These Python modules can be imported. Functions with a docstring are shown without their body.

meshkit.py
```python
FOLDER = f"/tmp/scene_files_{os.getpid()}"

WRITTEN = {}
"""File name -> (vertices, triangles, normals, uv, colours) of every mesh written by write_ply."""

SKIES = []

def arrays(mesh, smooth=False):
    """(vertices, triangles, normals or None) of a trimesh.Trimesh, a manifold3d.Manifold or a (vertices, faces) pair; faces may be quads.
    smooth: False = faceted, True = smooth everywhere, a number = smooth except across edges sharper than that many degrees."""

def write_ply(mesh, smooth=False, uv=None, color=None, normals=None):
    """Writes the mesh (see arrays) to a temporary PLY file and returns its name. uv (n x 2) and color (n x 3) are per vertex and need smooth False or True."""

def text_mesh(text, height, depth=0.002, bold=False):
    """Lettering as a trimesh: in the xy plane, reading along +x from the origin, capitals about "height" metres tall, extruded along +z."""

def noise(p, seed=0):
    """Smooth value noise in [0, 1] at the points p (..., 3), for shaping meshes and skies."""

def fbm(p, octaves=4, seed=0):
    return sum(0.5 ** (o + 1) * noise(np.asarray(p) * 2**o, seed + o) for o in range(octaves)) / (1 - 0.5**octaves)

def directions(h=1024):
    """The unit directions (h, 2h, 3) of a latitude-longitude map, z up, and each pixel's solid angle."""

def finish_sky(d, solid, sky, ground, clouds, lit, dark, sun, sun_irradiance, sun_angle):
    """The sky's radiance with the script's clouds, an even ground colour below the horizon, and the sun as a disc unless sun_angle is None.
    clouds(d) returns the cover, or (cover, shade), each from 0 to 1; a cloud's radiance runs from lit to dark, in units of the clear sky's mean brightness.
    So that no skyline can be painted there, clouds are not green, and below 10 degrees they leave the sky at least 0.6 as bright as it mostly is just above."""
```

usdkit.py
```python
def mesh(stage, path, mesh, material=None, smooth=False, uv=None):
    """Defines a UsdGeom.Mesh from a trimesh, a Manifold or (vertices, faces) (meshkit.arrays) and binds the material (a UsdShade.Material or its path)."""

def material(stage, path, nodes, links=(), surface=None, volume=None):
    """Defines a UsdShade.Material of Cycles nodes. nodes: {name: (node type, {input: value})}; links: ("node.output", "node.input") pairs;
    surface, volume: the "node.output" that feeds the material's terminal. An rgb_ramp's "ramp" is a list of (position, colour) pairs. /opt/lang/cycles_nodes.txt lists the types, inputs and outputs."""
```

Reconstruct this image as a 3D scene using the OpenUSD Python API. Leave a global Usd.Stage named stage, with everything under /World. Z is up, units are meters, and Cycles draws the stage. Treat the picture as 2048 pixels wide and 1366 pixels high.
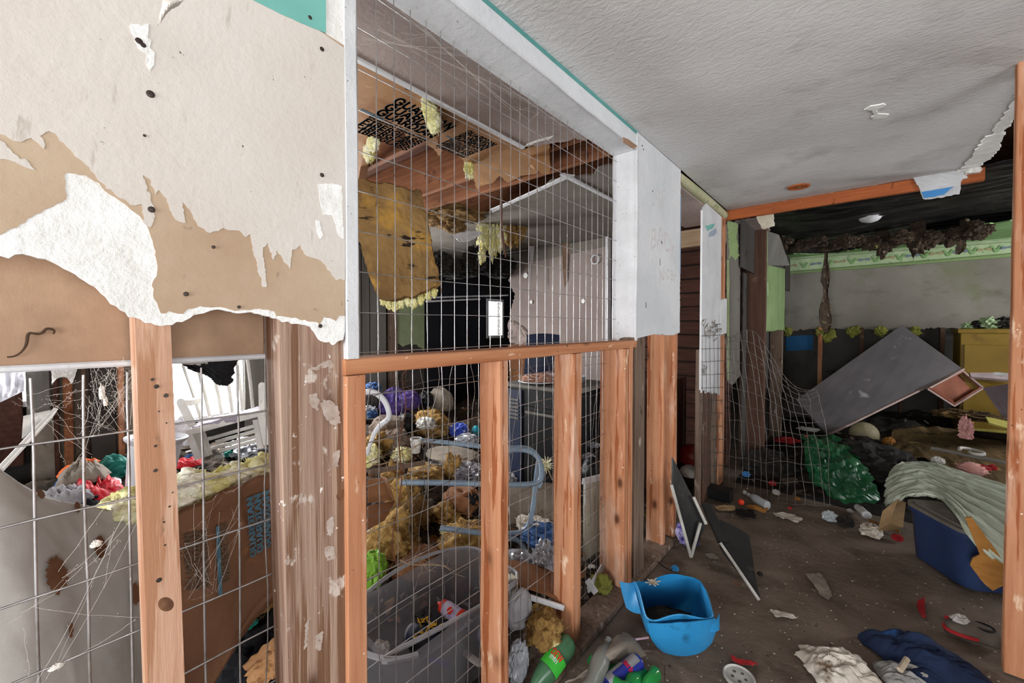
import math, random
import numpy as np, trimesh, usdkit, meshkit
import shapely.geometry as sg
import shapely.affinity
from scipy.interpolate import RectBivariateSpline, CubicSpline
from pxr import Usd, UsdGeom, UsdLux, UsdShade, Gf, Sdf, Vt

stage = Usd.Stage.CreateInMemory()
UsdGeom.SetStageUpAxis(stage, 'Z'); UsdGeom.SetStageMetersPerUnit(stage, 1.0)
UsdGeom.Xform.Define(stage, '/World'); stage.SetDefaultPrim(stage.GetPrimAtPath('/World'))
UsdGeom.Scope.Define(stage, '/World/Looks')

# ------------------------------------------------------------------ camera
EXPOSURE = 0.0
F, CX, CY, HC = 800.0, 1024.0, 667.4, 1.38          # focal length and principal point in pixels of 2048 x 1366, eye height
YAW, PITCH = math.radians(40.9), math.radians(1.1)
FW = np.array([-math.sin(YAW) * math.cos(PITCH), math.cos(YAW) * math.cos(PITCH), -math.sin(PITCH)])
RT = np.array([math.cos(YAW), math.sin(YAW), 0.0]); UP = np.cross(RT, FW)
EYE = np.array([0.0, 0.0, HC])
cam = UsdGeom.Camera.Define(stage, '/World/camera')
cam.CreateHorizontalApertureAttr(36.0); cam.CreateVerticalApertureAttr(36.0 * 1366 / 2048)
cam.CreateFocalLengthAttr(36.0 * F / 2048)
cam.CreateVerticalApertureOffsetAttr(-(683 - CY) * 36.0 / 2048)
cam.CreateClippingRangeAttr(Gf.Vec2f(0.02, 200.0)); cam.CreateExposureAttr(EXPOSURE)
cam.AddTransformOp().Set(Gf.Matrix4d(*RT, 0, *UP, 0, *(-FW), 0, *EYE, 1))

# ------------------------------------------------------------------ daylight: overcast sky, and light at the seen windows and at unseen ones out of view
dome = UsdLux.DomeLight.Define(stage, '/World/sky_light'); dome.CreateIntensityAttr(1.0); dome.CreateColorAttr(Gf.Vec3f(0.95, 0.98, 1.0))
def window_light(name, pos, aim, w, h, power, col=(0.98, 0.99, 1.0)):
    l = UsdLux.RectLight.Define(stage, '/World/' + name)
    l.CreateWidthAttr(w); l.CreateHeightAttr(h); l.CreateIntensityAttr(power); l.CreateColorAttr(Gf.Vec3f(*col))
    p, a = np.array(pos, float), np.array(aim, float); z = p - a; z /= np.linalg.norm(z)
    x = np.cross([0, 0, 1.0], z); x /= np.linalg.norm(x); y = np.cross(z, x)
    l.AddTransformOp().Set(Gf.Matrix4d(*x, 0, *y, 0, *z, 0, *p, 1))
LIGHTS = [
    ('daylight_behind', (-0.1, -3.14, 1.15), (-0.1, 0, 2.7), 1.5, 1.3, 29.0),  # out of view behind the camera, tilted up to light the ceiling
    ('daylight_side', (3.32, -0.65, 1.05), (0, 0.1, 2.5), 2.7, 1.2, 8.0),  # out of view on the right, placed to light the left hall wall
    ('daylight_back_room', (3.36, 5.4, 1.5), (0, 5.4, 1.6), 1.1, 1.2, 26.0),  # out of view, placed to light the green room
    ('daylight_kitchen_side', (-4.96, 2.15, 1.5), (-1, 2.6, 1.6), 0.75, 1.25, 50.0),  # unseen window behind the post, placed to light the kitchen
    ('daylight_left_room', (-4.96, 1.0, 1.08), (-1, 1.1, 1.0), 0.7, 1.5, 45.0),
    ('daylight_left_corner', (-4.96, -0.7, 1.3), (-1, 0.0, 1.2), 1.2, 1.2, 35.0),
    ('daylight_kitchen', (-4.96, 5.08, 1.5), (-1, 4.4, 1.2), 0.6, 0.9, 30.0),
]
for a_ in LIGHTS: window_light(*a_)

# ------------------------------------------------------------------ pixel -> point on a real plane
def ray(u, v): return FW + RT * ((u - CX) / F) - UP * ((v - CY) / F)
def PX(u, v, X): d = ray(u, v); return EYE + d * (X / d[0])
def PY(u, v, Y): d = ray(u, v); return EYE + d * (Y / d[1])
def PZ(u, v, Z): d = ray(u, v); return EYE + d * ((Z - HC) / d[2])
def PD(u, v, t): return EYE + ray(u, v) * t
def floor_at(u, v, z=0.0): return PZ(u, v, z)

# ------------------------------------------------------------------ prims
COUNT, ORIGIN = {}, {}
def fresh(parent, name):
    k = (parent, name); n = COUNT.get(k, 0); COUNT[k] = n + 1
    return f'{parent}/{name}' if n == 0 else f'{parent}/{name}_{n:03d}'
def tag(prim, label=None, cat=None, group=None, kind=None):
    for k, v in (('label', label), ('category', cat), ('group', group), ('kind', kind)):
        if v: prim.SetCustomDataByKey(k, v)
def thing(name, label, cat, loc=(0, 0, 0), group=None, kind=None):
    p = fresh('/World', name); x = UsdGeom.Xform.Define(stage, p); x.AddTranslateOp().Set(Gf.Vec3d(*map(float, loc)))
    ORIGIN[p] = np.array(loc, float); tag(x.GetPrim(), label, cat, group, kind); return p
def tri(m):
    if isinstance(m, (list, tuple)) and len(m) and isinstance(m[0], trimesh.Trimesh): return trimesh.util.concatenate(list(m))
    return m
def shifted(m, o):
    v, f, _ = meshkit.arrays(tri(m)); return trimesh.Trimesh(v - o, f, process=False)
def part(parent, name, m, look, smooth=30, label=None, kind=None):
    p = fresh(parent, name); o = ORIGIN[parent]; ORIGIN[p] = o
    usdkit.mesh(stage, p, shifted(m, o), look, smooth); tag(stage.GetPrimAtPath(p), label, None, None, kind); return p
def solo(name, label, cat, m, look, smooth=30, group=None, kind=None, loc=None):
    m = tri(m); v, f, _ = meshkit.arrays(m)
    if loc is None: loc = np.array([*v[:, :2].mean(0), v[:, 2].min()])
    p = fresh('/World', name); g = usdkit.mesh(stage, p, shifted(m, np.array(loc, float)), look, smooth)
    g.AddTranslateOp().Set(Gf.Vec3d(*map(float, loc))); ORIGIN[p] = np.array(loc, float); tag(g.GetPrim(), label, cat, group, kind); return p

# ------------------------------------------------------------------ colours and materials
def hx(h):
    c = np.array([int(h[i:i + 2], 16) for i in (0, 2, 4)]) / 255.0
    return tuple(np.where(c <= 0.04045, c / 12.92, ((c + 0.055) / 1.055) ** 2.4))
LOOK = {}
def mat(name, c1, c2=None, scale=6.0, stretch=(1, 1, 1), ramp=(0.35, 0.65), rough=0.8, bump=None, bstretch=None, specks=(), detail=5, metal=0.0, spec=0.3, trans=0.0, ior=1.45, coat=0.0, rdist=0.0, sheen=0.0, alpha=None, knots=None, sub=0.0):
    """noise between two colours, any number of speck layers (colour, scale, threshold, softness[, stretch]), bump (scale, height)."""
    n = {'geo': ('geometry', {}), 'map': ('mapping', {'scale': stretch}), 'nz': ('noise_texture', {'scale': scale, 'detail': float(detail), 'roughness': 0.6, 'distortion': rdist}),
         'p': ('principled_bsdf', {'roughness': rough, 'metallic': metal, 'specular_ior_level': spec, 'coat_weight': coat, 'sheen_weight': sheen, 'transmission_weight': trans, 'ior': ior})}
    l = [('geo.position', 'map.vector'), ('map.vector', 'nz.vector')]
    a = hx(c1); b = hx(c2) if c2 else a
    n['r'] = ('rgb_ramp', {'ramp': [(0, a), (ramp[0], a), (ramp[1], b), (1, b)]}); l.append(('nz.fac', 'r.fac')); out = 'r.color'
    for i, s in enumerate(specks):
        col, sc, th, soft = s[:4]; st = s[4] if len(s) > 4 else (1, 1, 1)
        n[f'sm{i}'] = ('mapping', {'scale': st, 'location': (3.1 * i + 1.7, 5.3 * i, 2.9 * i)}); n[f'sn{i}'] = ('noise_texture', {'scale': sc, 'detail': 4.0, 'roughness': 0.62})
        n[f'sr{i}'] = ('rgb_ramp', {'ramp': [(0, (0, 0, 0)), (th, (0, 0, 0)), (min(1.0, th + soft), (1, 1, 1)), (1, (1, 1, 1))] if th + soft < 1 else [(0, (0, 0, 0)), (th, (0, 0, 0)), (1, (1, 1, 1))]})
        n[f'mx{i}'] = ('mix', {'color2': hx(col)})
        l += [('geo.position', f'sm{i}.vector'), (f'sm{i}.vector', f'sn{i}.vector'), (f'sn{i}.fac', f'sr{i}.fac'), (f'sr{i}.color', f'mx{i}.fac'), (out, f'mx{i}.color1')]; out = f'mx{i}.color'
    if knots:
        kc, kst, kr = knots
        n['km'] = ('mapping', {'scale': kst}); n['kv'] = ('voronoi_texture', {'scale': 1.0}); n['kr'] = ('rgb_ramp', {'ramp': [(0, (1, 1, 1)), (kr * .5, (.9, .9, .9)), (kr, (.25, .25, .25)), (kr * 1.6, (0, 0, 0)), (1, (0, 0, 0))]}); n['kx'] = ('mix', {'color2': hx(kc)})
        l += [('geo.position', 'km.vector'), ('km.vector', 'kv.vector'), ('kv.distance', 'kr.fac'), ('kr.color', 'kx.fac'), (out, 'kx.color1')]; out = 'kx.color'
    l.append((out, 'p.base_color'))
    if alpha is not None: n['p'][1]['alpha'] = alpha
    if bump:
        n['bm'] = ('mapping', {'scale': bstretch or stretch}); n['bn'] = ('noise_texture', {'scale': bump[0], 'detail': 6.0, 'roughness': 0.65, 'distortion': bump[2] if len(bump) > 2 else 0.0}); n['b'] = ('bump', {'strength': 1.0, 'distance': bump[1]})
        l += [('geo.position', 'bm.vector'), ('bm.vector', 'bn.vector'), ('bn.fac', 'b.height'), ('b.normal', 'p.normal')]
    LOOK[name] = usdkit.material(stage, f'/World/Looks/{name}', n, l, surface='p.BSDF'); return LOOK[name]
def glassy(name, col, rough=0.15, clear=0.6, rim='ffffff'):
    """thin plastic: see-through mixed with a coloured shine by view angle."""
    n = {'t': ('transparent_bsdf', {'color': hx(col)}), 'd': ('principled_bsdf', {'base_color': hx(col), 'roughness': rough, 'specular_ior_level': 0.6}), 'm': ('mix_closure', {'fac': 1.0 - clear})}
    LOOK[name] = usdkit.material(stage, f'/World/Looks/{name}', n, [('t.BSDF', 'm.closure1'), ('d.BSDF', 'm.closure2')], surface='m.closure'); return LOOK[name]

# ------------------------------------------------------------------ shapes
def beam(x0, x1, y0, y1, z0, z1, ch=0.004, wob=0.0, seed=0, seg=None, lean=(0, 0)):
    """box with chamfered long edges, cut into lengths along its longest side so that it can be a little crooked; lean shifts its top in x, y."""
    lo, hi = np.array([x0, y0, z0], float), np.array([x1, y1, z1], float); d = hi - lo
    k = int(np.argmax(d)); i, j = (k + 1) % 3, (k + 2) % 3
    ch = min(ch, d[i] * .3, d[j] * .3)
    ring = np.array([[ch, 0], [d[i] - ch, 0], [d[i], ch], [d[i], d[j] - ch], [d[i] - ch, d[j]], [ch, d[j]], [0, d[j] - ch], [0, ch]])
    n = seg or max(1, int(d[k] / 0.12)) if wob else 1
    V = []
    for s in range(n + 1):
        a = s / n; r = np.zeros((8, 3)); r[:, i] = ring[:, 0] + lo[i]; r[:, j] = ring[:, 1] + lo[j]; r[:, k] = lo[k] + d[k] * a
        if wob:
            r += (meshkit.noise(r * 7.0 + seed * 13.7, seed)[:, None] - .5) * np.array([1 if q != k else 0 for q in range(3)]) * wob * 2
            r[:, i] += (meshkit.noise(np.array([[a * 3 + seed, seed, 0]]), 3)[0] - .5) * wob * 2
        V.append(r)
    V = np.vstack(V); Fc = []
    for s in range(n):
        for q in range(8):
            p0, p1 = s * 8 + q, s * 8 + (q + 1) % 8; Fc += [[p0, p1, p1 + 8], [p0, p1 + 8, p0 + 8]]
    for q in range(1, 7): Fc += [[0, q + 1, q], [n * 8, n * 8 + q, n * 8 + q + 1]]
    V = V.copy(); tz = (V[:, 2] - z0) / max(z1 - z0, 1e-6); V[:, 0] += lean[0] * tz; V[:, 1] += lean[1] * tz
    return trimesh.Trimesh(V, Fc, process=False)
def plank(p0, p1, w, d, face=(1, 0, 0), ch=0.003, wob=0.0, seed=0):
    """bar from p0 to p1: w across, d thick along face."""
    p0, p1 = np.array(p0, float), np.array(p1, float); L = np.linalg.norm(p1 - p0); e3 = (p1 - p0) / L
    f = np.array(face, float); f -= e3 * f.dot(e3); f /= np.linalg.norm(f); e1 = np.cross(f, e3)
    m = beam(-w / 2, w / 2, -d / 2, d / 2, 0, L, ch, wob, seed); v = m.vertices
    if L < max(w, d): m = beam(-w / 2, w / 2, -d / 2, d / 2, 0, L, ch); v = m.vertices
    m.vertices = p0 + v[:, :1] * e1 + v[:, 1:2] * f + v[:, 2:] * e3
    if np.linalg.det(np.array([e1, f, e3])) < 0: m.invert()
    return m
def jagged(pts, jag=0.0, step=0.012, seed=0, rough=1.0):
    """closed outline; an entry may carry a third number, the raggedness of the edge that starts there."""
    out = []; rng = np.random.default_rng(seed)
    for i in range(len(pts)):
        a, b = np.array(pts[i][:2], float), np.array(pts[(i + 1) % len(pts)][:2], float); g = pts[i][2] if len(pts[i]) > 2 else jag
        L = np.linalg.norm(b - a)
        if L < 1e-6: continue
        n = max(1, int(L / step)) if g > 0 else 1; nrm = np.array([-(b - a)[1], (b - a)[0]]) / L
        for s in range(n):
            q = a + (b - a) * s / n
            if g > 0 and s: q = q + nrm * g * ((meshkit.fbm(np.array([[*(q * 22), seed]]), 3)[0] - .5) * 2.2 + rng.normal() * .3 * rough)
            out.append(q)
    P = sg.Polygon(out).buffer(0)
    if P.geom_type != 'Polygon': P = max(P.geoms, key=lambda g: g.area)
    return P
def slab(poly, th, frame):
    """extrudes a polygon (a, b) by th; frame maps (a, b, c) rows to world points."""
    if not isinstance(poly, sg.Polygon): poly = sg.Polygon(poly).buffer(0)
    m = trimesh.creation.extrude_polygon(poly, th, engine='earcut'); m.vertices = frame(np.array(m.vertices)); return m
def faceX(X0): return lambda v: np.stack([X0 + v[:, 2], v[:, 0], v[:, 1]], 1)
def faceY(Y0): return lambda v: np.stack([v[:, 0], Y0 - v[:, 2], v[:, 1]], 1)
def faceZ(Z0): return lambda v: np.stack([v[:, 0], v[:, 1], Z0 + v[:, 2]], 1)
def pxX(pts, X): return [(*PX(p[0], p[1], X)[[1, 2]], *p[2:]) for p in pts]
def pxY(pts, Y): return [(*PY(p[0], p[1], Y)[[0, 2]], *p[2:]) for p in pts]
def pxZ(pts, Z): return [(*PZ(p[0], p[1], Z)[[0, 1]], *p[2:]) for p in pts]
def sheetX(pts, X, th=0.012, jag=0.0, seed=0, step=0.012, holes=()):
    P = jagged(pxX(pts, X), jag, step, seed)
    for h in holes: P = P.difference(jagged(pxX(h, X), jag, step, seed + 7))
    if P.geom_type != 'Polygon': P = max(P.geoms, key=lambda g: g.area)
    return slab(P, th, faceX(X - th))
def sheetY(pts, Y, th=0.012, jag=0.0, seed=0, step=0.02): return slab(jagged(pxY(pts, Y), jag, step, seed), th, lambda v: faceY(Y + th)(v))
def sheetZ(pts, Z, th=0.012, jag=0.0, seed=0, step=0.02): return slab(jagged(pxZ(pts, Z), jag, step, seed), th, faceZ(Z))
def tube(path, r, n=6, smooth=0, closed=False):
    P = np.array(path, float)
    if smooth and len(P) > 2:
        s = np.concatenate([[0], np.cumsum(np.linalg.norm(np.diff(P, axis=0), axis=1))]); P = CubicSpline(s, P)(np.linspace(0, s[-1], smooth))
    R = np.full(len(P), r, float) if np.ndim(r) == 0 else np.interp(np.linspace(0, 1, len(P)), np.linspace(0, 1, len(r)), r)
    T = np.gradient(P, axis=0); T /= np.maximum(np.linalg.norm(T, axis=1, keepdims=True), 1e-9)
    a = np.array([0, 0, 1.0]) if abs(T[0][2]) < .9 else np.array([1.0, 0, 0]); N = []
    for t in T:
        a = a - t * a.dot(t); a /= np.linalg.norm(a); N.append(a)
    N = np.array(N); B = np.cross(T, N); th = np.arange(n) / n * 2 * np.pi
    V = (P[:, None] + R[:, None, None] * (np.cos(th)[None, :, None] * N[:, None] + np.sin(th)[None, :, None] * B[:, None])).reshape(-1, 3); Fc = []
    for i in range(len(P) - 1):
        for k in range(n):
            q, w = i * n + k, i * n + (k + 1) % n; Fc += [[q, w, w + n], [q, w + n, q + n]]
    for k in range(1, n - 1): Fc += [[0, k + 1, k], [(len(P) - 1) * n, (len(P) - 1) * n + k, (len(P) - 1) * n + k + 1]]
    return trimesh.Trimesh(V, Fc, process=False)
def lathe(profile, n=20, crush=None):
    """profile of (radius, height); closed where the radius is zero."""
    pr = np.array(profile, float); th = np.arange(n) / n * 2 * np.pi
    V = np.stack([pr[:, :1] * np.cos(th), pr[:, :1] * np.sin(th), np.repeat(pr[:, 1:], n, 1)], -1).reshape(-1, 3); Fc = []
    for i in range(len(pr) - 1):
        for k in range(n):
            a, b = i * n + k, i * n + (k + 1) % n; Fc += [[a, b, b + n], [a, b + n, a + n]]
    m = trimesh.Trimesh(V, Fc, process=False)
    if crush: m.vertices = crush(np.array(m.vertices))
    return m
def along(m, p0, p1, roll=0.0):
    """moves a mesh built up the z axis so that z runs from p0 towards p1."""
    p0, p1 = np.array(p0, float), np.array(p1, float); z = (p1 - p0) / np.linalg.norm(p1 - p0)
    x = np.cross([0, 0, 1.0], z) if abs(z[2]) < .95 else np.array([1.0, 0, 0]); x /= np.linalg.norm(x); y = np.cross(z, x)
    c, s = math.cos(roll), math.sin(roll); x, y = c * x + s * y, -s * x + c * y
    m = m.copy(); v = np.array(m.vertices); m.vertices = p0 + v[:, :1] * x + v[:, 1:2] * y + v[:, 2:] * z; return m
def turned(m, at, yaw=0.0, tilt=0.0, axis=(1, 0, 0), s=1.0):
    m = m.copy(); T = trimesh.transformations.rotation_matrix(yaw, [0, 0, 1]) @ trimesh.transformations.rotation_matrix(tilt, axis); m.vertices = np.array(m.vertices) * s; m.apply_transform(T); m.apply_translation(at); return m
def fluff(c, r, seed=0, amp=0.45, freq=2.3, sub=4, flat=None):
    """a torn lump of glass wool."""
    m = trimesh.creation.icosphere(sub); v = np.array(m.vertices)
    v0 = v; d = (meshkit.fbm(v * freq + seed * 9.1, 5, seed) - .5) * 2 * amp + np.abs(meshkit.fbm(v * freq * 2.7 + seed, 3, seed + 3) - .5) * amp * .9
    fine = (meshkit.noise(v * 19 + seed, seed + 8) - .5) * .09
    v = v * (1 + d + fine)[:, None] * np.array(r, float)
    if flat is not None: v[:, 2] = np.maximum(v[:, 2], -flat)
    m.vertices = v + np.array(c, float); R_ = float(np.mean(r)); rg = np.random.default_rng(seed + 77); T = [m]
    for k in rg.integers(0, len(v), 64 if sub >= 4 else 20):
        p = v[k] + np.array(c, float); n = v0[k] + rg.normal(size=3) * .7; n /= np.linalg.norm(n); L = R_ * rg.uniform(.2, .65)
        s1, s2 = rg.normal(size=3) * L * .35, rg.normal(size=3) * L * .5; T.append(tube([p - n * L * .1, p + n * L * .25 + s1 * .3, p + n * L * .4 + s1, p + n * L * .4 + s1 + s2 - [0, 0, L * .2]], [R_ * .022, R_ * .02, R_ * .014, R_ * .006], 3))
    return trimesh.util.concatenate(T)
def crumple(c, r, seed=0, sub=3, amp=.5):
    """a crushed bag or ball of paper: hard creases."""
    m = trimesh.creation.icosphere(sub); v = np.array(m.vertices)
    d = np.abs(meshkit.noise(v * 2.6 + seed * 5.3, seed) - .5) * 2 * amp + np.abs(meshkit.noise(v * 5.1 + seed, seed + 5) - .5) * amp
    v = v * (1.15 - d)[:, None] * np.array(r, float); v[:, 2] = np.maximum(v[:, 2], -np.array(r)[2] * .55); m.vertices = v + np.array(c, float) + [0, 0, np.array(r)[2] * .55]; return m
def rag(c, sx, sy, h, yaw=0.0, seed=0, folds=5.0, n=44, ragged=.25, th=.003, lift=0.0):
    """a cloth or paper lying in folds on something: irregular outline, closed underside."""
    rr, tt = np.linspace(0, 1, n // 2), np.linspace(0, 2 * np.pi, n * 2, endpoint=False)
    R, T = np.meshgrid(rr, tt, indexing='ij'); o = 1 + ragged * (meshkit.fbm(np.stack([np.cos(T) * 1.7, np.sin(T) * 1.7, T * 0 + seed], -1), 4, seed) - .5) * 2.2
    x, y = R * o * np.cos(T), R * o * np.sin(T); sq = np.maximum(np.abs(np.cos(T)), np.abs(np.sin(T))) ** -.45; x, y = x * sq, y * sq
    w = meshkit.fbm(np.stack([x * folds * .35 + seed, y * folds + meshkit.noise(np.stack([x * 2, y * 2, x * 0 + seed], -1), 1) * 2, x * 0], -1), 4, seed)
    z = (np.abs(w - .5) * 1.1 + meshkit.fbm(np.stack([x * 1.3 + seed, y * 1.9, x * 0 + 3], -1), 2, seed + 4) * .75 + .1) * (1 - R ** 3) + .1 * meshkit.noise(np.stack([x * 4, y * 4, x * 0], -1), seed + 2)
    P = np.stack([x * sx / 2, y * sy / 2, z * h + th], -1); B = P.copy(); B[..., 2] -= th
    c_, s_ = math.cos(yaw), math.sin(yaw); N1, N2 = R.shape
    def pack(Q): return np.stack([Q[..., 0] * c_ - Q[..., 1] * s_, Q[..., 0] * s_ + Q[..., 1] * c_, Q[..., 2]], -1).reshape(-1, 3) + np.array(c, float) + [0, 0, lift]
    V = np.vstack([pack(P), pack(B)]); Fc = []; o2 = N1 * N2
    for i in range(N1 - 1):
        k = np.arange(N2); a, b = i * N2 + k, i * N2 + (k + 1) % N2
        top = np.vstack([np.stack([a, a + N2, b + N2], 1), np.stack([a, b + N2, b], 1)]); Fc += [top, top[:, ::-1] + o2]
    k = np.arange(N2); a, b = (N1 - 1) * N2 + k, (N1 - 1) * N2 + (k + 1) % N2
    Fc += [np.stack([a, a + o2, b + o2], 1), np.stack([a, b + o2, b], 1)]
    return trimesh.Trimesh(V, np.vstack(Fc), process=False)
class Patch:
    """a soft sheet through a grid of points; .mesh() gives it thickness, .at() places print on it."""
    def __init__(self, grid):
        G = np.array(grid, float); self.G = G; r, c = G.shape[:2]; kx, ky = min(3, r - 1), min(3, c - 1)
        self.s = [RectBivariateSpline(np.linspace(0, 1, r), np.linspace(0, 1, c), G[..., k], kx=kx, ky=ky) for k in range(3)]
    def ev(self, a, b): return np.stack([s.ev(a, b) for s in self.s], -1)
    def nrm(self, a, b):
        e = 1e-3; A, B = np.clip(a, e, 1 - e), np.clip(b, e, 1 - e)
        n = np.cross(self.ev(A, B + e) - self.ev(A, B - e), self.ev(A + e, B) - self.ev(A - e, B)); return n / np.maximum(np.linalg.norm(n, axis=-1, keepdims=True), 1e-12)
    def mesh(self, n=40, m=40, th=.003, wr=0.0, wf=12.0, seed=0, edge=0.0, ws=(1, 1), outline=None):
        a, b = np.meshgrid(np.linspace(0, 1, n), np.linspace(0, 1, m), indexing='ij')
        if edge:
            k = edge; a2 = a + k * (meshkit.fbm(np.stack([b * 9, a * 0 + seed, a * 0], -1), 4, seed) - .5) * 2 * (np.abs(a - .5) * 2) ** 4 * np.sign(a - .5)
            b2 = b + k * (meshkit.fbm(np.stack([a * 9, a * 0 + seed + 5, a * 0], -1), 4, seed) - .5) * 2 * (np.abs(b - .5) * 2) ** 4 * np.sign(b - .5); a, b = np.clip(a2, 0, 1), np.clip(b2, 0, 1)
        P, N = self.ev(a, b), self.nrm(a, b)
        if wr:
            q = np.stack([a * wf * ws[0] + seed, b * wf * ws[1], a * 0], -1); P = P + N * ((np.abs(meshkit.fbm(q, 4, seed) - .5) * 2 - .25) * wr)[..., None]
        V = np.vstack([P.reshape(-1, 3), (P - N * th).reshape(-1, 3)]); Fc = []; o = n * m
        I, J = np.meshgrid(np.arange(n - 1), np.arange(m - 1), indexing='ij'); q = (I * m + J).ravel()
        top = np.vstack([np.stack([q, q + 1, q + m + 1], 1), np.stack([q, q + m + 1, q + m], 1)]); Fc += [top, top[:, ::-1] + o]
        ed = [np.arange(m), np.arange(m) + (n - 1) * m, np.arange(n) * m, np.arange(n) * m + m - 1]
        for k, e in enumerate(ed):
            x, y = e[:-1], e[1:]
            if k in (1, 2): x, y = y, x
            Fc += [np.stack([x, x + o, y + o], 1), np.stack([x, y + o, y], 1)]
        return trimesh.Trimesh(V, np.vstack(Fc), process=False)
    def put(self, m, a0, b0, da, db, off=.001):
        """lays a flat mesh (x, y) on the sheet: a = a0 + x*da[0] + y*da[1], b likewise."""
        v = np.array(m.vertices); a = a0 + v[:, 0] * da[0] + v[:, 1] * da[1]; b = b0 + v[:, 0] * db[0] + v[:, 1] * db[1]
        m = m.copy(); m.vertices = self.ev(a, b) + self.nrm(a, b) * (off + v[:, 2:] * .3); return m
def pg(rows): return [[PD(*p) for p in r] for r in rows]
def quad(a, b, c, d, n=3):
    """grid of points between four corners (a b along the first row, d c along the last)."""
    a, b, c, d = (np.array(x, float) for x in (a, b, c, d)); s = np.linspace(0, 1, n)
    return [[(a * (1 - j) + b * j) * (1 - i) + (d * (1 - j) + c * j) * i for j in s] for i in s]
# ------------------------------------------------------------------ materials
mat('gypsum_white', 'f2f1ee', 'dcd9d4', 14, bump=(60, .004), rough=.95)
mat('paint_beige', 'cfc8c0', 'c3b9b0', 1.6, bump=(55, .0012), rough=.75, specks=[('bdb3a8', 3.5, .60, .2), ('b1a79b', 12, .66, .08, (.3, 3, .6)), ('8d8478', 30, .69, .04), ('5b544c', 60, .735, .02), ('f6f3ee', 75, .745, .02)])
mat('paper_tan', 'b9a48c', 'a98f76', 3, bump=(40, .0008), rough=.95, specks=[('8d7a66', 22, .66, .08)])
mat('paper_back', 'a78a72', '8f7059', 2.0, bump=(30, .0008), rough=.95, stretch=(1, 1, .6), specks=[('b7977c', 5, .5, .2)])
mat('teal_paint', '78b7ad', '6ba99f', 5, rough=.5, specks=[('2f5f5a', 48, .69, .03)])
mat('white_paint', 'd6d7d9', 'c6c8cb', 3, bump=(26, .003), rough=.6, specks=[('73706c', 55, .69, .03), ('96938f', 18, .69, .05)])
mat('white_trim', 'd0d0d2', 'c2c2c4', 6, bump=(34, .0022), rough=.6, specks=[('4c4844', 90, .675, .03)])
mat('ceiling_plaster', 'd6d4d3', 'c8c5c4', 1.4, rough=.8, bump=(38, .007, .4), bstretch=(.8, 1.5, 1), specks=[('a39e9b', 3.2, .56, .3), ('4d4947', 62, .735, .02)])
mat('ceiling_mauve', 'a3948d', '94857f', 2.0, rough=.85, bump=(50, .004), specks=[('5c524d', 60, .7, .03), ('c8bdb6', 40, .72, .02)])
mat('ceiling_popcorn', '7d766d', '6c655d', 2.0, rough=.9, bump=(90, .006), specks=[('5e564e', 3, .58, .2)])
mat('wall_mauve', '90837d', '837570', 1.6, rough=.85, bump=(30, .001), specks=[('6d5f56', 9, .7, .06, (1, 1, .3)), ('cfc6bf', 16, .73, .03)])
mat('wall_grey', '8b857d', '78726a', 1.3, rough=.9, bump=(30, .001), specks=[('5d594c', 2.4, .56, .25, (1, 1, 2.0)), ('45413a', 14, .68, .05, (.4, 1, 2.5)), ('74775b', 1.6, .58, .2)])
mat('wall_green', '8aa06f', '768b5d', 2.4, rough=.8, bump=(30, .001), specks=[('3f5530', 12, .68, .08, (1, 1, .4)), ('b7cf9b', 18, .7, .05)])
mat('wall_sage', '8f9a77', '7c8766', 2.4, rough=.85, specks=[('5a6048', 9, .66, .1)])
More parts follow.
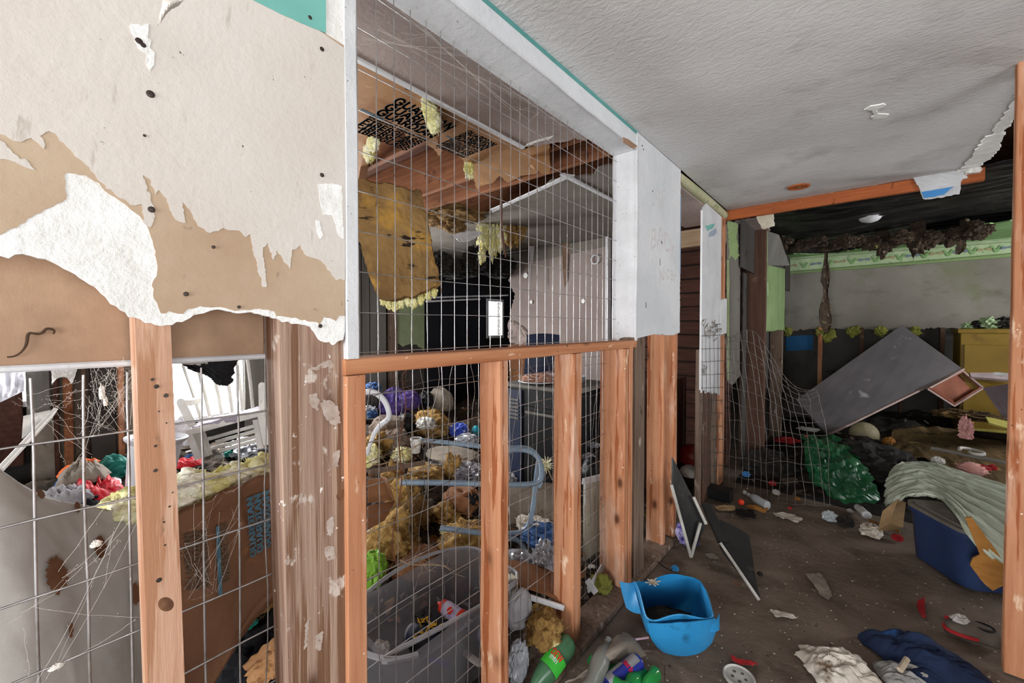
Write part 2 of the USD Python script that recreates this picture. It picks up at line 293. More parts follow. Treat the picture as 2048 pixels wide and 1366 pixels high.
mat('border_print', 'b4c2a0', 'a2b88c', 9, rough=.8, specks=[('5d7050', 20, .64, .06)])
mat('wall_dark', '2a2826', '1d1b1a', 3, rough=.9, stretch=(1, 1, .5), specks=[('3c3834', 8, .6, .1)])
mat('wall_navy', '22242c', '17181d', 3, rough=.7)
mat('wall_dark_grey', '4a4643', '393532', 2.2, rough=.9, stretch=(1, 1, .5), specks=[('23211f', 5, .6, .1)])  # dark grey of the sheathing and bare boards
mat('panel_grey', '6f6c66', '5f5c57', 2.0, rough=.7, stretch=(4, 4, .4), specks=[('403d39', 16, .66, .06)])
mat('dirt_floor', '75675b', '5e5044', 2.6, rough=.95, bump=(22, .006), specks=[('3b3027', 3.0, .56, .2), ('85776a', 16, .64, .08), ('2c241d', 9, .7, .05), ('a79c90', 90, .735, .02)], rdist=.6)
mat('deck_wood', '5d3a28', '432619', 5, rough=.85, stretch=(.6, 6, 6), bump=(18, .002), specks=[('2b1a12', 4, .58, .15)])
mat('dark_boards', '4b2d22', '331d16', 6, rough=.85, stretch=(.5, 4, 5), bump=(18, .002))
mat('black_film', '262525', '191818', 3, rough=.3, spec=.5, bump=(7, .03), stretch=(.4, 1.6, 1))
WOODZ = (14, 14, .7)
mat('pine_pale', 'c8a48c', 'b3876c', 2.2, stretch=(16, 16, 1.1), rdist=.8, rough=.75, bump=(6, .0012), knots=('5a3a26', (9, 9, 5.5), .13), specks=[('dcc3ab', 3, .6, .1, (8, 8, 1)), ('a8795c', 2.6, .56, .05, (10, 10, .7)), ('8d6a52', 30, .68, .04, (1, 1, .3)), ('efe6dc', 60, .72, .02)])
mat('pine_orange', 'c08a68', 'a36a48', 2.0, stretch=WOODZ, rough=.72, bump=(6, .0012), knots=('4f2a15', (8, 9, 4.4), .15), specks=[('94532f', 3, .56, .05, (12, 12, .6)), ('cfae98', 2.6, .57, .15, (3, 3, .6)), ('e2c4a8', 8, .64, .08, (2, 2, .6)), ('f3ece2', 48, .71, .02), ('4a2a19', 42, .70, .03)])
mat('pine_rail', 'bd8560', 'a06542', 2.0, stretch=(14, .7, 14), rough=.72, bump=(6, .0012), knots=('452412', (6, 4.1, 9), .12), specks=[('ddc1a8', 10, .66, .06, (2, .6, 2)), ('f3ece2', 40, .70, .02), ('4a2a19', 26, .68, .04)])
mat('fir_post', 'a88e7c', '86695a', 3.0, stretch=(22, 22, .5), rough=.8, bump=(7, .003), ramp=(.36, .62), specks=[('74543f', 2.6, .55, .04, (13, 13, .35)), ('c2b4a9', 13, .62, .05, (1.2, 1.2, .8)), ('e7e0da', 30, .68, .03), ('5c3c29', 20, .69, .04, (1, 1, .4))], knots=('4f3423', (6, 5, 2.1), .085))
mat('wood_weathered', '7b685a', '5b4a3e', 3, stretch=(18, 18, .7), rough=.9, bump=(8, .003), specks=[('a89a8d', 12, .62, .08, (1, 1, .4)), ('33281f', 16, .64, .08, (1, 1, .4))])
mat('wood_brown', '5c4235', '4a3328', 3, stretch=(12, 12, .6), rough=.8, specks=[('7d655a', 7, .62, .1)])
mat('wood_header', 'b8673a', '96502c', 3, stretch=(.7, 12, 12), rough=.75, specks=[('5e301a', 12, .64, .06), ('e0c6ac', 40, .70, .03)])
mat('wire_steel', 'b9b7b8', '8f8a86', 18, rough=.42, metal=.75, specks=[('6b4a35', 14, .66, .08), ('e9e6e2', 40, .66, .05)])
mat('wire_dull', '7c7672', '5e5752', 18, rough=.5, metal=.6)
mat('screw_head', '4c423c', '352d29', 60, rough=.5, metal=.5)
mat('kraft', 'a67c54', '8f6844', 2.4, rough=.75, bump=(14, .003), specks=[('7d4f2a', 3.4, .56, .18), ('c89463', 8, .64, .1)])
mat('kraft_dark', '6f4d36', '583b28', 2.4, rough=.75, bump=(14, .003), specks=[('4a2a17', 3.0, .54, .2), ('94623a', 8, .64, .1)])
mat('ink_blue', '466472', '3a5562', 30, rough=.8)
mat('ink_faded', '5b4a3c', '4c3c30', 30, rough=.9)
mat('wool_yellow', 'a9864c', '775a32', 3.2, rough=1.0, bump=(34, .012), specks=[('4d3818', 6, .55, .14), ('d3c68c', 11, .63, .10)])
mat('wool_batt', '8d6f45', '694f30', 2.4, rough=1.0, bump=(30, .012), specks=[('b98d3c', 2.4, .55, .15), ('4a371f', 3.4, .57, .2), ('241c15', 7, .61, .05, (.6, .6, 2.0))])
mat('wool_pale', 'e6e2b4', 'cfc77d', 6, rough=1.0, bump=(34, .012), specks=[('f2f0dc', 8, .52, .15), ('b7ab45', 6, .6, .1)])
mat('metal_grey_blue', '8598a8', '74899b', 9, rough=.4, spec=.5, specks=[('5a4a3c', 20, .68, .05)])
mat('web', 'd9d4cc', rough=.9)

# ------------------------------------------------------------------ floor, outer shell, roof
W0 = -0.89                                                     # the hall side of the stripped partition
XL, XR, YN, YF, ZD = -4.8, 3.2, -3.0, 7.35, 2.78               # outer walls and the roof deck
CEIL = 2.40
g = np.linspace(0, 1, 120); fx, fy = np.meshgrid(XL - .1 + g * (XR - XL + .2), YN - .1 + g * (YF - YN + .2), indexing='ij')
fz = (meshkit.fbm(np.stack([fx * 2.1, fy * 2.1, fx * 0], -1), 4, 5) - .5) * .022 - .012
q = (np.arange(119)[:, None] * 120 + np.arange(119)[None]).ravel()
fm = trimesh.Trimesh(np.stack([fx, fy, fz], -1).reshape(-1, 3), np.vstack([np.stack([q, q + 120, q + 121], 1), np.stack([q, q + 121, q + 1], 1)]), process=False)
solo('floor', 'dirt-caked brown floor running through all the rooms', 'floor', fm, LOOK['dirt_floor'], True, kind='structure', loc=(0, 0, 0))
def wall_with_holes(axis, at, lo, hi, holes, th=.08, z1=ZD):
    P = sg.box(lo, -.05, hi, z1)
    for h in holes: P = P.difference(sg.box(*h))
    return slab(P, th, faceX(at) if axis == 'x' else (lambda v: np.stack([v[:, 0], at + th - v[:, 2], v[:, 1]], 1)))
WIN_LEFT = (PX(338, 800, XL)[1], .50, PX(486, 800, XL)[1], 1.75)
WIN_CORNER = (-1.2, .80, PX(48, 800, XL)[1] + .02, 1.75)
WIN_UNSEEN = (1.82, .9, 2.48, 2.1)  # unseen opening, placed so that its daylight reaches the kitchen
WIN_KITCHEN = (PX(974, 640, XL)[1], PX(985, 672, XL)[2], PX(1003, 640, XL)[1], PX(985, 602, XL)[2])
wl = thing('wall_left', 'far outer wall of the left rooms with bright windows', 'wall', kind='structure')
part(wl, 'wall_board', wall_with_holes('x', XL - .1, YN, YF, [WIN_LEFT, WIN_CORNER, WIN_KITCHEN, WIN_UNSEEN], .1), LOOK['wall_dark'], False)
wf = thing('wall_far', 'back wall of the green room, board above and open studs below', 'wall', kind='structure')
part(wf, 'sheathing', wall_with_holes('y', YF, XL, XR, [], .08), LOOK['wall_dark_grey'], False)
solo('wall_near', 'outer wall behind the viewpoint, opening placed for the unseen daylight', 'wall', wall_with_holes('y', YN - .08, XL, XR, [(-.85, .7, .45, 2.3)], .08), LOOK['wall_grey'], False, kind='structure')  # opening out of view, placed for the light behind the camera
solo('wall_right', 'outer wall of the side room out of view, openings placed for the unseen daylight', 'wall', wall_with_holes('x', XR, YN, YF, [(-2.0, .4, .8, 2.3), (4.9, .95, 5.9, 2.05)], .08), LOOK['wall_grey'], False, kind='structure')  # openings out of view, placed for the side and back room lights
solo('roof', 'dark brown roof boards above the rafters', 'roof', beam(XL, XR, YN, YF, ZD, ZD + .06), LOOK['deck_wood'], False, kind='structure')

# ------------------------------------------------------------------ hall ceiling
P = jagged([(W0 - .0, YN), (.55, YN), (.55, 1.2), (.535, 2.2, .012), (.52, 3.05, .012), (.555, 3.4, .02), (.50, 3.93, .012), (W0, 3.93)], 0, .03, 4)
cl = thing('ceiling', 'grey trowelled plaster ceiling of the hall', 'ceiling', kind='structure')
part(cl, 'plaster', slab(P, .014, faceZ(CEIL)), LOOK['ceiling_plaster'], False)
def flake(pts, z, th, mt, seed, parent=None, name='torn_edge', label=None):
    return part(parent, name, slab(jagged(pts, .012, .015, seed), th, faceZ(z)), LOOK[mt], False, label)
flake([(.50, 2.2), (.56, 2.2), (.575, 2.8), (.56, 3.35), (.52, 3.35), (.515, 2.8)], CEIL - .004, .012, 'gypsum_white', 3, cl)
flake([(.50, 3.3), (.565, 3.3), (.60, 3.65), (.56, 3.95), (.49, 3.95), (.50, 3.6)], CEIL - .006, .016, 'gypsum_white', 8, cl)
# burn ring, hook plate and so on are fixed to it
h0 = PZ(1597, 373, CEIL)
pr = [(.012, 0), (.03, -.004), (.034, -.008), (.05, -.006), (.054, -.010), (.066, -.008), (.07, -.002), (.07, 0)]
cr = thing('ceiling_rosette', 'round rust-stained wooden rosette on the hall ceiling', 'ceiling rosette', h0)
part(cr, 'ring', turned(lathe([(0, -.003)] + pr[:1] + pr, 28), h0), LOOK['wood_header'], 40)
part(cr, 'hub', turned(lathe([(0, -.013), (.012, -.012), (.02, -.004), (.02, 0)], 16), h0), mat('rust', '8a5b3a', '6d4023', 20), 40)
h1 = PZ(1752, 221, CEIL)
pm = thing('plaster_patch', 'white H-shaped plaster scar on the hall ceiling', 'plaster scar', h1)
def ceil_poly(pts, z, th, jag=.004, seed=0): return slab(jagged(pxZ(pts, z), jag, .006, seed), th, faceZ(z - th))
part(pm, 'scar', ceil_poly([(1728, 218), (1740, 211), (1768, 206), (1770, 211), (1752, 218), (1756, 226), (1778, 228), (1772, 234), (1745, 238), (1742, 233), (1751, 229), (1744, 219)], CEIL, .005), LOOK['gypsum_white'], False)

# ------------------------------------------------------------------ left hall wall: layers of torn drywall
wd = thing('wall_hall', 'torn beige drywall of the hall with bare tan paper and broken white plaster', 'wall', (W0, .1, 0), kind='structure')
LOW = [(-60, 515), (0, 512), (45, 508), (92, 518), (140, 542), (190, 573), (222, 608), (258, 634), (292, 646), (322, 652), (345, 650), (388, 630), (432, 619), (470, 626), (520, 628), (562, 640), (618, 652), (632, 664), (640, 678), (652, 685), (662, 683), (668, 690), (674, 684), (686, 680)]
core = [(690, 655, 0), (690, 60, 0), (690, -330, 0), (-420, -900, 0), (-420, 540, .0)] + [(*p, .0035) for p in LOW]
part(wd, 'gypsum_core', sheetX(core, W0 - .0008, .012, 0, 2, .006), LOOK['gypsum_white'], False)
paper = [(690, 632, 0), (690, 92, 0), (640, 60, .001), (505, -6, .001), (300, -400, 0), (-420, -900, 0), (-420, 440, .003), (0, 470), (34, 455), (72, 428), (112, 408), (132, 398), (131, 345), (150, 347), (170, 350), (198, 366), (218, 388), (240, 402), (262, 420), (285, 440), (300, 468), (310, 510), (314, 545), (305, 565), (306, 590), (316, 612), (322, 627), (338, 622), (366, 628), (376, 618), (400, 612), (440, 614), (470, 622), (520, 617), (548, 622), (552, 632), (584, 636), (634, 644), (640, 650), (648, 634), (660, 636), (672, 642), (678, 632)]
part(wd, 'tan_paper', sheetX(paper, W0, .0009, .0022, 5, .005), LOOK['paper_tan'], False)
paint = [(690, 560, 0), (690, 97, 0), (640, 62, .002), (505, 0, .002), (300, -400, 0), (-420, -900, 0), (-420, 60, .004), (-60, 235), (0, 268), (28, 282), (44, 284), (62, 276), (76, 286), (88, 298), (90, 290), (80, 272), (98, 262), (112, 268), (128, 286), (150, 312), (172, 330), (196, 360), (212, 378), (236, 394), (252, 400), (262, 410), (284, 408), (292, 450), (300, 455), (310, 422), (286, 350), (300, 358), (312, 398), (318, 380), (328, 392), (340, 420), (352, 440), (372, 446), (364, 404), (380, 420), (396, 452), (420, 466), (446, 456), (480, 462), (492, 474), (500, 468), (505, 500), (524, 560), (526, 574), (533, 574), (532, 540), (526, 500), (536, 486), (548, 520), (552, 500), (562, 510), (580, 538), (584, 500), (600, 490), (614, 512), (640, 520), (655, 540), (672, 560)]
part(wd, 'beige_paint', sheetX(paint, W0 + .0008, .0008, .003, 9, .004), LOOK['paint_beige'], False)
pl_ = [(-200, 190, .004), (0, 280), (22, 300), (40, 318), (52, 318), (70, 340), (50, 334), (30, 324), (0, 318), (-200, 300)]
part(wd, 'beige_paint', sheetX(pl_, W0 + .0008, .0008, .003, 11, .004), LOOK['paint_beige'], False)
for i, poly in enumerate([[(262, 48), (285, 52), (297, 47), (296, 75), (303, 80), (300, 96), (309, 104), (308, 130), (300, 142), (292, 128), (294, 110), (276, 96), (270, 78), (262, 60)], [(636, 368), (664, 366), (684, 372), (687, 478), (678, 470), (664, 430), (648, 430), (640, 402)], [(632, 440), (640, 442), (646, 472), (640, 478), (634, 460)]]):
    part(wd, 'white_filler', sheetX(poly, W0 + .0016, .0008, .002, 20 + i, .004), LOOK['gypsum_white'], False, 'patch of bare white filler')
part(wd, 'teal_board', sheetX([(500, -40, 0), (652, -40, 0), (652, 66, .001), (610, 49, .001), (558, 26, .001), (500, -4, .001)], W0 + .0016, .0016, .001, 31), LOOK['teal_paint'], False, 'strip of teal painted board')
part(wd, 'torn_curl', Patch(pg([[(330, -10, .57), (345, 4, .565), (368, -2, .575)], [(322, 26, .556), (337, 12, .55), (352, 12, .57)], [(316, 52, .562), (322, 40, .556), (334, 22, .565)]])).mesh(12, 12, .001, .002, 5, 2, .05), LOOK['paint_beige'])
SCR = [(620, 35), (644, 98), (644, 350), (301, 188), (303, 419), (289, 271), (278, 82), (286, 90), (427, 494), (478, 614), (372, 588), (641, 652)]
for i, (u, v) in enumerate(SCR):
    c = PX(u, v, W0 + .0012); r = (.0042, .0046, .0046, .0058, .005, .0022, .005, .004, .003, .003, .004, .0042)[i]
    s_ = lathe([(r, -.002), (r, .0004), (r * .8, .0013), (r * .3, .0015), (0, .0015)], 12)
    part(wd, 'screw', along(s_, c, c + [1, 0, 0]), LOOK['screw_head'], 40)
# brown back of the board on the far side, with its white bottom lip
bk = thing('recessed_board', 'brown paper back of drywall seen through the broken hole, white lip below', 'drywall board', (-.985, .2, 1.3))
part(bk, 'paper_face', beam(-1.0, -.987, -.35, .3075, 1.318, 2.395, .002), LOOK['paper_back'], False)
part(bk, 'bottom_lip', beam(-1.003, -.981, -.35, .3075, 1.3085, 1.3195, .003, .0008, 3), LOOK['white_trim'])
rt = [PX(*p, -.984) for p in [(14, 714), (34, 710), (46, 700), (54, 680), (60, 666), (74, 668), (86, 664), (92, 658), (102, 658), (106, 668)]]
solo('dry_root', 'dry dark root clinging to the recessed brown board', 'root', tube(rt, [.001, .0012, .0014, .0018, .002, .0015, .002, .0018, .001], 6, 40), mat('root', '4d3a2c', '38281d', 40), 30)

# ------------------------------------------------------------------ studs, post, rail
def stud(label, m, look='pine_orange', name='wall_stud', group=None): return solo(name, label, 'stud', m, LOOK[look], 25, group)
a, b = PX(272, 640, W0), PX(298, 1366, W0); c, d = PX(345, 645, W0), PX(372, 1366, W0)
e = 1.38 + .02
def lean_stud(y0t, y1t, y0b, y1b, zt, x0, x1, seed):
    m = beam(x0, x1, 0, 1, 0, zt, .003, .0012, seed, 16); v = np.array(m.vertices); tz = v[:, 2] / zt
    v[:, 1] = (y0b + (y0t - y0b) * tz) * (1 - v[:, 1]) + (y1b + (y1t - y1b) * tz) * v[:, 1]; m.vertices = v; return m
zb = b[2]; k0 = (a[1] - b[1]) / (a[2] - zb); k1 = (c[1] - d[1]) / (c[2] - zb)
stud('pale pine stud with bored holes standing alone in the broken opening', lean_stud(a[1] + k0 * .05, c[1] + k1 * .05, b[1] - k0 * zb, d[1] - k1 * zb, a[2] + .05, -.975, W0 - .014, 1), 'pine_pale')
pn = [p for p in ('/World/wall_stud',)][0]
for u, v, r in ((305, 759, 3), (313, 773, 4), (332, 791, 4), (311, 892, 2.5), (311, 941, 3.5), (333, 846, 1.5), (339, 1013, 2), (328, 1044, 2), (330, 1090, 2), (318, 1160, 5), (345, 985, 1.5), (318, 823, 1.5)):
    q_ = PX(u, v, W0 - .0137); part(pn, 'nail_hole', along(lathe([(r * .0009, 0), (r * .0008, .0006), (0, .0007)], 10), q_, q_ + [1, 0, 0]), LOOK['screw_head'], 40)
q_ = PX(331, 1208, W0 - .0138); kn = lathe([(.0145, 0), (.011, .0006), (.0, .0009)], 20); kn.vertices = np.array(kn.vertices) * [.75, 1.25, 1]; part(pn, 'knot', along(kn, q_, q_ + [1, 0, 0], .5), mat('knot_brown', '5d3e2b', '7a553b', 50), 40)
a, b, c, d = PX(562, 645, W0), PX(582, 1366, W0), PX(690, 655, W0), PX(703, 1366, W0)
k0 = (a[1] - b[1]) / (a[2] - b[2]); k1 = (c[1] - d[1]) / (c[2] - d[2])
stud('wide weathered grey-brown post beside the white corner trim', lean_stud(a[1] + k0 * .4, c[1], b[1] - k0 * b[2], d[1] - k1 * d[2], a[2] + .4, -.985, W0 - .014, 2), 'fir_post', 'timber_post')
for i, pts in enumerate(([(612, 738), (640, 728), (660, 720), (664, 728), (640, 738), (622, 742)], [(618, 790), (632, 786), (640, 800), (634, 822), (622, 812)], [(640, 806), (660, 800), (676, 812), (682, 846), (668, 850), (652, 838)], [(655, 1040), (668, 1035), (664, 1072), (654, 1070)], [(650, 1095), (664, 1092), (672, 1116), (655, 1122)], [(632, 1270), (646, 1262), (642, 1300), (630, 1296)], [(600, 990), (606, 985), (604, 1010), (598, 1006)], [(668, 905), (680, 900), (676, 935), (664, 930)], [(610, 1250), (618, 1240), (616, 1290), (608, 1300)])):
    part('/World/timber_post', 'paint_smear', sheetX([(u, v, .004) for u, v in pts], W0 - .0128, .0006, .004, 60 + i, .004), mat(f'smear_{i}', 'b9aaa0', 'a08d80', 40, specks=[('8a7060', 60, .58, .06)]) if i == 0 else LOOK['smear_0'], False)
q_ = PX(683, 990, W0 - .0138); kn = lathe([(.013, 0), (.010, .0006), (0, .0009)], 18); part('/World/timber_post', 'knot', along(kn, q_, q_ + [1, 0, 0]), LOOK['knot_brown'], 40)
a, c = PX(692, 750, W0), PX(733, 750, W0)
stud('orange pine stud carrying the near end of the half-height rail', beam(-.985, W0, a[1], c[1] - .001, 0, 1.264, .003, .001, 3))
def S(u0, u1): return PX(u0, 700, W0)[1], PX(u1, 700, W0)[1]
y0, y1 = S(1000, 1018); stud('second orange stud under the rail, darker face to the corner', beam(-.985, W0 - .001, y0, y1, 0, 1.264, .003, .0015, 4), 'pine_orange')
y0, y1 = S(1148, 1164); stud('third orange stud under the rail with a split chipped foot', beam(-.992, W0 - .001, y0, y1, 0, 1.264, .003, .0015, 5), 'pine_orange')
stud('orange stud under the far end of the rail, nearest the white jamb', beam(-1.03, W0, 1.90, 1.942, 0, 1.264, .003, .0015, 6), 'pine_orange')
stud('thin orange stud tight against the grey weathered post', beam(-1.02, W0 + .003, 1.95, 1.99, 0, 1.30, .003, .0015, 7), 'pine_orange')
stud('grey weathered post standing under the white panel edge', beam(-.99, W0 + .002, 2.03, 2.15, 0, 1.32, .004, .003, 8), 'wood_weathered', 'timber_post')
stud('orange stud below the middle of the white panel', beam(-1.0, W0 - .004, 2.45, 2.49, 0, 1.36, .003, .0015, 9), 'pine_orange')
stud('orange stud below the outer edge of the white panel', beam(-.99, W0 - .004, 2.645, 2.69, 0, 1.36, .003, .0015, 10), 'pine_orange')
solo('wall_rail', 'orange pine rail lying across the short studs', 'rail', beam(-.985, W0 + .002, .4425, 2.035, 1.2645, 1.3025, .003, .0015, 12, 14), LOOK['pine_rail'], 25)
solo('trim_1', 'white painted corner trim standing on the rail', 'trim', beam(W0 - .02, W0 + .003, .4445, .4765, 1.3035, CEIL, .003, .0012, 13), LOOK['white_trim'], 25, kind='structure')
# header over the mesh opening
hd = thing('header_beam', 'white painted header beam over the mesh opening', 'beam', (W0, 1.2, 2.3), kind='structure')
part(hd, 'plaster_box', beam(-1.03, W0, .477, 2.70, 2.308, CEIL, .002, .0012, 14), LOOK['white_paint'], 25)
part(hd, 'teal_strip', beam(W0, W0 + .002, .25, 2.05, 2.383, CEIL, .0005, .0006, 15), mat('teal_shaded', '5c9893', '4f8884', 6, rough=.6), 25, 'thin teal painted strip under the ceiling')  # same teal as the wall patch, its weaker light put into the colour
part(hd, 'rough_bead', beam(W0 - .004, W0 + .004, .477, 2.03, 2.304, 2.314, .003, .002, 16), LOOK['white_trim'], 25)
part(hd, 'bare_patch', sheetX([(1246, 274), (1256, 278), (1275, 292), (1268, 298), (1247, 284)], W0 + .0045, .003, .001, 3), LOOK['paper_back'], False, 'chip where brown paper shows')
jp = thing('jamb_post', 'white plastered jamb at the far end of the mesh opening', 'jamb', (-.96, 2.03, 1.3), kind='structure')
part(jp, 'jamb_face', beam(-1.03, W0 - .002, 2.03, 2.06, 1.303, 2.308, .003, .002, 17), LOOK['white_trim'], 25)
part(jp, 'corner_bead', beam(W0 - .005, W0 + .0045, 2.022, 2.046, 1.303, 2.392, .004, .002, 18), LOOK['white_trim'], 25)
wp = thing('white_panel', 'white painted wall panel with scrawled faint letters beside the jamb', 'wall panel', (W0, 2.35, 1.32), kind='structure')
pan = [(1270, 285, 0), (1356, 352, 0), (1360, 668, .004), (1345, 673, .004), (1320, 668, .004), (1300, 674, .004), (1284, 672, .004), (1272, 680, 0)]
part(wp, 'painted_board', slab(jagged([(2.044, 2.395, 0), (2.705, 2.395, 0), (2.705, 1.335, .006), (2.55, 1.322, .006), (2.3, 1.335, .006), (2.044, 1.315, 0)][::-1], .005, .01, 3), .016, faceX(W0 - .013)), LOOK['white_paint'], False)
part(wp, 'metal_bead', beam(W0 - .012, W0 + .006, 2.696, 2.708, 1.72, 2.23, .003), mat('bead_metal', '8fa0b4', '7b8da3', 9, rough=.4, metal=.4), 25, 'blue-grey metal corner bead')
mat('scrawl', 'cdc9c8', 'c3bfbe', 40, rough=.8)
for t_, y_, z_, h_ in (('IF', 2.30, 2.05, .10), ('BACK', 2.20, 1.80, .11), ('Nicer', 2.33, 1.62, .085)):
    m_ = meshkit.text_mesh(t_, h_, .0012); v = np.array(m_.vertices); m_.vertices = np.stack([W0 + .0031 + v[:, 2], y_ + v[:, 0], z_ + v[:, 1] + .05 * np.sin(v[:, 0] * 9)], 1); part(wp, 'faint_lettering', m_, LOOK['scrawl'], False)
for u, v, h in ((1323, 483, 9), (1320, 524, 14), (1292, 610, 10), (1284, 292, 2), (1287, 299, 2), (1305, 382, 3)):
    c = PX(u, v, W0 + .003); part(wp, 'gouge', beam(c[0], c[0] + .0014, c[1] - .004, c[1] + .004, c[2] - h * .0015, c[2] + h * .0015, .001, .002, u), LOOK['screw_head'], False)
# header beyond the white panel, with peeled cream face
h2 = thing('header_beam', 'peeled cream header over the dark closet opening', 'beam', (W0, 3.3, 2.3), kind='structure')
part(h2, 'cream_face', tube([(W0 - .02, 2.72, 2.352), (W0 - .012, 3.3, 2.352), (W0 - .018, 3.90, 2.352)], .036, 10, 14), mat('cream_paper', 'b7b093', '9da07c', 5, rough=.8, specks=[('7d8a5c', 8, .6, .1), ('6d6350', 16, .66, .06)]), 40)
part(h2, 'soffit', beam(-1.25, W0 - .02, 2.70, 3.93, 2.305, 2.335, .002), LOOK['ceiling_mauve'], 25)
rk = np.random.default_rng(4)
# white strip of board on weathered studs at the hall corner
ws = thing('board_strip', 'narrow white drywall strip with torn foot at the hall corner', 'drywall strip', (W0, 3.4, .9), kind='structure')
ya, yb, yc = PX(1402, 600, W0)[1], PX(1440, 600, W0)[1], PX(1452, 600, W0)[1]
part(ws, 'white_board', slab(jagged([(ya, .90, .02), (yb, .80, .0), (yb, 2.30, .0), (ya + .1, 2.31, .01), (ya, 2.24, 0)], .008, .012, 6), .014, faceX(W0 - .008)), LOOK['white_trim'], False)
part(ws, 'teal_flake', sheetX([(1410, 452, .004), (1422, 449), (1430, 447), (1426, 456), (1416, 462)], W0 + .0075, .001, .003, 4), LOOK['teal_paint'], False, 'flake of teal paint')
part(ws, 'blue_flake', sheetX([(1418, 466, .004), (1432, 456), (1434, 464), (1428, 472), (1418, 474)], W0 + .0075, .001, .003, 5), mat('flake_blue', '93a0b0'), False, 'flake of grey-blue paint')
part(ws, 'white_end_piece', slab(jagged([(yb + .01, 1.30, .01), (yc, 1.32, .0), (yc, 1.62, .012), (yb + .01, 1.60, 0)], .006, .012, 7), .012, faceX(W0 - .004)), LOOK['white_trim'], False)
part(ws, 'torn_shreds', [tube([PX(u + rk.normal() * 3, v + rk.normal() * 5, W0 + .008 + .012 * rk.random()) for _ in range(6)], .0022, 4, 24) for u, v in ((1406, 648), (1412, 655), (1418, 660), (1424, 652), (1430, 655), (1412, 666), (1434, 664), (1424, 670), (1440, 660), (1408, 735), (1406, 742), (1436, 648))], mat('shreds', '9b948c', '5a524b', 40), 20, 'dirty shreds of paper', 'stuff')
for i, (y0, y1, lk, lb) in enumerate(((ya + .03, ya + .1, 'wood_weathered', 'first of the brown studs below the white strip'), (ya + .14, ya + .34, 'wood_brown', 'broad brown stud below the white strip'), (ya + .37, yb - .01, 'wood_weathered', 'paint-flecked brown stud below the white strip'))):
    stud(lb, beam(-.935, W0 - .012, y0, y1, 0, 1.2, .004, .003, 30 + i), lk)
stud('tall orange corner stud at the end of the hall', beam(-1.02, W0 - .006, yb + .012, yc, 0, 2.32, .003, .0015, 34), 'pine_orange')
# opening into the green room
solo('door_header', 'orange pine header over the opening to the green room', 'header', beam(-.92, .60, 3.93, 3.968, 2.315, 2.40, .003, .0015, 36), LOOK['wood_header'], 25, kind='structure')
solo('wall_stud', 'tall bare stud at the edge of the hall, scuffed pale near the floor', 'stud', beam(.455, .56, 2.47, 2.51, 0, CEIL + .02, .003, .0015, 37), LOOK['pine_orange'], 25)
# ------------------------------------------------------------------ welded wire mesh behind the studs
rng = np.random.default_rng(11)
XW = -1.004
def wire(p, q, amp, n, seed, side=.35, r=.00145):
    p, q = np.array(p, float), np.array(q, float); s = np.linspace(0, 1, n); P = p + (q - p) * s[:, None]
    k = meshkit.fbm(np.stack([s * 5, s * 0 + seed * 1.37, s * 0], -1), 3, 2) - .5; k2 = meshkit.fbm(np.stack([s * 5, s * 0 + seed * 2.11 + 40, s * 0], -1), 3, 2) - .5
    t = (q - p) / np.linalg.norm(q - p); u = np.cross(t, [1, 0, 0]); u /= np.linalg.norm(u)
    w = np.minimum(1, np.minimum(s, 1 - s) * 12)
    return tube(P + (u * (k * 2 * amp * w)[:, None]) + np.array([1, 0, 0]) * (k2 * 2 * amp * side * w)[:, None], r, 5)
mf = thing('wire_mesh', 'galvanised welded wire mesh stretched behind the short studs and rail', 'wire mesh', (XW, .9, 0))
PITCHW = .0558; ys = [-.30 + i * PITCHW for i in range(42)]
for i, y in enumerate(ys):
    if y > 2.0: break
    low = y < .30
    if .315 < y < .43: continue
    part(mf, 'vertical_wire', wire((XW, y, .02), (XW, y + rng.normal() * .002, 1.296 if low else 1.262), .004 if low else .011, 22, i, r=.0021 if low else .0014), LOOK['wire_steel'], True)
    if not low: part(mf, 'vertical_wire', wire((XW, y, 1.262), (XW, y, 2.306), .0022, 14, i + 100, r=.0014), LOOK['wire_steel'], True)
for j, z in enumerate([.07, .19, .315, .44, .565, .69, .815, .94, 1.065, 1.188]):
    part(mf, 'horizontal_wire', wire((XW + .003, -.33, z), (XW + .003, .42, z + .004), .004, 16, 200 + j, r=.0020), LOOK['wire_steel'], True)
    part(mf, 'horizontal_wire', wire((XW + .003, .42, z + .004), (XW + .003, 2.0, z - .004), .012, 30, 300 + j), LOOK['wire_steel'], True)
for j, z in enumerate([1.31 + .1065 * i for i in range(10)]):
    part(mf, 'horizontal_wire', wire((XW + .003, .45, z), (XW + .003, 2.02, z), .0035, 20, 260 + j, r=.0014), LOOK['wire_steel'], True)
lw = thing('wire_mesh', 'second loose layer of bent wire mesh tangled low behind the short studs', 'wire mesh', (-1.06, 1.2, 0))
for i in range(20):
    y = .52 + i * .075 + rng.normal() * .012
    part(lw, 'vertical_wire', wire((-1.035, y, 1.26), (-1.05 - rng.random() * .03, y + rng.normal() * .05, .35 + rng.random() * .5), .03, 18, 400 + i, r=.0011), LOOK['wire_dull'], True)
for j, z in enumerate([1.17, .98, .84, .66, .5]):
    part(lw, 'horizontal_wire', wire((-1.05, .5, z), (-1.05, 2.0, z + .05), .03, 30, 440 + j, r=.0011), LOOK['wire_dull'], True)
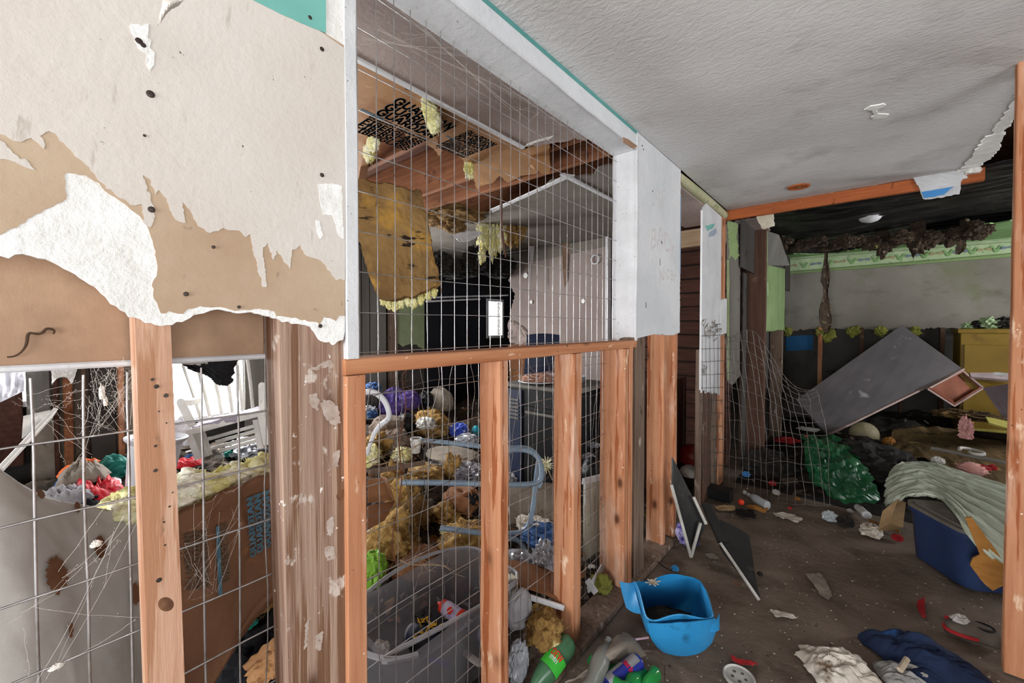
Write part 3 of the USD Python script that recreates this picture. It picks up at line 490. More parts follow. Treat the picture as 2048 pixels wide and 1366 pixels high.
# mesh across the end of the hall
em = thing('wire_mesh', 'sagging wire mesh curtain crossing the end of the hall into the green room', 'wire mesh', PY(1540, 1000, 3.72))
rows = [[(1448, 668), (1476, 667), (1515, 668), (1562, 742), (1634, 776)], [(1455, 735), (1486, 742), (1532, 765), (1578, 800), (1640, 800)], [(1458, 850), (1500, 860), (1545, 868), (1592, 875), (1655, 880)], [(1458, 985), (1500, 995), (1545, 1003), (1600, 1010), (1662, 1010)]]
EM = Patch([[PY(u, v, 3.72 + .03 * ((i + k) % 2)) for k, (u, v) in enumerate(r)] for i, r in enumerate(rows)])
for i in range(15):
    s = np.linspace(0, 1, 26); b = np.full(26, i / 14) + (meshkit.fbm(np.stack([s * 7, s * 0 + i * 3.3, s * 0], -1), 3, 1) - .5) * .05
    part(em, 'vertical_wire', tube(EM.ev(s, np.clip(b, 0, 1)), .0024, 5), LOOK['wire_dull'], True)
for j in range(12):
    s = np.linspace(0, 1, 26); a = np.full(26, j / 11) + (meshkit.fbm(np.stack([s * 5, s * 0 + j * 2.3, s * 0], -1), 3, 4) - .5) * .03
    part(em, 'horizontal_wire', tube(EM.ev(np.clip(a, 0, 1), s), .0022, 5), LOOK['wire_dull'], True)
sm = thing('wire_mesh', 'wire mesh stapled over the foot of the white board strip', 'wire mesh', PX(1425, 980, W0 + .012))
for i in range(7):
    u = 1404 + i * 8; part(sm, 'vertical_wire', wire(PX(u, 672, W0 + .014), PX(u + 2, 965, W0 + .014), .006, 16, 500 + i, r=.0019), LOOK['wire_dull'], True)
for j in range(12):
    v = 672 + j * 26; part(sm, 'horizontal_wire', wire(PX(1403, v, W0 + .016), PX(1451, v - 2, W0 + .016), .004, 10, 520 + j, r=.0019), LOOK['wire_dull'], True)

# ------------------------------------------------------------------ cobwebs and dry tendrils on the mesh
def web(label, anchors, X, n, seed, r=.00015, sag=.012, beads=60, clump=None):
    rg = np.random.default_rng(seed); A = [PX(u, v, X) for u, v in anchors]; T = []
    for i in range(n):
        p, q = A[rg.integers(len(A))], A[rg.integers(len(A))]
        if np.linalg.norm(p - q) < .01: continue
        a, b = sorted(rg.random(2)); 
        if b - a < .3: a, b = 0, 1
        p2, q2 = p + (q - p) * a + rg.normal(size=3) * .006, p + (q - p) * b + rg.normal(size=3) * .006
        s = np.linspace(0, 1, 9)[:, None]; P = p2 + (q2 - p2) * s; P[:, 2] -= (4 * s * (1 - s))[:, 0] * sag * rg.random(); P += rg.normal(size=P.shape) * .0008
        T.append(tube(P, r * (.6 + rg.random()), 3))
        for _ in range(beads // n + 1):
            c = P[rg.integers(9)] + rg.normal(size=3) * .002; o = trimesh.creation.icosphere(0, r * (1.5 + rg.random() * 3)); o.apply_translation(c); T.append(o)
    for (u, v, w, h) in clump or ():
        c = PX(u, v, X); k = crumple(c - [0, 0, h * .4], (.003, w, h), seed, 3, .9); T.append(k)
    return solo('cobweb', label, 'cobweb', T, LOOK['web'], True)
web('dense dusty cobweb hung in the upper corner beside the pale stud', [(272, 715), (275, 740), (240, 722), (190, 730), (192, 770), (205, 800), (270, 790), (215, 825), (255, 850), (190, 860), (225, 745), (262, 760), (230, 780)], -.99, 70, 1, r=.00014, clump=[(204, 790, .004, .018), (211, 806, .003, .012)], beads=300)
web('thin beaded cobweb strands crossing the far left bays of mesh', [(28, 790), (105, 795), (150, 800), (190, 818), (222, 855), (150, 920), (190, 900), (100, 840), (60, 830), (190, 770)], -.99, 26, 2, beads=120)
web('long cobweb threads slanting over the grey sheet near the floor', [(0, 1240), (80, 1190), (160, 1140), (235, 1070), (290, 1010), (110, 1330), (190, 1280), (30, 1235), (240, 1030), (255, 960), (70, 1366), (270, 1240)], -.985, 15, 3, beads=120, clump=[(192, 1090, .008, .008), (113, 1335, .01, .006)])
web('faint cobweb threads on the mesh in front of the kraft paper print', [(380, 1190), (430, 1185), (395, 1010), (440, 990), (470, 1010), (520, 950), (480, 1040), (400, 1120), (365, 1080)], -.985, 26, 4, beads=60)
web('grey cobweb spanning the mesh under the header beam', [(725, 80), (755, 55), (800, 20), (860, 20), (900, 60), (960, 110), (1020, 220), (1060, 240), (1100, 200), (1160, 250)], -.99, 30, 5, r=.0002, beads=40)
def twig(label, pts, X, seed, r=.0022, look='twig', n=26, leaves=8):
    rg = np.random.default_rng(seed); P = [PX(u, v, X) for u, v in pts]; T = [tube(P, [r, r * .9, r * .5], 5, 30)]
    s = np.array(T[0].vertices)[::5]
    for i in range(n):
        c = s[rg.integers(len(s))]; d = rg.normal(size=3) * [.3, 1, 1]; d /= np.linalg.norm(d); L = .02 + rg.random() * .05
        T.append(tube([c, c + d * L * .5 + [0, 0, -.004], c + d * L + rg.normal(size=3) * .008], [r * .4, r * .2], 4))
    w = solo('dry_vine', label, 'vine', T, LOOK[look], True)
mat('twig', '7c5038', '5a3726', 40); mat('tendril', 'a38c70', '7f6a52', 40)
twig('dry reddish vine climbing the mesh behind the first rail bay', [(795, 1130), (790, 1040), (803, 960), (800, 870), (812, 800), (805, 750), (828, 735)], -1.03, 7, n=40)
twig('dry grey tendrils hooked across the mesh just above the clear tote', [(800, 1120), (840, 1130), (875, 1130), (900, 1140)], -1.02, 8, look='tendril', n=18)
twig('dry pale tendrils hanging in the bay beside the first orange stud', [(745, 930), (775, 925), (830, 895), (880, 860)], -1.02, 9, r=.0016, look='tendril', n=30)
# ------------------------------------------------------------------ kitchen ceiling, torn open
KZ = 2.40
a, b = PZ(1045, 295, KZ), PZ(1182, 276, KZ)
kc = thing('ceiling_kitchen', 'mauve kitchen ceiling board with a torn end', 'ceiling', (-1.25, 1, KZ), kind='structure')
part(kc, 'board', slab(jagged([(-1.03, YN, 0), (-1.03, b[1], .02), (b[0], b[1], .02), (a[0], a[1], 0), (-1.46, YN, 0)], 0, .014, 3), .012, faceZ(KZ)), LOOK['ceiling_mauve'], False)
part(kc, 'torn_lip', sheetZ([(1043, 297, .006), (1060, 290), (1075, 284), (1100, 278), (1108, 272), (1078, 280), (1056, 288)], KZ - .004, .006, .004, 3, .006), LOOK['gypsum_white'], False)
solo('trim_2', 'long white batten edging the torn kitchen ceiling', 'batten', beam(-1.472, -1.446, -.6, PZ(1045, 295, KZ)[1], KZ - .010, KZ + .004, .003, .001, 3), LOOK['white_trim'], 25, kind='structure')
K2 = jagged([(*PZ(1240, 318, KZ)[:2], .03), (*PZ(1180, 352, KZ)[:2], .03), (*PZ(1130, 352, KZ)[:2], .02), (*PZ(980, 425, KZ)[:2], .05), (*PZ(860, 452, KZ)[:2], .06), (-4.7, 2.9, 0), (-4.7, 4.25, 0), (-1.03, 4.25, 0), (-1.03, 2.3, 0)], 0, .03, 6)
k2 = thing('ceiling_kitchen', 'brown-grey textured kitchen ceiling beyond the hole', 'ceiling', (-2.5, 3.5, KZ), kind='structure')
part(k2, 'board', slab(K2, .012, faceZ(KZ)), LOOK['ceiling_popcorn'], False)
part(k2, 'torn_edge', sheetZ([(982, 419, .003), (1010, 408), (1050, 390), (1090, 372), (1118, 358), (1134, 350), (1150, 352), (1130, 360), (1100, 373), (1050, 396), (1005, 416), (985, 426)], KZ - .006, .008, .004, 4, .012), LOOK['white_trim'], False)
a = PZ(1132, 351, KZ)
solo('trim_3', 'white batten on the textured ceiling beyond the hole', 'batten', beam(a[0] - .018, a[0] + .022, a[1] - .05, 4.2, KZ - .012, KZ, .003, .001, 4), LOOK['white_trim'], 25, kind='structure')
mat('joist_wood', '8a5a3c', '6e432a', 4, stretch=(.6, 10, 10), rough=.85, specks=[('4b2c1b', 6, .6, .1)])
for i, (y, z0, lb) in enumerate(((1.43, 2.46, 'brown ceiling joist behind the hanging insulation batt'), (1.98, 2.44, 'reddish ceiling joist just past the torn mauve board'), (2.22, 2.42, 'ceiling joist over the torn edge of the textured ceiling'), (.85, 2.47, 'ceiling joist nearest the white corner trim'), (2.9, 2.44, 'ceiling joist above the textured kitchen ceiling'))):
    solo('ceiling_joist', lb, 'joist', beam(-4.7, -1.06, y, y + .04, z0, 2.78, .004, .003, 50 + i), LOOK['joist_wood'], 25)
def heavy(m, d, ax):
    ax = np.array(ax, float); return trimesh.util.concatenate([trimesh.Trimesh(np.array(m.vertices) + ax * np.array(o) * d, m.faces, process=False) for o in ((0, 0, 0), (1, 0, 0), (0, 1, 0), (1, 1, 0), (-1, 0, 0), (0, -1, 0))])
def printed(parent, P, at, s, lines, col='ink_blue', da=(0, 1), db=(1, 0)):
    for txt, x, y, h in lines:
        m = meshkit.text_mesh(txt, h, .001, True); v = np.array(m.vertices); v[:, 0] += x; v[:, 1] += y; m.vertices = v
        part(parent, 'printed_lettering', P.put(m, at[0], at[1], da, db, s), LOOK[col], False)
# kraft backing that shows its print to the room below
ky0, ky1, kx0, kx1 = .35, 1.86, -1.47, -1.98
def plan(y, x, z=0): return (x, y, 2.425 + z)
def kraft_sheet(label, poly, z, seed, text_at=None, h=.05, lookk='kraft'):
    k = thing('kraft_insulation', label, 'insulation', (*PZ(*poly[0][:2], z)[:2], z))
    part(k, 'paper_face', sheetZ(poly, z, .002, .008, seed, .012), LOOK[lookk], False)
    if text_at is not None:
        x0, y0 = text_at; lines = [('GUARDIAN', 0, h * 2.2, h), ('GUARDIAN', 0, h * 1.1, h), ('GUARDIAN', 0, 0, h), ('BUILDING INSULATION', 0, -h * .85, h * .55), ('FIBERGLASS', 0, -h * 1.85, h * .8), ('FIBERGLASS', 0, -h * 2.75, h * .8), ('FIBERGLASS', 0, -h * 3.65, h * .8)]
        for t_, x, y, hh in lines:
            m = meshkit.text_mesh(t_, hh, .001, True); v = np.array(m.vertices); v[:, 0] *= (h * 5.2) / max(v[:, 0].max(), 1e-6)
            m.vertices = np.stack([x0 + y + v[:, 1], y0 + x + v[:, 0], z - .0012 - v[:, 2] * .3], 1); m = heavy(m, hh * .02, (1, 1, 0)); part(k, 'printed_lettering', m, LOOK['ink_blue'], False)
        part(k, 'printed_bar', beam(x0 - h * .38, x0 - h * .12, y0 - h * .9, y0 + h * 1.0, z - .0014, z - .0008, .0001), LOOK['ink_blue'], False)
    return k
q = PZ(748, 226, 2.42)
kraft_sheet('printed kraft insulation paper above the torn ceiling, nearest the corner trim', [(640, 60), (720, 128), (885, 216), (884, 240), (872, 300), (858, 292), (850, 280), (838, 286), (832, 276), (820, 290), (810, 268), (800, 258), (786, 262), (778, 280), (768, 274), (752, 282), (736, 330), (722, 372), (690, 372)], 2.42, 3, (q[0], q[1]), .066)
q = PZ(905, 277, 2.42)
kraft_sheet('second printed kraft sheet drooping further along the white batten', [(880, 212), (1046, 300), (1100, 283), (1098, 300), (1096, 340), (1080, 330), (1072, 348), (1040, 352), (1016, 366), (1000, 352), (985, 366), (960, 372), (955, 384), (948, 360), (935, 330), (905, 300), (890, 284), (878, 312), (868, 300)], 2.425, 5, (q[0], q[1]), .042)
def lump(label, cs, look='wool_yellow', amp=.5, name='insulation_tuft', cat='insulation', sub=4):
    return solo(name, label, cat, [fluff(c, r, s, amp, 2.3, sub) for c, r, s in cs], LOOK[look], True)
lump('pale yellow tuft hanging beside the boldly printed kraft paper', [(PZ(858, 212, 2.40), (.025, .04, .05), 1), (PZ(866, 238, 2.39), (.03, .045, .06), 2)], 'wool_pale')
lump('yellow tuft hanging from the near end of the printed paper', [(PZ(746, 282, 2.41), (.03, .03, .06), 3), (PZ(738, 305, 2.38), (.025, .03, .06), 4)], 'wool_pale')
lump('small pale tuft at the torn fold of the second kraft sheet', [(PZ(938, 335, 2.40), (.022, .03, .06), 5)], 'wool_pale', .8)
solo('torn_paper', 'dark curled paper hanging beside the yellow tuft overhead', 'paper', Patch(pg([[(868, 200, 2.0), (884, 230, 1.95), (886, 262, 1.95)], [(876, 200, 2.05), (878, 235, 2.1), (872, 280, 2.05)]])).mesh(8, 16, .002, .01, 5, 3, .1), LOOK['kraft_dark'], 30)
solo('torn_paper', 'pale kraft flap with a dark tip below the end of the white batten', 'paper', Patch(pg([[(1060, 300, 2.5), (1080, 290, 2.5), (1098, 286, 2.5)], [(1062, 322, 2.45), (1082, 318, 2.45), (1100, 312, 2.45)], [(1060, 332, 2.5), (1078, 345, 2.45), (1100, 348, 2.45)]])).mesh(14, 14, .002, .015, 5, 4, .12), LOOK['kraft'], 30)
# hanging batt
hb = thing('insulation_batt', 'thick amber insulation batt with black streaks hanging from the torn ceiling', 'insulation', PD(800, 600, 2.5))
B = Patch(pg([[(705, 368, 2.58), (770, 378, 2.6), (838, 392, 2.66)], [(716, 450, 2.52), (785, 455, 2.54), (850, 460, 2.62)], [(738, 530, 2.48), (800, 530, 2.5), (862, 525, 2.6)], [(770, 602, 2.46), (820, 600, 2.48), (874, 578, 2.58)]]))
part(hb, 'wool', B.mesh(90, 60, .07, .022, 6, 3, .05), LOOK['wool_batt'], True)
part(hb, 'kraft_edge', Patch(pg([[(834, 392, 2.66), (848, 460, 2.62), (861, 525, 2.6), (873, 580, 2.58)], [(840, 396, 2.80), (853, 458, 2.76), (864, 524, 2.72), (874, 572, 2.70)]])).mesh(4, 20, .003, 0), LOOK['kraft_dark'], 30)
part(hb, 'kraft_strap', Patch([[PD(715, 374, 2.62), PD(732, 376, 2.62)], [PZ(722, 330, 2.43), PZ(736, 330, 2.43)], [PZ(726, 322, 2.47), PZ(738, 322, 2.47)]]).mesh(8, 4, .003, .004), LOOK['kraft_dark'], 30, 'torn strap of kraft paper up to the joist')
fr = [fluff(PD(u, v, t), (.016, .02, .03), i, .8, 2.4, 3) for i, (u, v, t) in enumerate([(722, 450, 2.5), (730, 480, 2.49), (734, 500, 2.48), (742, 530, 2.47), (752, 556, 2.46), (760, 580, 2.46), (768, 600, 2.45), (778, 608, 2.45), (790, 612, 2.46), (802, 606, 2.47), (816, 602, 2.47), (828, 606, 2.48), (842, 598, 2.5), (856, 590, 2.52), (868, 584, 2.54)])]
part(hb, 'pale_fringe', fr, LOOK['wool_pale'], True, 'ragged pale fringe', 'stuff')
lump('lumpy brown and yellow wool spilling from the ceiling crack', [(PD(870, 440, 3.72), (.14, .12, .05), 6), (PD(905, 446, 3.75), (.11, .12, .08), 7), (PD(935, 433, 3.7), (.15, .12, .05), 8), (PD(896, 424, 3.6), (.17, .12, .05), 11)], 'wool_batt', .7)
for i, (pts, lb) in enumerate((([(880, 452), (900, 438), (930, 430), (955, 424), (940, 446), (905, 462)], 'curled cream strip along the ceiling crack'), ([(905, 470), (940, 462), (965, 466), (948, 480), (930, 484), (915, 482)], 'sagging cream scrap below the ceiling crack'))):
    c = [PD(u, v, 3.72) for u, v in pts]
    solo('ceiling_scrap', lb, 'drywall scrap', Patch([c[:3], [c[5] if len(c) > 5 else c[4], c[4], c[3]]]).mesh(8, 24, .008, .02, 6, i, .1), LOOK['white_trim'], 30)
lump('bright yellow shreds dangling from the ceiling crack', [(PD(968, 470, 4.02), (.05, .06, .13), 9), (PD(985, 482, 4.02), (.035, .05, .15), 10), (PD(964, 512, 4.02), (.03, .03, .06), 11), (PD(1000, 472, 4.02), (.045, .05, .11), 12)], 'wool_pale', .95)
lump('olive shreds at the end of the ceiling crack', [(PD(1025, 470, 4.1), (.07, .06, .10), 13), (PD(1040, 464, 4.1), (.05, .04, .08), 14)], 'wool_yellow', .95)
solo('hanging_strip', 'thin brown strip dangling through the ceiling crack', 'strip', Patch(pg([[(1001, 366, 3.0), (1000, 430, 3.1), (1003, 475, 3.2), (1010, 516, 3.2)], [(1006, 366, 3.0), (1005, 430, 3.11), (1008, 475, 3.21), (1013, 512, 3.2)]])).mesh(4, 24, .004, .01, 4, 1), LOOK['wood_brown'], 30)

# ------------------------------------------------------------------ kitchen walls
mw = thing('wall_kitchen', 'mauve kitchen wall with a ragged burnt edge', 'wall', (-3.0, 4.2, 0), kind='structure')
part(mw, 'wall_board', sheetY([(1010, 512, .0), (1214, 476, .0), (1214, 800, .0), (1060, 800, .02), (1050, 720), (1036, 690), (1020, 684), (1026, 650), (1018, 640), (1024, 610), (1030, 590), (1022, 575), (1016, 560), (1023, 545), (1014, 530)], 4.2, .014, .02, 4), LOOK['wall_mauve'], False)
part(mw, 'cornice_band', sheetY([(1010, 510, 0), (1214, 474, 0), (1214, 492, 0), (1090, 518, .004), (1018, 532, .01)], 4.184, .012, .004, 5), LOOK['ceiling_popcorn'], False)
part(mw, 'end_stud', beam(PY(1210, 600, 4.17)[0], PY(1215, 600, 4.17)[0], 4.17, 4.26, 0, 2.40, .003), LOOK['white_trim'], False)
mat('stain', '5b4636', '7a6251', 9, rough=.9)
part(mw, 'stain_run', sheetY([(1124, 484, .004), (1138, 482), (1136, 530), (1134, 560), (1129, 575), (1126, 545)], 4.181, .002, .006, 6), LOOK['stain'], False, 'brown rust run down the board')
for i, (u, v, r) in enumerate(((1051, 551, 6), (1166, 602, 5), (1062, 604, 4))):
    part(mw, 'bare_spot', sheetY([(u + r * math.cos(k) * .8, v + r * math.sin(k)) for k in np.linspace(0, 6.28, 7)[:-1][::-1]], 4.182, .002, .006, 9 + i), LOOK['gypsum_white'], False)
c = PY(1190, 519, 4.178); rg_ = trimesh.creation.torus(.05, .008, 28, 8); rg_.apply_transform(trimesh.transformations.rotation_matrix(math.pi / 2, [1, 0, 0])); rg_.apply_translation(c)
solo('wall_ring', 'white ring plate fixed on the mauve kitchen wall', 'ring', rg_, LOOK['white_trim'], 40)
solo('hanging_strip', 'white tapering strip peeling from the kitchen ceiling in front of the mauve wall', 'strip', Patch(pg([[(1058, 488, 5.1), (1061, 530, 5.1), (1060, 576, 5.1)], [(1069, 488, 5.1), (1065, 530, 5.12), (1061, 576, 5.12)]])).mesh(5, 18, .004, .01, 4, 2), LOOK['white_trim'], 30)
solo('torn_paper', 'crumpled pale wallpaper curling off the foot of the mauve wall', 'paper', Patch([[PY(u, v, 4.19) for u, v in r] for r in ([(1018, 640), (1035, 645), (1056, 662)], [(1016, 668), (1036, 660), (1058, 676)], [(1022, 686), (1040, 690), (1054, 692)])]).mesh(16, 16, .004, .08, 5, 7, .15), LOOK['ceiling_mauve'], 30)
# pieces of the far left wall
def wallpiece(name, label, pts, X, look, seed, th=.014, jag=.012): return solo(name, label, 'wall panel', sheetX(pts, X, th, jag, seed, .02), LOOK[look], False)
gp = thing('wall_panelling', 'grey grooved panelling on the far wall behind the hanging batt', 'wall panel', PX(745, 700, XL + .03))
yy = [PX(u, 650, XL + .03)[1] for u in (712, 724, 740, 756, 773)]
for i in range(4): part(gp, 'board', beam(XL + .01, XL + .035, yy[i] + .006, yy[i + 1] - .006, 0, 2.4, .006), LOOK['panel_grey'], 25)
solo('door_casing', 'grey weathered casing between the panelling and the green wall', 'door casing', beam(XL + .01, XL + .07, PX(774, 650, XL)[1], PX(790, 650, XL)[1], 0, 2.4, .004), LOOK['wood_weathered'], 25)
wallpiece('wall_board', 'sage green drywall with torn lower edge on the far wall', [(792, 520, 0), (849, 520, 0), (849, 702, .02), (835, 690), (820, 688), (806, 694), (792, 684)], XL + .03, 'wall_sage', 3)
wallpiece('wall_board', 'lower dull green board below the torn sage drywall', [(790, 690, 0), (849, 690, 0), (849, 860, 0), (790, 860, 0)], XL + .014, 'wall_dark_grey', 4)
wallpiece('wall_board', 'navy black board around the bright slit window', [(852, 500, 0), (972, 500, 0), (972, 870, 0), (852, 870, 0)], XL + .02, 'wall_navy', 5)  # near black boards on either side of the slit window
wallpiece('wall_board', 'navy black board beyond the bright slit window', [(1005, 500, 0), (1060, 500, 0), (1060, 870, 0), (1005, 870, 0)], XL + .02, 'wall_navy', 6)
for i, (u0, v0, u1, v1, X, lb) in enumerate(((840, 596, 1016, 590, XL + .25, 'thin white pipe across the dark wall above the slit window'), (852, 603, 960, 598, XL + .35, 'second thin white pipe just below the first'))):
    solo('wall_pipe', lb, 'pipe', tube([PX(u0, v0, X), PX(u1, v1, X)], .014, 8), LOOK['white_trim'], 40)
rg = np.random.default_rng(5); mat('char', '2c2824', '1a1816', 20, rough=.95, specks=[('55504a', 30, .66, .05)])
solo('dark_debris', 'black shreds hanging above the dark opening', 'charred debris', [crumple(PX(u, 525 + 30 * rg.random() + (1015 - u) * .06, XL + .9 + rg.random() * .3), (.10 + .1 * rg.random(), .14, .08 + .1 * rg.random()), i, 3, .9) for i, u in enumerate(np.linspace(855, 1012, 22))], LOOK['char'], 25, kind='stuff')
# windows of the left rooms
def window(n, w, label, ctr=True, X=XL):
    t = thing(f'window_{n}', label, 'window', (X, (w[0] + w[2]) / 2, w[1]), kind='structure'); y0, z0, y1, z1 = w; f = .035
    for bx in ((y0 - f, y0 + .012, z0 - f, z1 + f), (y1 - .012, y1 + f, z0 - f, z1 + f)): part(t, 'frame', beam(X - .03, X + .03, *bx, .004), LOOK['white_trim'], 25)
    for bx in ((y0, y1, z0 - f, z0 + .012), (y0, y1, z1 - .012, z1 + f)): part(t, 'frame', beam(X - .03, X + .03, *bx, .004), LOOK['white_trim'], 25)
    part(t, 'pane', beam(X - .062, X - .058, y0, y1, z0, z1, .0005), LOOK['pane_glass'], False)
n_ = {'t': ('transparent_bsdf', {'color': (1, 1, 1)}), 'g': ('glossy_bsdf', {'roughness': .05}), 'm': ('mix_closure', {'fac': .08})}
LOOK['pane_glass'] = usdkit.material(stage, '/World/Looks/pane_glass', n_, [('t.BSDF', 'm.closure1'), ('g.BSDF', 'm.closure2')], surface='m.closure')
window(1, WIN_LEFT, 'low bright window behind the white glider bench'); window(2, WIN_CORNER, 'bright window in the near corner of the left room'); window(4, WIN_UNSEEN, 'unseen kitchen window behind the wide post, placed to light the kitchen'); window(3, WIN_KITCHEN, 'narrow bright slit window in the dark kitchen wall')  # the fourth window is unseen, placed to light the kitchen
# closet with dark boards beyond the white panel
cb = thing('board_wall', 'dark brown horizontal boards lining the closet', 'wall', (-1.4, 4.3, 0), kind='structure')
for i in range(17): part(cb, 'plank', beam(-2.15, -.93, 4.28 + .01 * (i % 2), 4.31 + .01 * (i % 2), .02 + i * .142, .15 + i * .142, .006, .003, 70 + i), LOOK['dark_boards'], 25)
solo('closet_header', 'cream bare board at the top of the dark closet', 'header', beam(-2.1, -.93, 4.18, 4.25, 2.17, 2.34, .004, .003, 4), mat('bare_board', 'b39b80', 'a08569', 4, stretch=(.6, 8, 8), specks=[('7d654e', 8, .62, .1)]), 25)
# ------------------------------------------------------------------ green room beyond the hall
gw = thing('wall_green_room', 'green-painted side wall of the far room, cut off at waist height', 'wall', (-.77, 5.6, 1.3), kind='structure')
part(gw, 'green_board', sheetX([(1529, 528, 0), (1570, 538, 0), (1570, 660, .015), (1529, 664, 0)], -.77, .014, .012, 3, .02), LOOK['wall_green'], False)
part(gw, 'upper_board', slab([(4.0, 1.9), (7.3, 1.9), (7.3, 2.4), (4.0, 2.4)], .012, faceX(-.80)), LOOK['wall_dark_grey'], False)
part(gw, 'lower_sheathing', slab([(4.4, 0), (7.3, 0), (7.3, 1.9), (4.4, 1.9)], .012, faceX(-.86)), LOOK['wall_dark_grey'], False)
def sY(name, label, cat, pts, Y, look, th=.014, jag=.01, seed=0, **k): return solo(name, label, cat, sheetY(pts, Y, th, jag, seed), LOOK[look], False, **k)
ep = thing('board_end', 'grey drywall end with green smears beside the orange corner stud', 'drywall strip', PY(1465, 760, 4.02))
part(ep, 'grey_board', sheetY([(1453, 440, 0), (1477, 446, .004), (1478, 560, .0), (1477, 755, .02), (1462, 770, .02), (1454, 762, 0)], 4.02, .05, .01, 3), LOOK['panel_grey'], False)
part(ep, 'green_smear', sheetY([(1455, 442, .006), (1475, 448), (1476, 515), (1470, 522), (1462, 512), (1458, 520)], 4.017, .002, .012, 4), LOOK['wall_green'], False)
part(ep, 'green_edge', sheetY([(1453, 520, .004), (1459, 520, .004), (1459, 760), (1454, 760)], 4.016, .002, .003, 5), LOOK['wall_sage'], False)
def sbeam(name, label, cat, u0, u1, v0, v1, Y, d, look, seed=0, floor=False):
    a, b = PY(u0, v0, Y), PY(u1, v1, Y); z0 = 0 if floor else min(a[2], b[2]); return solo(name, label, cat, beam(a[0], b[0], Y, Y + d, z0, max(a[2], b[2]), .004, .002, seed), LOOK[look], 25)
sbeam('timber_post', 'wide dark brown post at the entrance to the green room', 'post', 1482, 1527, 463, 900, 4.6, .07, 'wood_brown', 3, True)
sbeam('stud_strip', 'thin green-painted strip along the edge of the brown post', 'strip', 1528, 1533, 463, 640, 4.68, .03, 'wall_sage', 4)
sbeam('wall_stud', 'greenish stained stud below the green wall', 'stud', 1540, 1562, 660, 900, 5.9, .06, 'wood_weathered', 5, True)
gd = PX(1537, 610, -.76)
solo('switch_plate', 'pale green switch plate edge beside the brown post', 'switch plate', sheetY([(1533, 566), (1536, 564), (1537, 590), (1534, 591)], 4.62, .01, 0, 3), mat('pale_green', 'a9c79b'), False)
solo('hanging_board', 'dark grey ceiling board hanging down at the corner of the green room', 'drywall scrap', Patch([[PY(u, v, y) for u, v, y in r] for r in ([(1531, 461, 4.9), (1556, 470, 5.2)], [(1531, 531, 5.1), (1577, 531, 5.6)])]).mesh(8, 8, .012, .01, 3, 2, .02), LOOK['panel_grey'], 30)
solo('soffit_scrap', 'grey soffit board over the brown post', 'soffit', sheetZ([(1470, 444, .004), (1524, 436, .01), (1540, 462, .01), (1488, 470, .004)], 2.33, .012, .006, 4), LOOK['ceiling_mauve'], False)
solo('drywall_chunk', 'cream broken drywall chunk hanging below the orange header', 'drywall scrap', Patch([[PY(u, v, y) for u, v, y in r] for r in ([(1510, 424, 4.0), (1545, 418, 4.0)], [(1518, 448, 3.99), (1549, 438, 4.0)], [(1526, 458, 4.0), (1549, 452, 4.01)])]).mesh(14, 14, .012, .015, 5, 3, .12), mat('cream', 'd8d2c2', 'b7ae98', 12), 30)
bc = thing('drywall_chunk', 'white torn drywall corner with blue painted stripe at the end of the hall ceiling', 'drywall scrap', PY(1880, 395, 3.94))
BC = Patch([[PY(u, v, y) for u, v, y in r] for r in ([(1822, 352, 3.93), (1870, 346, 3.93), (1928, 342, 3.93)], [(1834, 372, 3.91), (1878, 368, 3.91), (1924, 362, 3.91)], [(1846, 399, 3.92), (1880, 396, 3.92), (1918, 388, 3.92)])])
part(bc, 'board', BC.mesh(24, 30, .014, .012, 7, 3, .06), LOOK['white_trim'], 30)
part(bc, 'blue_stripe', sheetY([(1843, 384, .002), (1908, 373), (1888, 389), (1848, 396)], 3.872, .003, .003, 3), mat('tape_blue', '4f93cf', '4485c2', 9), False)
part(bc, 'torn_lumps', [crumple(PY(u, v, 3.93), (r, r, r * .7), i, 3, .5) for i, (u, v, r) in enumerate(((1836, 352, .05), (1930, 344, .05), (1945, 348, .04), (1922, 360, .03)))], LOOK['gypsum_white'], 30, 'lumps of torn plaster', 'stuff')
# back wall dressing
part(wf, 'upper_board', sheetY([(1564, 543, 0), (2090, 503, 0), (2090, 655, .02), (1900, 656), (1800, 660), (1700, 658), (1564, 661, .0)], YF - .02, .014, .02, 5), LOOK['wall_grey'], False)
part(wf, 'border_band', sheetY([(1564, 520, .0), (2090, 476, 0), (2090, 503, .0), (1564, 545, .0)], YF - .026, .006, .004, 6), LOOK['border_print'], False, 'green printed wallpaper border')
part(wf, 'border_rail', tube([PY(1564, 547, YF - .04), PY(2090, 505, YF - .04)], .022, 8), LOOK['wall_green'], 40)
part(wf, 'cornice', tube([PY(1564, 517, YF - .05), PY(2090, 474, YF - .05)], .03, 8), mat('pale_sage', 'a7b894', '8fa37b', 6), 40)
mat('motif_blue', '76848f'); mat('motif_brown', 'a09570'); mat('motif_green', '7fa36c')
for i, u in enumerate(range(1585, 2026, 24)):
    v = 532 - (u - 1580) * .0845; k = i % 4; c = PY(u, v, YF - .034); col = ('motif_brown', 'motif_green', 'motif_blue', 'motif_green')[k]
    if k in (1, 3): P_ = [(-.05, .03), (-.03, .035), (0, -.01), (.03, .035), (.05, .03), (.01, -.045), (-.01, -.045)]
    else: P_ = [(-.07, .0), (-.045, .022), (-.01, .012), (0, 0), (.01, .012), (.045, .022), (.07, 0), (.045, -.018), (0, -.006), (-.045, -.018)]
    part(wf, 'printed_motif', slab(sg.Polygon([(c[0] + x, c[2] + z) for x, z in P_]).buffer(0), .002, faceY(YF - .034)), LOOK[col], False)
part(wf, 'blue_patch', sheetY([(1572, 672), (1626, 670), (1626, 700), (1572, 702)], YF - .01, .004, .006, 7), mat('blue_board', '22557f', '1c4b72', 5), False, 'patch of blue board between studs')
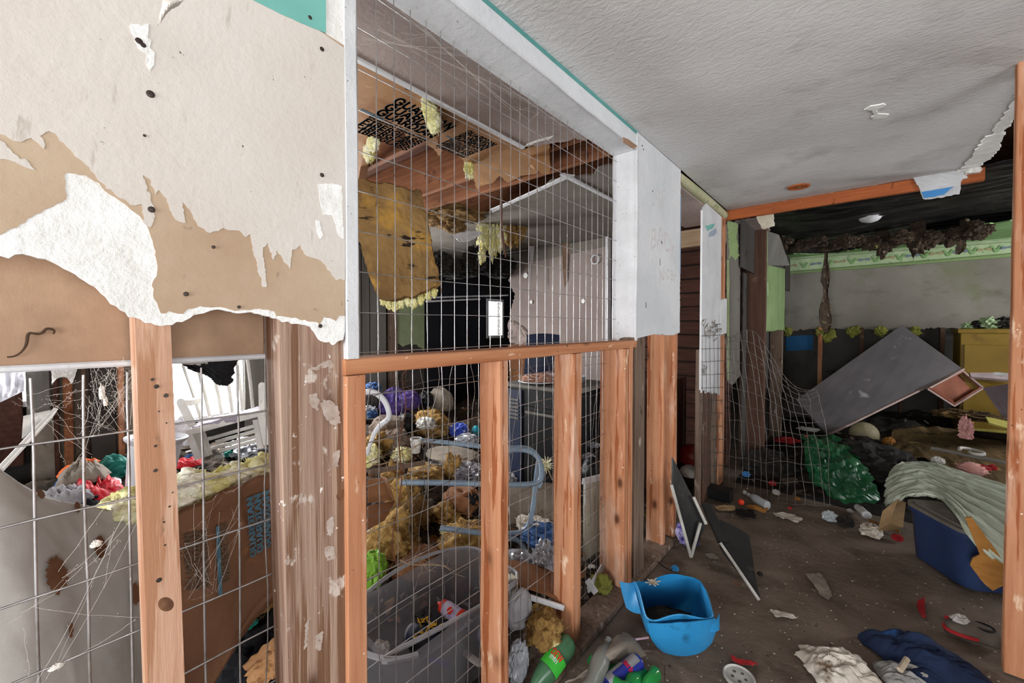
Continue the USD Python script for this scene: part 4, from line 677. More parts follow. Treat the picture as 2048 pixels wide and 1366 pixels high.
for i, (u0, u1) in enumerate(((1548, 1562), (1636, 1645), (1719, 1728), (1800, 1808), (1880, 1890), (1960, 1970))):
    a = PY(u0, 660, YF - .09); b = PY(u1, 660, YF - .09); part(wf, 'stud', beam(a[0], b[0], YF - .09, YF - .005, 0, 1.36, .003, .002, 80 + i), LOOK['pine_orange' if i in (1,) else 'wood_brown'], 25)
part(wf, 'wool_remnant', [fluff(PY(u, v, YF - .06), (.05, .04, .06), i, .9, 2.4, 3) for i, (u, v) in enumerate(((1662, 668), (1655, 676), (1704, 664), (1712, 662), (1640, 664), (1575, 664), (1830, 664), (1760, 663)))], mat('wool_mossy', '9a9a4a', '6d7034', 8, rough=1), True, 'mossy wool tufts', 'stuff')
gc = thing('ceiling_green_room', 'strip of green ceiling board left along the back wall', 'ceiling', (.5, 7, 2.4), kind='structure')
fr_ = [PZ(u, v, 2.4)[:2] for u, v in ((1560, 512), (1600, 508), (1660, 510), (1700, 502), (1735, 494), (1800, 486), (1850, 470), (1890, 462), (1930, 456), (1970, 449), (2030, 442), (2110, 432))]
part(gc, 'board', slab(jagged([(-.8, YF, 0)] + [(*p, .05) for p in fr_] + [(XR, fr_[-1][1], 0), (XR, YF, 0)], 0, .03, 4), .014, faceZ(2.4)), mat('ceil_green', '8fb37a', '7a9d66', 2, specks=[('4f6a40', 9, .66, .08)]), False)
solo('black_film', 'crinkled black plastic sheeting stretched under the green room roof', 'plastic sheeting', Patch([[(x, y, 2.47 + .05 * math.sin(x * 2 + y)) for x in np.linspace(-.85, 3.1, 7)] for y in np.linspace(3.98, 6.72, 7)]).mesh(120, 60, .004, .07, 9, 3, .03, (3.2, .45)), LOOK['black_film'], True)
c = PZ(1740, 430, 2.44); lb = thing('ceiling_lamp_base', 'round white lamp base fixed to the black sheeting', 'lamp base', c)
part(lb, 'base_ring', turned(lathe([(0, .03), (.11, .03), (.115, .0), (.10, -.02), (.085, -.025), (0, -.03)], 28), c), LOOK['white_trim'], 40)
part(lb, 'dome', turned(lathe([(.085, -.02), (.08, -.04), (.06, -.06), (.03, -.07), (0, -.072)], 28), c), LOOK['white_trim'], 40)
rg = np.random.default_rng(8); T = []
mat('hang_brown', '4a3c30', '2c231c', 12, rough=.95, specks=[('8a7a68', 18, .62, .08), ('6d7a3a', 10, .66, .06)])
for i, u in enumerate(np.linspace(1562, 1972, 40)):
    v = 486 - (u - 1562) * .075 + rg.normal() * 5; p = PZ(u, v, 2.38); T.append(fluff(p - [0, 0, .03 + .04 * rg.random()], (.035 + .05 * rg.random(), .04, .03 + .12 * rg.random() ** 3), i, .9, 2.6, 3))
solo('ceiling_debris', 'ragged brown debris hanging along the torn green ceiling edge', 'debris', T, LOOK['hang_brown'], 25, kind='stuff')
def strip(label, pts, w, t, look, seed, name='hanging_strip', th=.004, wr=.03):
    rows = [[PD(u - w_ / 2, v, t), PD(u, v + 1, t + .02), PD(u + w_ / 2, v, t)] for (u, v), w_ in zip(pts, np.broadcast_to(w, len(pts)))]
    return solo(name, label, 'strip', Patch(rows).mesh(40, 9, th, wr, 8, seed, .12), LOOK[look], 30)
strip('long torn brown rag hanging down in front of the far grey wall', [(1653, 480), (1652, 520), (1651, 555), (1652, 585), (1650, 620), (1652, 650), (1654, 664)], [10, 8, 18, 10, 26, 22, 12], 5.15, 'hang_brown', 3)
strip('short dark clot hanging before the printed border', [(1915, 440), (1918, 470), (1922, 490), (1916, 508)], [34, 26, 22, 12], 4.55, 'hang_brown', 4)
strip('second short brown rag beside the long hanging rag', [(1690, 470), (1688, 485), (1692, 502)], [16, 12, 6], 5.15, 'hang_brown', 5)
# furniture
dk = thing('desk', 'overturned grey desk tipped on its corner, pale edges showing', 'desk', PD(1700, 870, 4.1))
mat('desk_grey', '544f51', '474345', 2.2, rough=.55, specks=[('8b8688', 3.0, .62, .12), ('2f2b2c', 7, .70, .05)]); mat('desk_edge', 'a08a86', '8c7874', 6); mat('desk_brown', '7d4a36', '69392a', 5, rough=.7, specks=[('a8302a', 3.2, .66, .05)])
A, Bq, Cq, Dq = PD(1804, 650, 4.7), PD(1926, 738, 4.35), PD(1655, 870, 4.15), PD(1592, 800, 4.5)
DP = Patch(quad(A, Bq, Cq, Dq, 2)); part(dk, 'top_panel', DP.mesh(6, 6, -.035 if DP.nrm(np.array([.5]), np.array([.5]))[0] @ FW > 0 else .035), LOOK['desk_grey'], False)
part(dk, 'pale_edge', plank(Bq, Cq, .02, .03, FW, .003), LOOK['desk_edge'], False)  # paler strip along the desk edge
bx = [(1855, 778), (1924, 741), (1966, 776), (1908, 812)]; tf = [4.22, 4.34, 4.25, 4.18]
for i in range(4):
    p, q = PD(*bx[i], tf[i]), PD(*bx[(i + 1) % 4], tf[(i + 1) % 4]); off = np.array([.02, .13, .01])
    part(dk, 'side_board', Patch([[p, q], [p + off, q + off]]).mesh(3, 3, .02), LOOK['desk_brown'], False); part(dk, 'pale_edge', plank(p, q, .018, .014, FW, .002), LOOK['desk_edge'], False)
part(dk, 'back_board', Patch([[PD(*bx[0], 4.31), PD(*bx[1], 4.43)], [PD(*bx[3], 4.27), PD(*bx[2], 4.34)]]).mesh(3, 3, .02), LOOK['desk_brown'], False)
solo('furniture_board', 'mauve-grey panel slanting beside the overturned desk', 'furniture panel', Patch(pg([[(1968, 777, 4.1), (2040, 766, 3.9)], [(2012, 845, 3.9), (2040, 880, 3.8)]])).mesh(4, 4, .03), mat('panel_mauve', '7a6d72', '6d6065', 4), False)
cy = 6.5; a, b = PY(1916, 660, cy), PY(2075, 660, cy)
cb2 = thing('dresser', 'mustard yellow dresser standing in the corner of the green room', 'dresser', ((a[0] + b[0]) / 2, cy + .2, 0))
mat('mustard', '7b611c', '6c5417', 2.5, rough=.5, specks=[('5f4a14', 5, .62, .1)])
part(cb2, 'body', beam(a[0] + .02, b[0], cy + .01, cy + .45, 0, 1.30, .006), LOOK['mustard'], False); part(cb2, 'top', beam(a[0], b[0] + .02, cy - .01, cy + .46, 1.30, 1.35, .008), LOOK['mustard'], False)
for z0 in (.82, .42, .04): part(cb2, 'drawer_front', beam(a[0] + .05, b[0] - .02, cy - .006, cy + .012, z0, z0 + .36, .006), LOOK['mustard'], False)
solo('shelf_board', 'pinkish white shelf board below the yellow dresser drawer', 'board', Patch(pg([[(1938, 745, 4.35), (2040, 752, 4.1)], [(1942, 757, 4.3), (2040, 766, 4.05)]])).mesh(3, 6, .03), mat('pinkwhite', 'b9a7a9', '9d8d90', 6), False)
solo('paper_sheet', 'white paper strip lying on the pinkish shelf board', 'paper', Patch(pg([[(1958, 742, 4.3), (2010, 746, 4.15)], [(1962, 748, 4.28), (2012, 752, 4.12)]])).mesh(4, 10, .003, .01), LOOK['white_trim'], 30)
for i, (u, v, r, lk, lb) in enumerate(((1938, 650, .06, 'pale_sage', 'pale green crumpled paper at the end of the dresser top'), (1955, 652, .07, 'char', 'black clothing bundle on the dresser top beside the green paper'), (1978, 646, .10, 'pale_sage', 'large pale green paper clump on the dresser top'), (2005, 648, .10, 'char', 'big black bundle on the dresser top near the stud'))):
    c = PY(u, v, cy + .15); c[2] = 1.352; solo('junk_bundle', lb, 'bundle', crumple(c, (r, r, r * .8), i, 3, .7), LOOK[lk], 25)

# ------------------------------------------------------------------ ground height of the littered rooms
def ss(x, a, b): t = np.clip((x - a) / (b - a), 0, 1); return t * t * (3 - 2 * t)
def ground(x, y):
    x, y = np.asarray(x, float), np.asarray(y, float); n = meshkit.fbm(np.stack([x * 2.3, y * 2.3, x * 0], -1), 4, 21)
    left = ss(-x, 1.3, 4.2) * (.04 + .34 * n) + ss(-x, 1.08, 1.4) * .03 * n
    right = ss(y, 3.95, 4.9) * ss(x, -.9, .2) * (.06 + .34 * n)
    return np.where(x < -1.02, left, right)
GXS, GYS = np.linspace(-5, 3.4, 340), np.linspace(-2, 8, 400); GZ = ground(*np.meshgrid(GXS, GYS, indexing='ij'))
def on_ground(u, v, up=0.0):
    d = ray(u, v); t = np.arange(.4, 9, .01); P = EYE + d * t[:, None]
    z = GZ[np.clip(((P[:, 0] + 5) / 8.4 * 339).round().astype(int), 0, 339), np.clip(((P[:, 1] + 2) / 10 * 399).round().astype(int), 0, 399)]
    k = int(np.argmax(P[:, 2] <= z + up)) if (P[:, 2] <= z + up).any() else len(t) - 1
    p = P[k].copy(); p[2] = z[k]; return p
def heap(name, label, x0, x1, y0, y1, look, nx=110, ny=110):
    X, Y = np.meshgrid(np.linspace(x0, x1, nx), np.linspace(y0, y1, ny), indexing='ij'); Z = ground(X, Y) + (np.abs(meshkit.fbm(np.stack([X * 9, Y * 9, X * 0], -1), 4, 4) - .5) - .1) * .14 * (ground(X, Y) > .02) - .01
    q = (np.arange(nx - 1)[:, None] * ny + np.arange(ny - 1)[None]).ravel()
    return solo(name, label, 'debris', trimesh.Trimesh(np.stack([X, Y, Z], -1).reshape(-1, 3), np.vstack([np.stack([q, q + ny, q + ny + 1], 1), np.stack([q, q + ny + 1, q + 1], 1)]), process=False), LOOK[look], True, kind='stuff', loc=(0, 0, 0))
mat('heap_trash', '4d4136', '332a22', 4, rough=.95, bump=(30, .02), specks=[('8a7c6e', 9, .60, .06), ('221c17', 7, .58, .08), ('b7ab9c', 22, .68, .03), ('6d5a2c', 5, .62, .08)])
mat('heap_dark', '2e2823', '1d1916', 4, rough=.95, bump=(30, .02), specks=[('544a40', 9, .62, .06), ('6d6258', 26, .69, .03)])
heap('debris_heap', 'matted brown trash covering the kitchen and left room floor', -4.75, -1.06, -1.5, 4.3, 'heap_trash', 160, 220); heap('debris_heap', 'dark matted debris covering the green room floor', -.82, 3.1, 3.97, 7.3, 'heap_dark')
def scatter(label, region, n, look, seed, size=(.01, .05), z=0.0, flat=True, name='floor_scraps'):
    rg = np.random.default_rng(seed); T = []
    for i in range(n):
        for _ in range(60):
            u, v = rg.uniform(region[0], region[2]), rg.uniform(region[1], region[3]); p = on_ground(u, v)
            if p[0] > -1.03 or p[0] < -1.0: break
        s = rg.uniform(*size) * (.4 + rg.random())
        k = rg.integers(4, 8); ang = np.sort(rg.random(k) * 6.28); P_ = sg.MultiPoint([(math.cos(a) * s * (.4 + rg.random()), math.sin(a) * s * (.4 + rg.random())) for a in ang]).convex_hull
        if P_.geom_type != 'Polygon' or P_.area < 1e-7: continue
        m = trimesh.creation.extrude_polygon(P_, .0015, engine='earcut'); m.apply_transform(trimesh.transformations.euler_matrix(rg.normal() * (.15 if flat else .7), rg.normal() * (.15 if flat else .7), rg.random() * 6.28)); m.apply_translation(p + [0, 0, .003 + z]); T.append(m)
    return solo(name, label, 'scraps', T, LOOK[look], False, kind='stuff')
# ------------------------------------------------------------------ things in the green room debris
mat('cloth_mint', 'b9c0ae', 'a4ac98', 5, rough=.95, bump=(60, .002), specks=[('878d7c', 4, .6, .15)]); mat('tote_blue', '26365a', '1f2d4c', 3, rough=.45, specks=[('5b5f6c', 8, .66, .1)]); mat('tote_lid', '6d675f', '58524a', 5, rough=.6, specks=[('94897a', 5, .58, .15)])
mat('ply', 'a06f35', '8a5c28', 4, stretch=(3, 3, 8), rough=.8); mat('rot_brown', '5f4a2c', '4b3a22', 4, rough=.95, bump=(20, .02), specks=[('84683a', 6, .6, .1), ('2c2216', 7, .58, .1)]); mat('navy_cloth', '1a2742', '141e34', 4, rough=.95, specks=[('24497a', 4, .57, .06)])
mat('black_plastic', '1b1b1c', '131313', 6, rough=.5, specks=[('45413c', 12, .66, .08)]); mat('grey_white', 'b9b6b0', '9a968f', 9); mat('red_cloth', 'a8262a', '8a1d22', 8, rough=.8); mat('green_foil', '1f5c36', '143f25', 5, rough=.35, spec=.5, specks=[('a9c98f', 7, .66, .05)]); mat('red_plastic', '8a2018', '6d1712', 5, rough=.35, spec=.5)
mat('paper_dirty', 'cfc8bd', 'a89c8d', 9, rough=.95, bump=(40, .004), specks=[('6d5a48', 7, .62, .08)]); mat('orange_ball', 'e8452a', 'd93c22', 8, rough=.5); mat('pink_rag', 'b98a86', 'a37571', 9, rough=.95); mat('pink_puff', 'd9aaa2', 'c98d86', 14, rough=1.0); mat('tan_card', 'a58a66', '8f7552', 6, rough=.9); mat('olive_board', 'a39a4e', '8d8440', 5)
def crate(O, e1, e2, h, th=.012, r=.05, taper=.9, floor_=.02, n=44):
    """open rounded tub: corners O, O+e1, O+e1+e2, O+e2 at the rim."""
    O, e1, e2 = (np.array(x, float)[:2] for x in (O, e1, e2)); c = O + (e1 + e2) / 2
    def ring(k, inset, z):
        P_ = sg.Polygon([c + (q - c) * k for q in (O, O + e1, O + e1 + e2, O + e2)]).buffer(-r - inset).buffer(r); L = P_.exterior
        p0 = L.project(sg.Point(*(c + (O - c) * 2))); return np.array([[*L.interpolate((p0 + L.length * s / n) % L.length).coords[0], z] for s in range(n)])
    R = [ring(taper, 0, 0), ring(1, 0, h - .03), ring(1, -.012, h - .028), ring(1, -.012, h), ring(1, th, h), ring(taper, th, floor_)]
    V = np.vstack(R); F_ = []
    for i in range(len(R) - 1):
        for k in range(n): a, b = i * n + k, i * n + (k + 1) % n; F_ += [[a, b, b + n], [a, b + n, a + n]]
    e = (len(R) - 1) * n
    for k in range(1, n - 1): F_ += [[0, k + 1, k], [e, e + k, e + k + 1]]
    m = trimesh.Trimesh(V, F_, process=False)
    if m.volume < 0: m.invert()
    return m
O = PZ(1812, 1004, .3) * [1, 1, 0]; e1 = PZ(1934, 1069, .3) * [1, 1, 0] - O; e2 = np.array([.85, .53, 0]) * .52
tb = thing('storage_tote', 'navy blue storage tote with a dusty lid under the pale blanket', 'storage tote', O + (e1 + e2) / 2 * [1, 1, 0])
part(tb, 'tub', crate(O, e1, e2, .30, .01, .06, .93), LOOK['tote_blue'], 40)
lid = sg.Polygon([(O + q)[:2] for q in (e1 * -.04 - e2 * .03, e1 * 1.04 - e2 * .03, e1 * 1.04 + e2 * 1.03, e1 * -.04 + e2 * 1.03)]).buffer(-.07).buffer(.07)
part(tb, 'lid', [slab(lid, .018, faceZ(.296)), slab(lid.buffer(-.03), .008, faceZ(.313))], LOOK['tote_lid'], 40)
bt = lambda v, z=.335: 800 * (1.38 - z) / (v - 652)
BL = Patch([[PD(u, v, bt(v, z)) for u, v, z in r] for r in (
    [(1788, 940, .30), (1808, 925, .34), (1845, 921, .36), (1890, 933, .37), (1945, 950, .37), (2060, 985, .37)], [(1776, 962, .27), (1802, 944, .33), (1842, 942, .35), (1890, 955, .36), (1945, 972, .36), (2060, 1015, .36)],
    [(1772, 990, .22), (1798, 965, .32), (1842, 958, .34), (1888, 975, .345), (1940, 1005, .345), (2060, 1070, .34)], [(1774, 1010, .17), (1794, 990, .29), (1838, 978, .335), (1886, 992, .34), (1932, 1035, .34), (2050, 1130, .25)],
    [(1778, 1022, .15), (1800, 1002, .26), (1834, 990, .33), (1880, 999, .335), (1925, 1050, .335), (2030, 1160, .10)])])
solo('blanket', 'pale mint blanket draped in folds over the blue tote', 'blanket', BL.mesh(70, 110, .006, .035, 7, 4, .03, (2.2, .5)), LOOK['cloth_mint'], True)
solo('plywood_piece', 'orange-brown plywood piece leaning against the front of the tote', 'board', sheetY([(1930, 1036, 0), (1943, 1035), (2008, 1122), (2006, 1172), (1986, 1182, .004), (1960, 1158), (1940, 1130), (1946, 1116), (1960, 1110)], 3.0, .012, .002, 4), LOOK['ply'], False)
solo('white_scrap', 'white paper scrap at the corner of the pale blanket', 'paper', rag(PD(1995, 1128, 1.98), .09, .06, .02, .5, 3), LOOK['white_trim'], True)
solo('carton', 'small tan cardboard carton wedged between tote and blanket end', 'carton', Patch(pg([[(1775, 1020, 2.62), (1812, 1005, 2.55)], [(1778, 1062, 2.6), (1806, 1055, 2.52)]])).mesh(4, 4, .08), LOOK['tan_card'], False)
mt = Patch(pg([[(1780, 862, 4.0), (1840, 852, 4.0), (1920, 860, 3.8), (2040, 890, 3.5)], [(1785, 905, 3.6), (1850, 900, 3.55), (1930, 915, 3.35), (2040, 945, 3.1)], [(1795, 955, 3.25), (1850, 940, 3.25), (1930, 960, 3.0), (2040, 1000, 2.75)]]))
solo('rotten_mattress', 'rotten brown mattress slumped behind the pale blanket', 'mattress', mt.mesh(50, 60, .16 if mt.nrm(np.array([.5]), np.array([.5]))[0] @ (EYE - mt.ev(np.array([.5]), np.array([.5]))[0]) > 0 else -.16, .03, 5, 5, .05), LOOK['rot_brown'], True)
def ground_item(name, label, cat, u, v, r, look, seed=0, kind='crumple', up=.0, **k):
    p = on_ground(u, v) + [0, 0, up]
    if kind == 'crumple': m = crumple(p - [0, 0, r[2] * .1], r, seed, 3, k.get('amp', .5))
    elif kind == 'fluff': m = fluff(p + [0, 0, r[2] * .6], r, seed, k.get('amp', .5), 2.3, k.get('sub', 4))
    else: m = rag(p, r[0], r[1], r[2], k.get('yaw', 0), seed, k.get('folds', 5.0), k.get('n', 40), k.get('ragged', .25))
    return solo(name, label, cat, m, LOOK[look], 25 if kind == 'crumple' else True)
def at_item(name, label, cat, u, v, t, r, look, seed=0, kind='crumple', **k):
    p = PD(u, v, t)
    if p[0] < -1.5 and v > 700 and kind != 'hang':
        t0 = t
        while t < t0 * 1.5 and p[2] - r[2] * .55 - float(ground(p[0], p[1])) > .015 and p[0] > -4.5: t += .03; p = PD(u, v, t)
        r = tuple(x * t / t0 for x in r)
    m = crumple(p - [0, 0, r[2] * .5], r, seed, 3, k.get('amp', .5)) if kind == 'crumple' else fluff(p, r, seed, k.get('amp', .5), 2.3, k.get('sub', 4)) if kind == 'fluff' else rag(p, r[0], r[1], r[2], k.get('yaw', 0), seed, k.get('folds', 5.0), k.get('n', 40), k.get('ragged', .25))
    return solo(name, label, cat, m, LOOK[look], 25 if kind == 'crumple' else True)
bl = thing('ball', 'beige and blue-grey rubber ball among the dark debris', 'ball', PD(1728, 892, 4.0)); c = PD(1728, 868, 4.0); r = .118
def cap(z0, z1, sgn=1): return turned(lathe([(math.sqrt(max(r * r - z * z, 0)), z) for z in np.linspace(z0, z1, 12)], 28), c, 0, .6, (1, 0, 0))
part(bl, 'beige_half', cap(-r * .2, r), mat('ball_beige', '8d8468', '7a725a', 6, rough=.6), True); part(bl, 'blue_half', cap(-r, -r * .2), mat('ball_blue', '56606a', '4a535c', 6, rough=.6), True)
at_item('wood_chunk', 'orange broken wood chunk beside the ball', 'wood', 1778, 885, 3.8, (.05, .05, .05), 'ply', 3)
cbx = thing('clear_box', 'clear plastic box lying on the rotten mattress', 'plastic box', PD(1900, 895, 3.45)); LOOK['clear_box'] = glassy('clear_box', 'b9b39c', .12, .75)
o_ = PD(1852, 900, 3.5); part(cbx, 'tub', crate(o_, PD(1945, 912, 3.3) - o_, [.12, .2, 0], .17, .006, .03, .95), LOOK['clear_box'], 40)
cbm = cbx
tr = thing('tray', 'round dark tray with olive rim near the bare stud', 'tray', PD(2000, 880, 3.5)); c = PD(2000, 868, 3.5)
part(tr, 'dish', turned(lathe([(0, -.05), (.16, -.05), (.25, 0), (.245, .008), (.15, -.035), (0, -.035)], 32), c, 0, -.25), LOOK['black_plastic'], 40); part(tr, 'rim', turned(trimesh.creation.torus(.25, .012, 32, 8), c, 0, -.25), LOOK['olive_board'], 40)
solo('yellow_board', 'olive yellow board scrap lying over the dark tray', 'board', Patch(pg([[(1970, 836, 3.6), (2035, 850, 3.5)], [(1976, 848, 3.5), (2035, 866, 3.4)]])).mesh(3, 6, .015), LOOK['olive_board'], False)
at_item('particle_debris', 'crumbling brown particle board under the desk cubby', 'board scrap', 1935, 832, 3.9, (.25, .15, .06), 'rot_brown', 4, amp=.8)
at_item('pink_rag', 'pink torn rag hanging from the pile below the desk', 'rag', 1932, 862, 3.35, (.05, .03, .13), 'pink_rag', 5, amp=.9)
at_item('pink_puff', 'fluffy pink powder puff resting behind the blanket', 'puff', 1943, 938, 2.95, (.075, .06, .045), 'pink_puff', 6, 'fluff', amp=.25)
solo('white_strap', 'white looped strap lying on the brown mattress', 'strap', tube([PD(u, v, t) for u, v, t in ((1920, 900, 3.2), (1930, 896, 3.22), (1945, 899, 3.2), (1958, 902, 3.15), (1968, 908, 3.1), (1955, 909, 3.1), (1940, 904, 3.15))], .012, 6, 40), LOOK['grey_white'], 40)
solo('grey_plank', 'narrow grey plank lying across the rotten mattress', 'plank', plank(PD(1862, 896, 3.3), PD(2035, 930, 2.95), .03, .02, (0, 0, 1)), LOOK['panel_grey'], 25)
for i, (u, v, s) in enumerate(((1966, 935, .02), (1975, 938, .02), (1985, 936, .025))): at_item('red_bead', ('small red plastic bead behind the pink puff, nearest it', 'middle red plastic bead behind the pink puff', 'red plastic bead furthest from the pink puff')[i], 'bead', u, v, 2.92, (s, s, s), 'red_cloth', i)
at_item('bowl_scrap', 'small grey cup lying behind the blanket fold', 'cup', 1876, 922, 3.0, (.04, .04, .03), 'grey_white', 8)
GB = Patch(pg([[(1606, 872, 3.6), (1640, 890, 3.55), (1690, 905, 3.45), (1712, 935, 3.35)], [(1608, 905, 3.4), (1645, 915, 3.3), (1690, 930, 3.2), (1725, 955, 3.15)], [(1610, 935, 3.25), (1650, 950, 3.15), (1690, 965, 3.05), (1738, 975, 3.05)], [(1640, 950, 3.2), (1665, 975, 3.1), (1700, 995, 3.0), (1735, 1005, 3.0)]]))
gb = thing('gift_bag', 'crumpled green foil bag with a red edge behind the wire curtain', 'foil bag', PD(1680, 1000, 3.05))
part(gb, 'bag', GB.mesh(40, 40, .06, .06, 7, 6, .05), LOOK['green_foil'], 20); part(gb, 'red_edge', tube([PD(u, v - 2, t - .02) for u, v, t in ((1612, 874, 3.6), (1645, 890, 3.5), (1690, 903, 3.4), (1712, 928, 3.3), (1728, 955, 3.1))], .012, 6, 30), LOOK['red_cloth'], 30, 'red ribbon edge')
ground_item('red_cloth', 'dull red rag behind the top of the green foil bag', 'rag', 1580, 885, (.3, .2, .06), 'red_cloth', 4, 'rag')
ground_item('teal_scrap', 'teal plastic scrap above the green foil bag', 'scrap', 1665, 880, (.22, .12, .05), 'green_foil', 6, 'rag')
ground_item('grey_scrap', 'grey-white paper pieces under the tilted desk', 'paper', 1625, 862, (.3, .12, .05), 'grey_white', 7, 'rag', folds=8)
ground_item('brown_bundle', 'dark grey cloth bundle at the foot of the brown post', 'cloth bundle', 1540, 945, (.22, .18, .14), 'char', 8)
ground_item('dark_cloth', 'black cloth heaped between the green bag and the blanket', 'cloth', 1750, 945, (.28, .3, .16), 'char', 9)
ground_item('white_spoon', 'pale oval lid lying on the dark cloth', 'lid', 1758, 940, (.10, .05, .02), 'grey_white', 10, 'rag', up=.14, ragged=.05)
# closet foot
at_item('red_jug', 'dark red plastic jug lying in the closet', 'jug', 1385, 915, 3.45, (.11, .11, .10), 'red_plastic', 4, amp=.12)
at_item('white_jug', 'white plastic lid below the dark red jug', 'lid', 1382, 945, 3.3, (.08, .08, .05), 'grey_white', 5, amp=.2)
solo('black_box', 'black plastic box at the foot of the brown studs', 'box', [beam(*sorted((floor_at(1412, 985)[0], floor_at(1462, 1003)[0])), floor_at(1440, 1000)[1] - .02, floor_at(1440, 1000)[1] + .10, 0.0, .085, .008)], LOOK['black_plastic'], 25)

# ------------------------------------------------------------------ hall floor
solo('sill_plate', 'dirt-caked bottom plate under the row of studs', 'sill plate', beam(-.99, W0 + .03, .35, 2.55, 0, .035, .006, .004, 3, 30), LOOK['wood_weathered'], 25)
LOOK['bin_blue'] = mat('bin_blue', '2a86bd', '2279ad', 4, rough=.4, spec=.5, specks=[('1d5f88', 7, .64, .08), ('8fa8a8', 26, .70, .04)])
bb = thing('plastic_bin', 'broken bright blue plastic bin with a cracked rim', 'bin', floor_at(1340, 1262))
zr = .235; cs = [PZ(1268, 1160, zr), PZ(1398, 1150, zr), PZ(1428, 1238, zr * .95), PZ(1296, 1246, zr * .95)]
cc = np.mean(cs, 0); fb = floor_at(1345, 1300); base_c = np.array([fb[0] - .06, fb[1] + .14])
def bring(pts, z, inset, rr, n=64):
    P_ = sg.Polygon([q[:2] for q in pts]).buffer(-rr - inset).buffer(rr); L = P_.exterior; c0 = np.mean(np.array(pts)[:, :2], 0); p0 = L.project(sg.Point(*(c0 + (np.array(pts[0][:2]) - c0) * 3)))
    o = np.array([[*L.interpolate((p0 + L.length * s / n) % L.length).coords[0], 0] for s in range(n)]); 
    if not L.is_ccw: o = o[::-1]
    o[:, 2] = z; return o
lowp = [base_c + (q[:2] - cc[:2]) * .78 for q in cs]; midp = [(base_c * .35 + cc[:2] * .65) + (q[:2] - cc[:2]) * .97 for q in cs]
scal = lambda o: o + np.stack([o[:, 0] * 0, o[:, 0] * 0, -.0 + .012 * np.sin(np.arange(len(o)) / len(o) * 25)], 1)
RR = [bring(lowp, 0.002, 0, .05), bring(midp, .12, 0, .035), scal(bring(cs, zr, -.004, .03)), scal(bring(cs, zr + .004, .002, .03)), bring(midp, .12, .006, .035), bring(lowp, .012, .006, .05)]
n = 64; V = np.vstack(RR); F_ = []
for i in range(5):
    for k in range(n): a, b = i * n + k, i * n + (k + 1) % n; F_ += [[a, b, b + n], [a, b + n, a + n]]
for k in range(1, n - 1): F_ += [[0, k + 1, k], [5 * n, 5 * n + k, 5 * n + k + 1]]
part(bb, 'tub', trimesh.Trimesh(V, F_, process=False), LOOK['bin_blue'], 50)
part(bb, 'bent_rim', Patch([[PZ(1240, 1162, .22), PZ(1256, 1166, .225), PZ(1270, 1162, .23)], [PZ(1244, 1185, .19), PZ(1258, 1190, .19), PZ(1272, 1182, .21)], [PZ(1252, 1215, .15), PZ(1268, 1225, .15), PZ(1284, 1228, .18)]]).mesh(12, 10, .004), LOOK['bin_blue'], 40, 'bent out flap of the rim')
part(bb, 'bent_rim', Patch([[PZ(1420, 1244, .21), PZ(1432, 1238, .215), PZ(1437, 1228, .22)], [PZ(1418, 1262, .17), PZ(1430, 1262, .17), PZ(1437, 1258, .17)]]).mesh(8, 8, .004), LOOK['bin_blue'], 40)
part(bb, 'front_apron', Patch([[PZ(1294, 1245, zr * .98), PZ(1330, 1246, zr * .99), PZ(1380, 1242, zr * .99), PZ(1430, 1236, zr * .97)], [PZ(1303, 1275, .15), PZ(1335, 1282, .15), PZ(1385, 1280, .15), PZ(1430, 1262, .15)], [PZ(1318, 1295, .08), PZ(1345, 1308, .07), PZ(1385, 1308, .07), PZ(1418, 1290, .09)]]).mesh(16, 24, .004, .004, 4, 3, .02), LOOK['bin_blue'], 40)
LOOK['grime'] = mat('grime', '5a5348', '3f3a32', 8, rough=.9)
part(bb, 'dirt_inside', rag([*(base_c), .016], .22, .2, .03, .2, 5), LOOK['grime'], True, 'dark dirt in the bottom')
solo('dry_leaf_cluster', 'pale dried leaf cluster stuck on the back rim of the blue bin', 'dried leaf', [tube([PZ(1305, 1166, .225), PZ(1305 + dx, 1166 + dy, .24)], [.005, .002], 5) for dx, dy in ((-10, -8), (8, -10), (16, -4), (-6, 4), (6, 6), (-14, -1), (12, 3))] + [crumple(PZ(1305, 1166, .222), (.012, .012, .01), 4, 2)], mat('leaf_pale', 'b7a894', '9a8a76', 20), 25)
# black panels with white edges against the stud
LOOK['panel_black'] = mat('panel_black', '262524', '1a1919', 3, rough=.55, specks=[('4a443e', 5, .62, .12)])
bp = thing('black_board', 'black panel with a white V-shaped edge leaning on the orange stud', 'panel', floor_at(1381, 1113))
t_ = lambda u, v, z: PZ(u, v, z)
Q = [PD(1343, 915, 2.42), PD(1412, 1046, 2.36), PD(1383, 1113, 2.38), PD(1343, 970, 2.36)]
part(bp, 'board', Patch([[Q[0], Q[1]], [Q[3], Q[2]]]).mesh(6, 6, .01), LOOK['panel_black'], False)
for a, b in (((1343, 970, 2.34), (1382, 1114, 2.36)), ((1382, 1114, 2.36), (1401, 1046, 2.33)), ((1387, 994, 2.34), (1412, 1048, 2.32))): part(bp, 'white_edge', plank(PD(*a), PD(*b), .016, .012, FW, .002), LOOK['grey_white'], False)
bq = thing('black_board', 'black folded panel with a white edge lying out on the hall floor', 'panel', floor_at(1515, 1200))
part(bq, 'board', Patch([[PD(1440, 1042, 2.36), PD(1470, 1055, 2.3), PD(1498, 1072, 2.26)], [PD(1440, 1085, 2.26), PD(1475, 1125, 2.16), PD(1508, 1140, 2.12)], [PD(1446, 1094, 2.26), PD(1490, 1160, 2.08), PD(1519, 1200, 2.0)]]).mesh(10, 10, .008), LOOK['panel_black'], False)
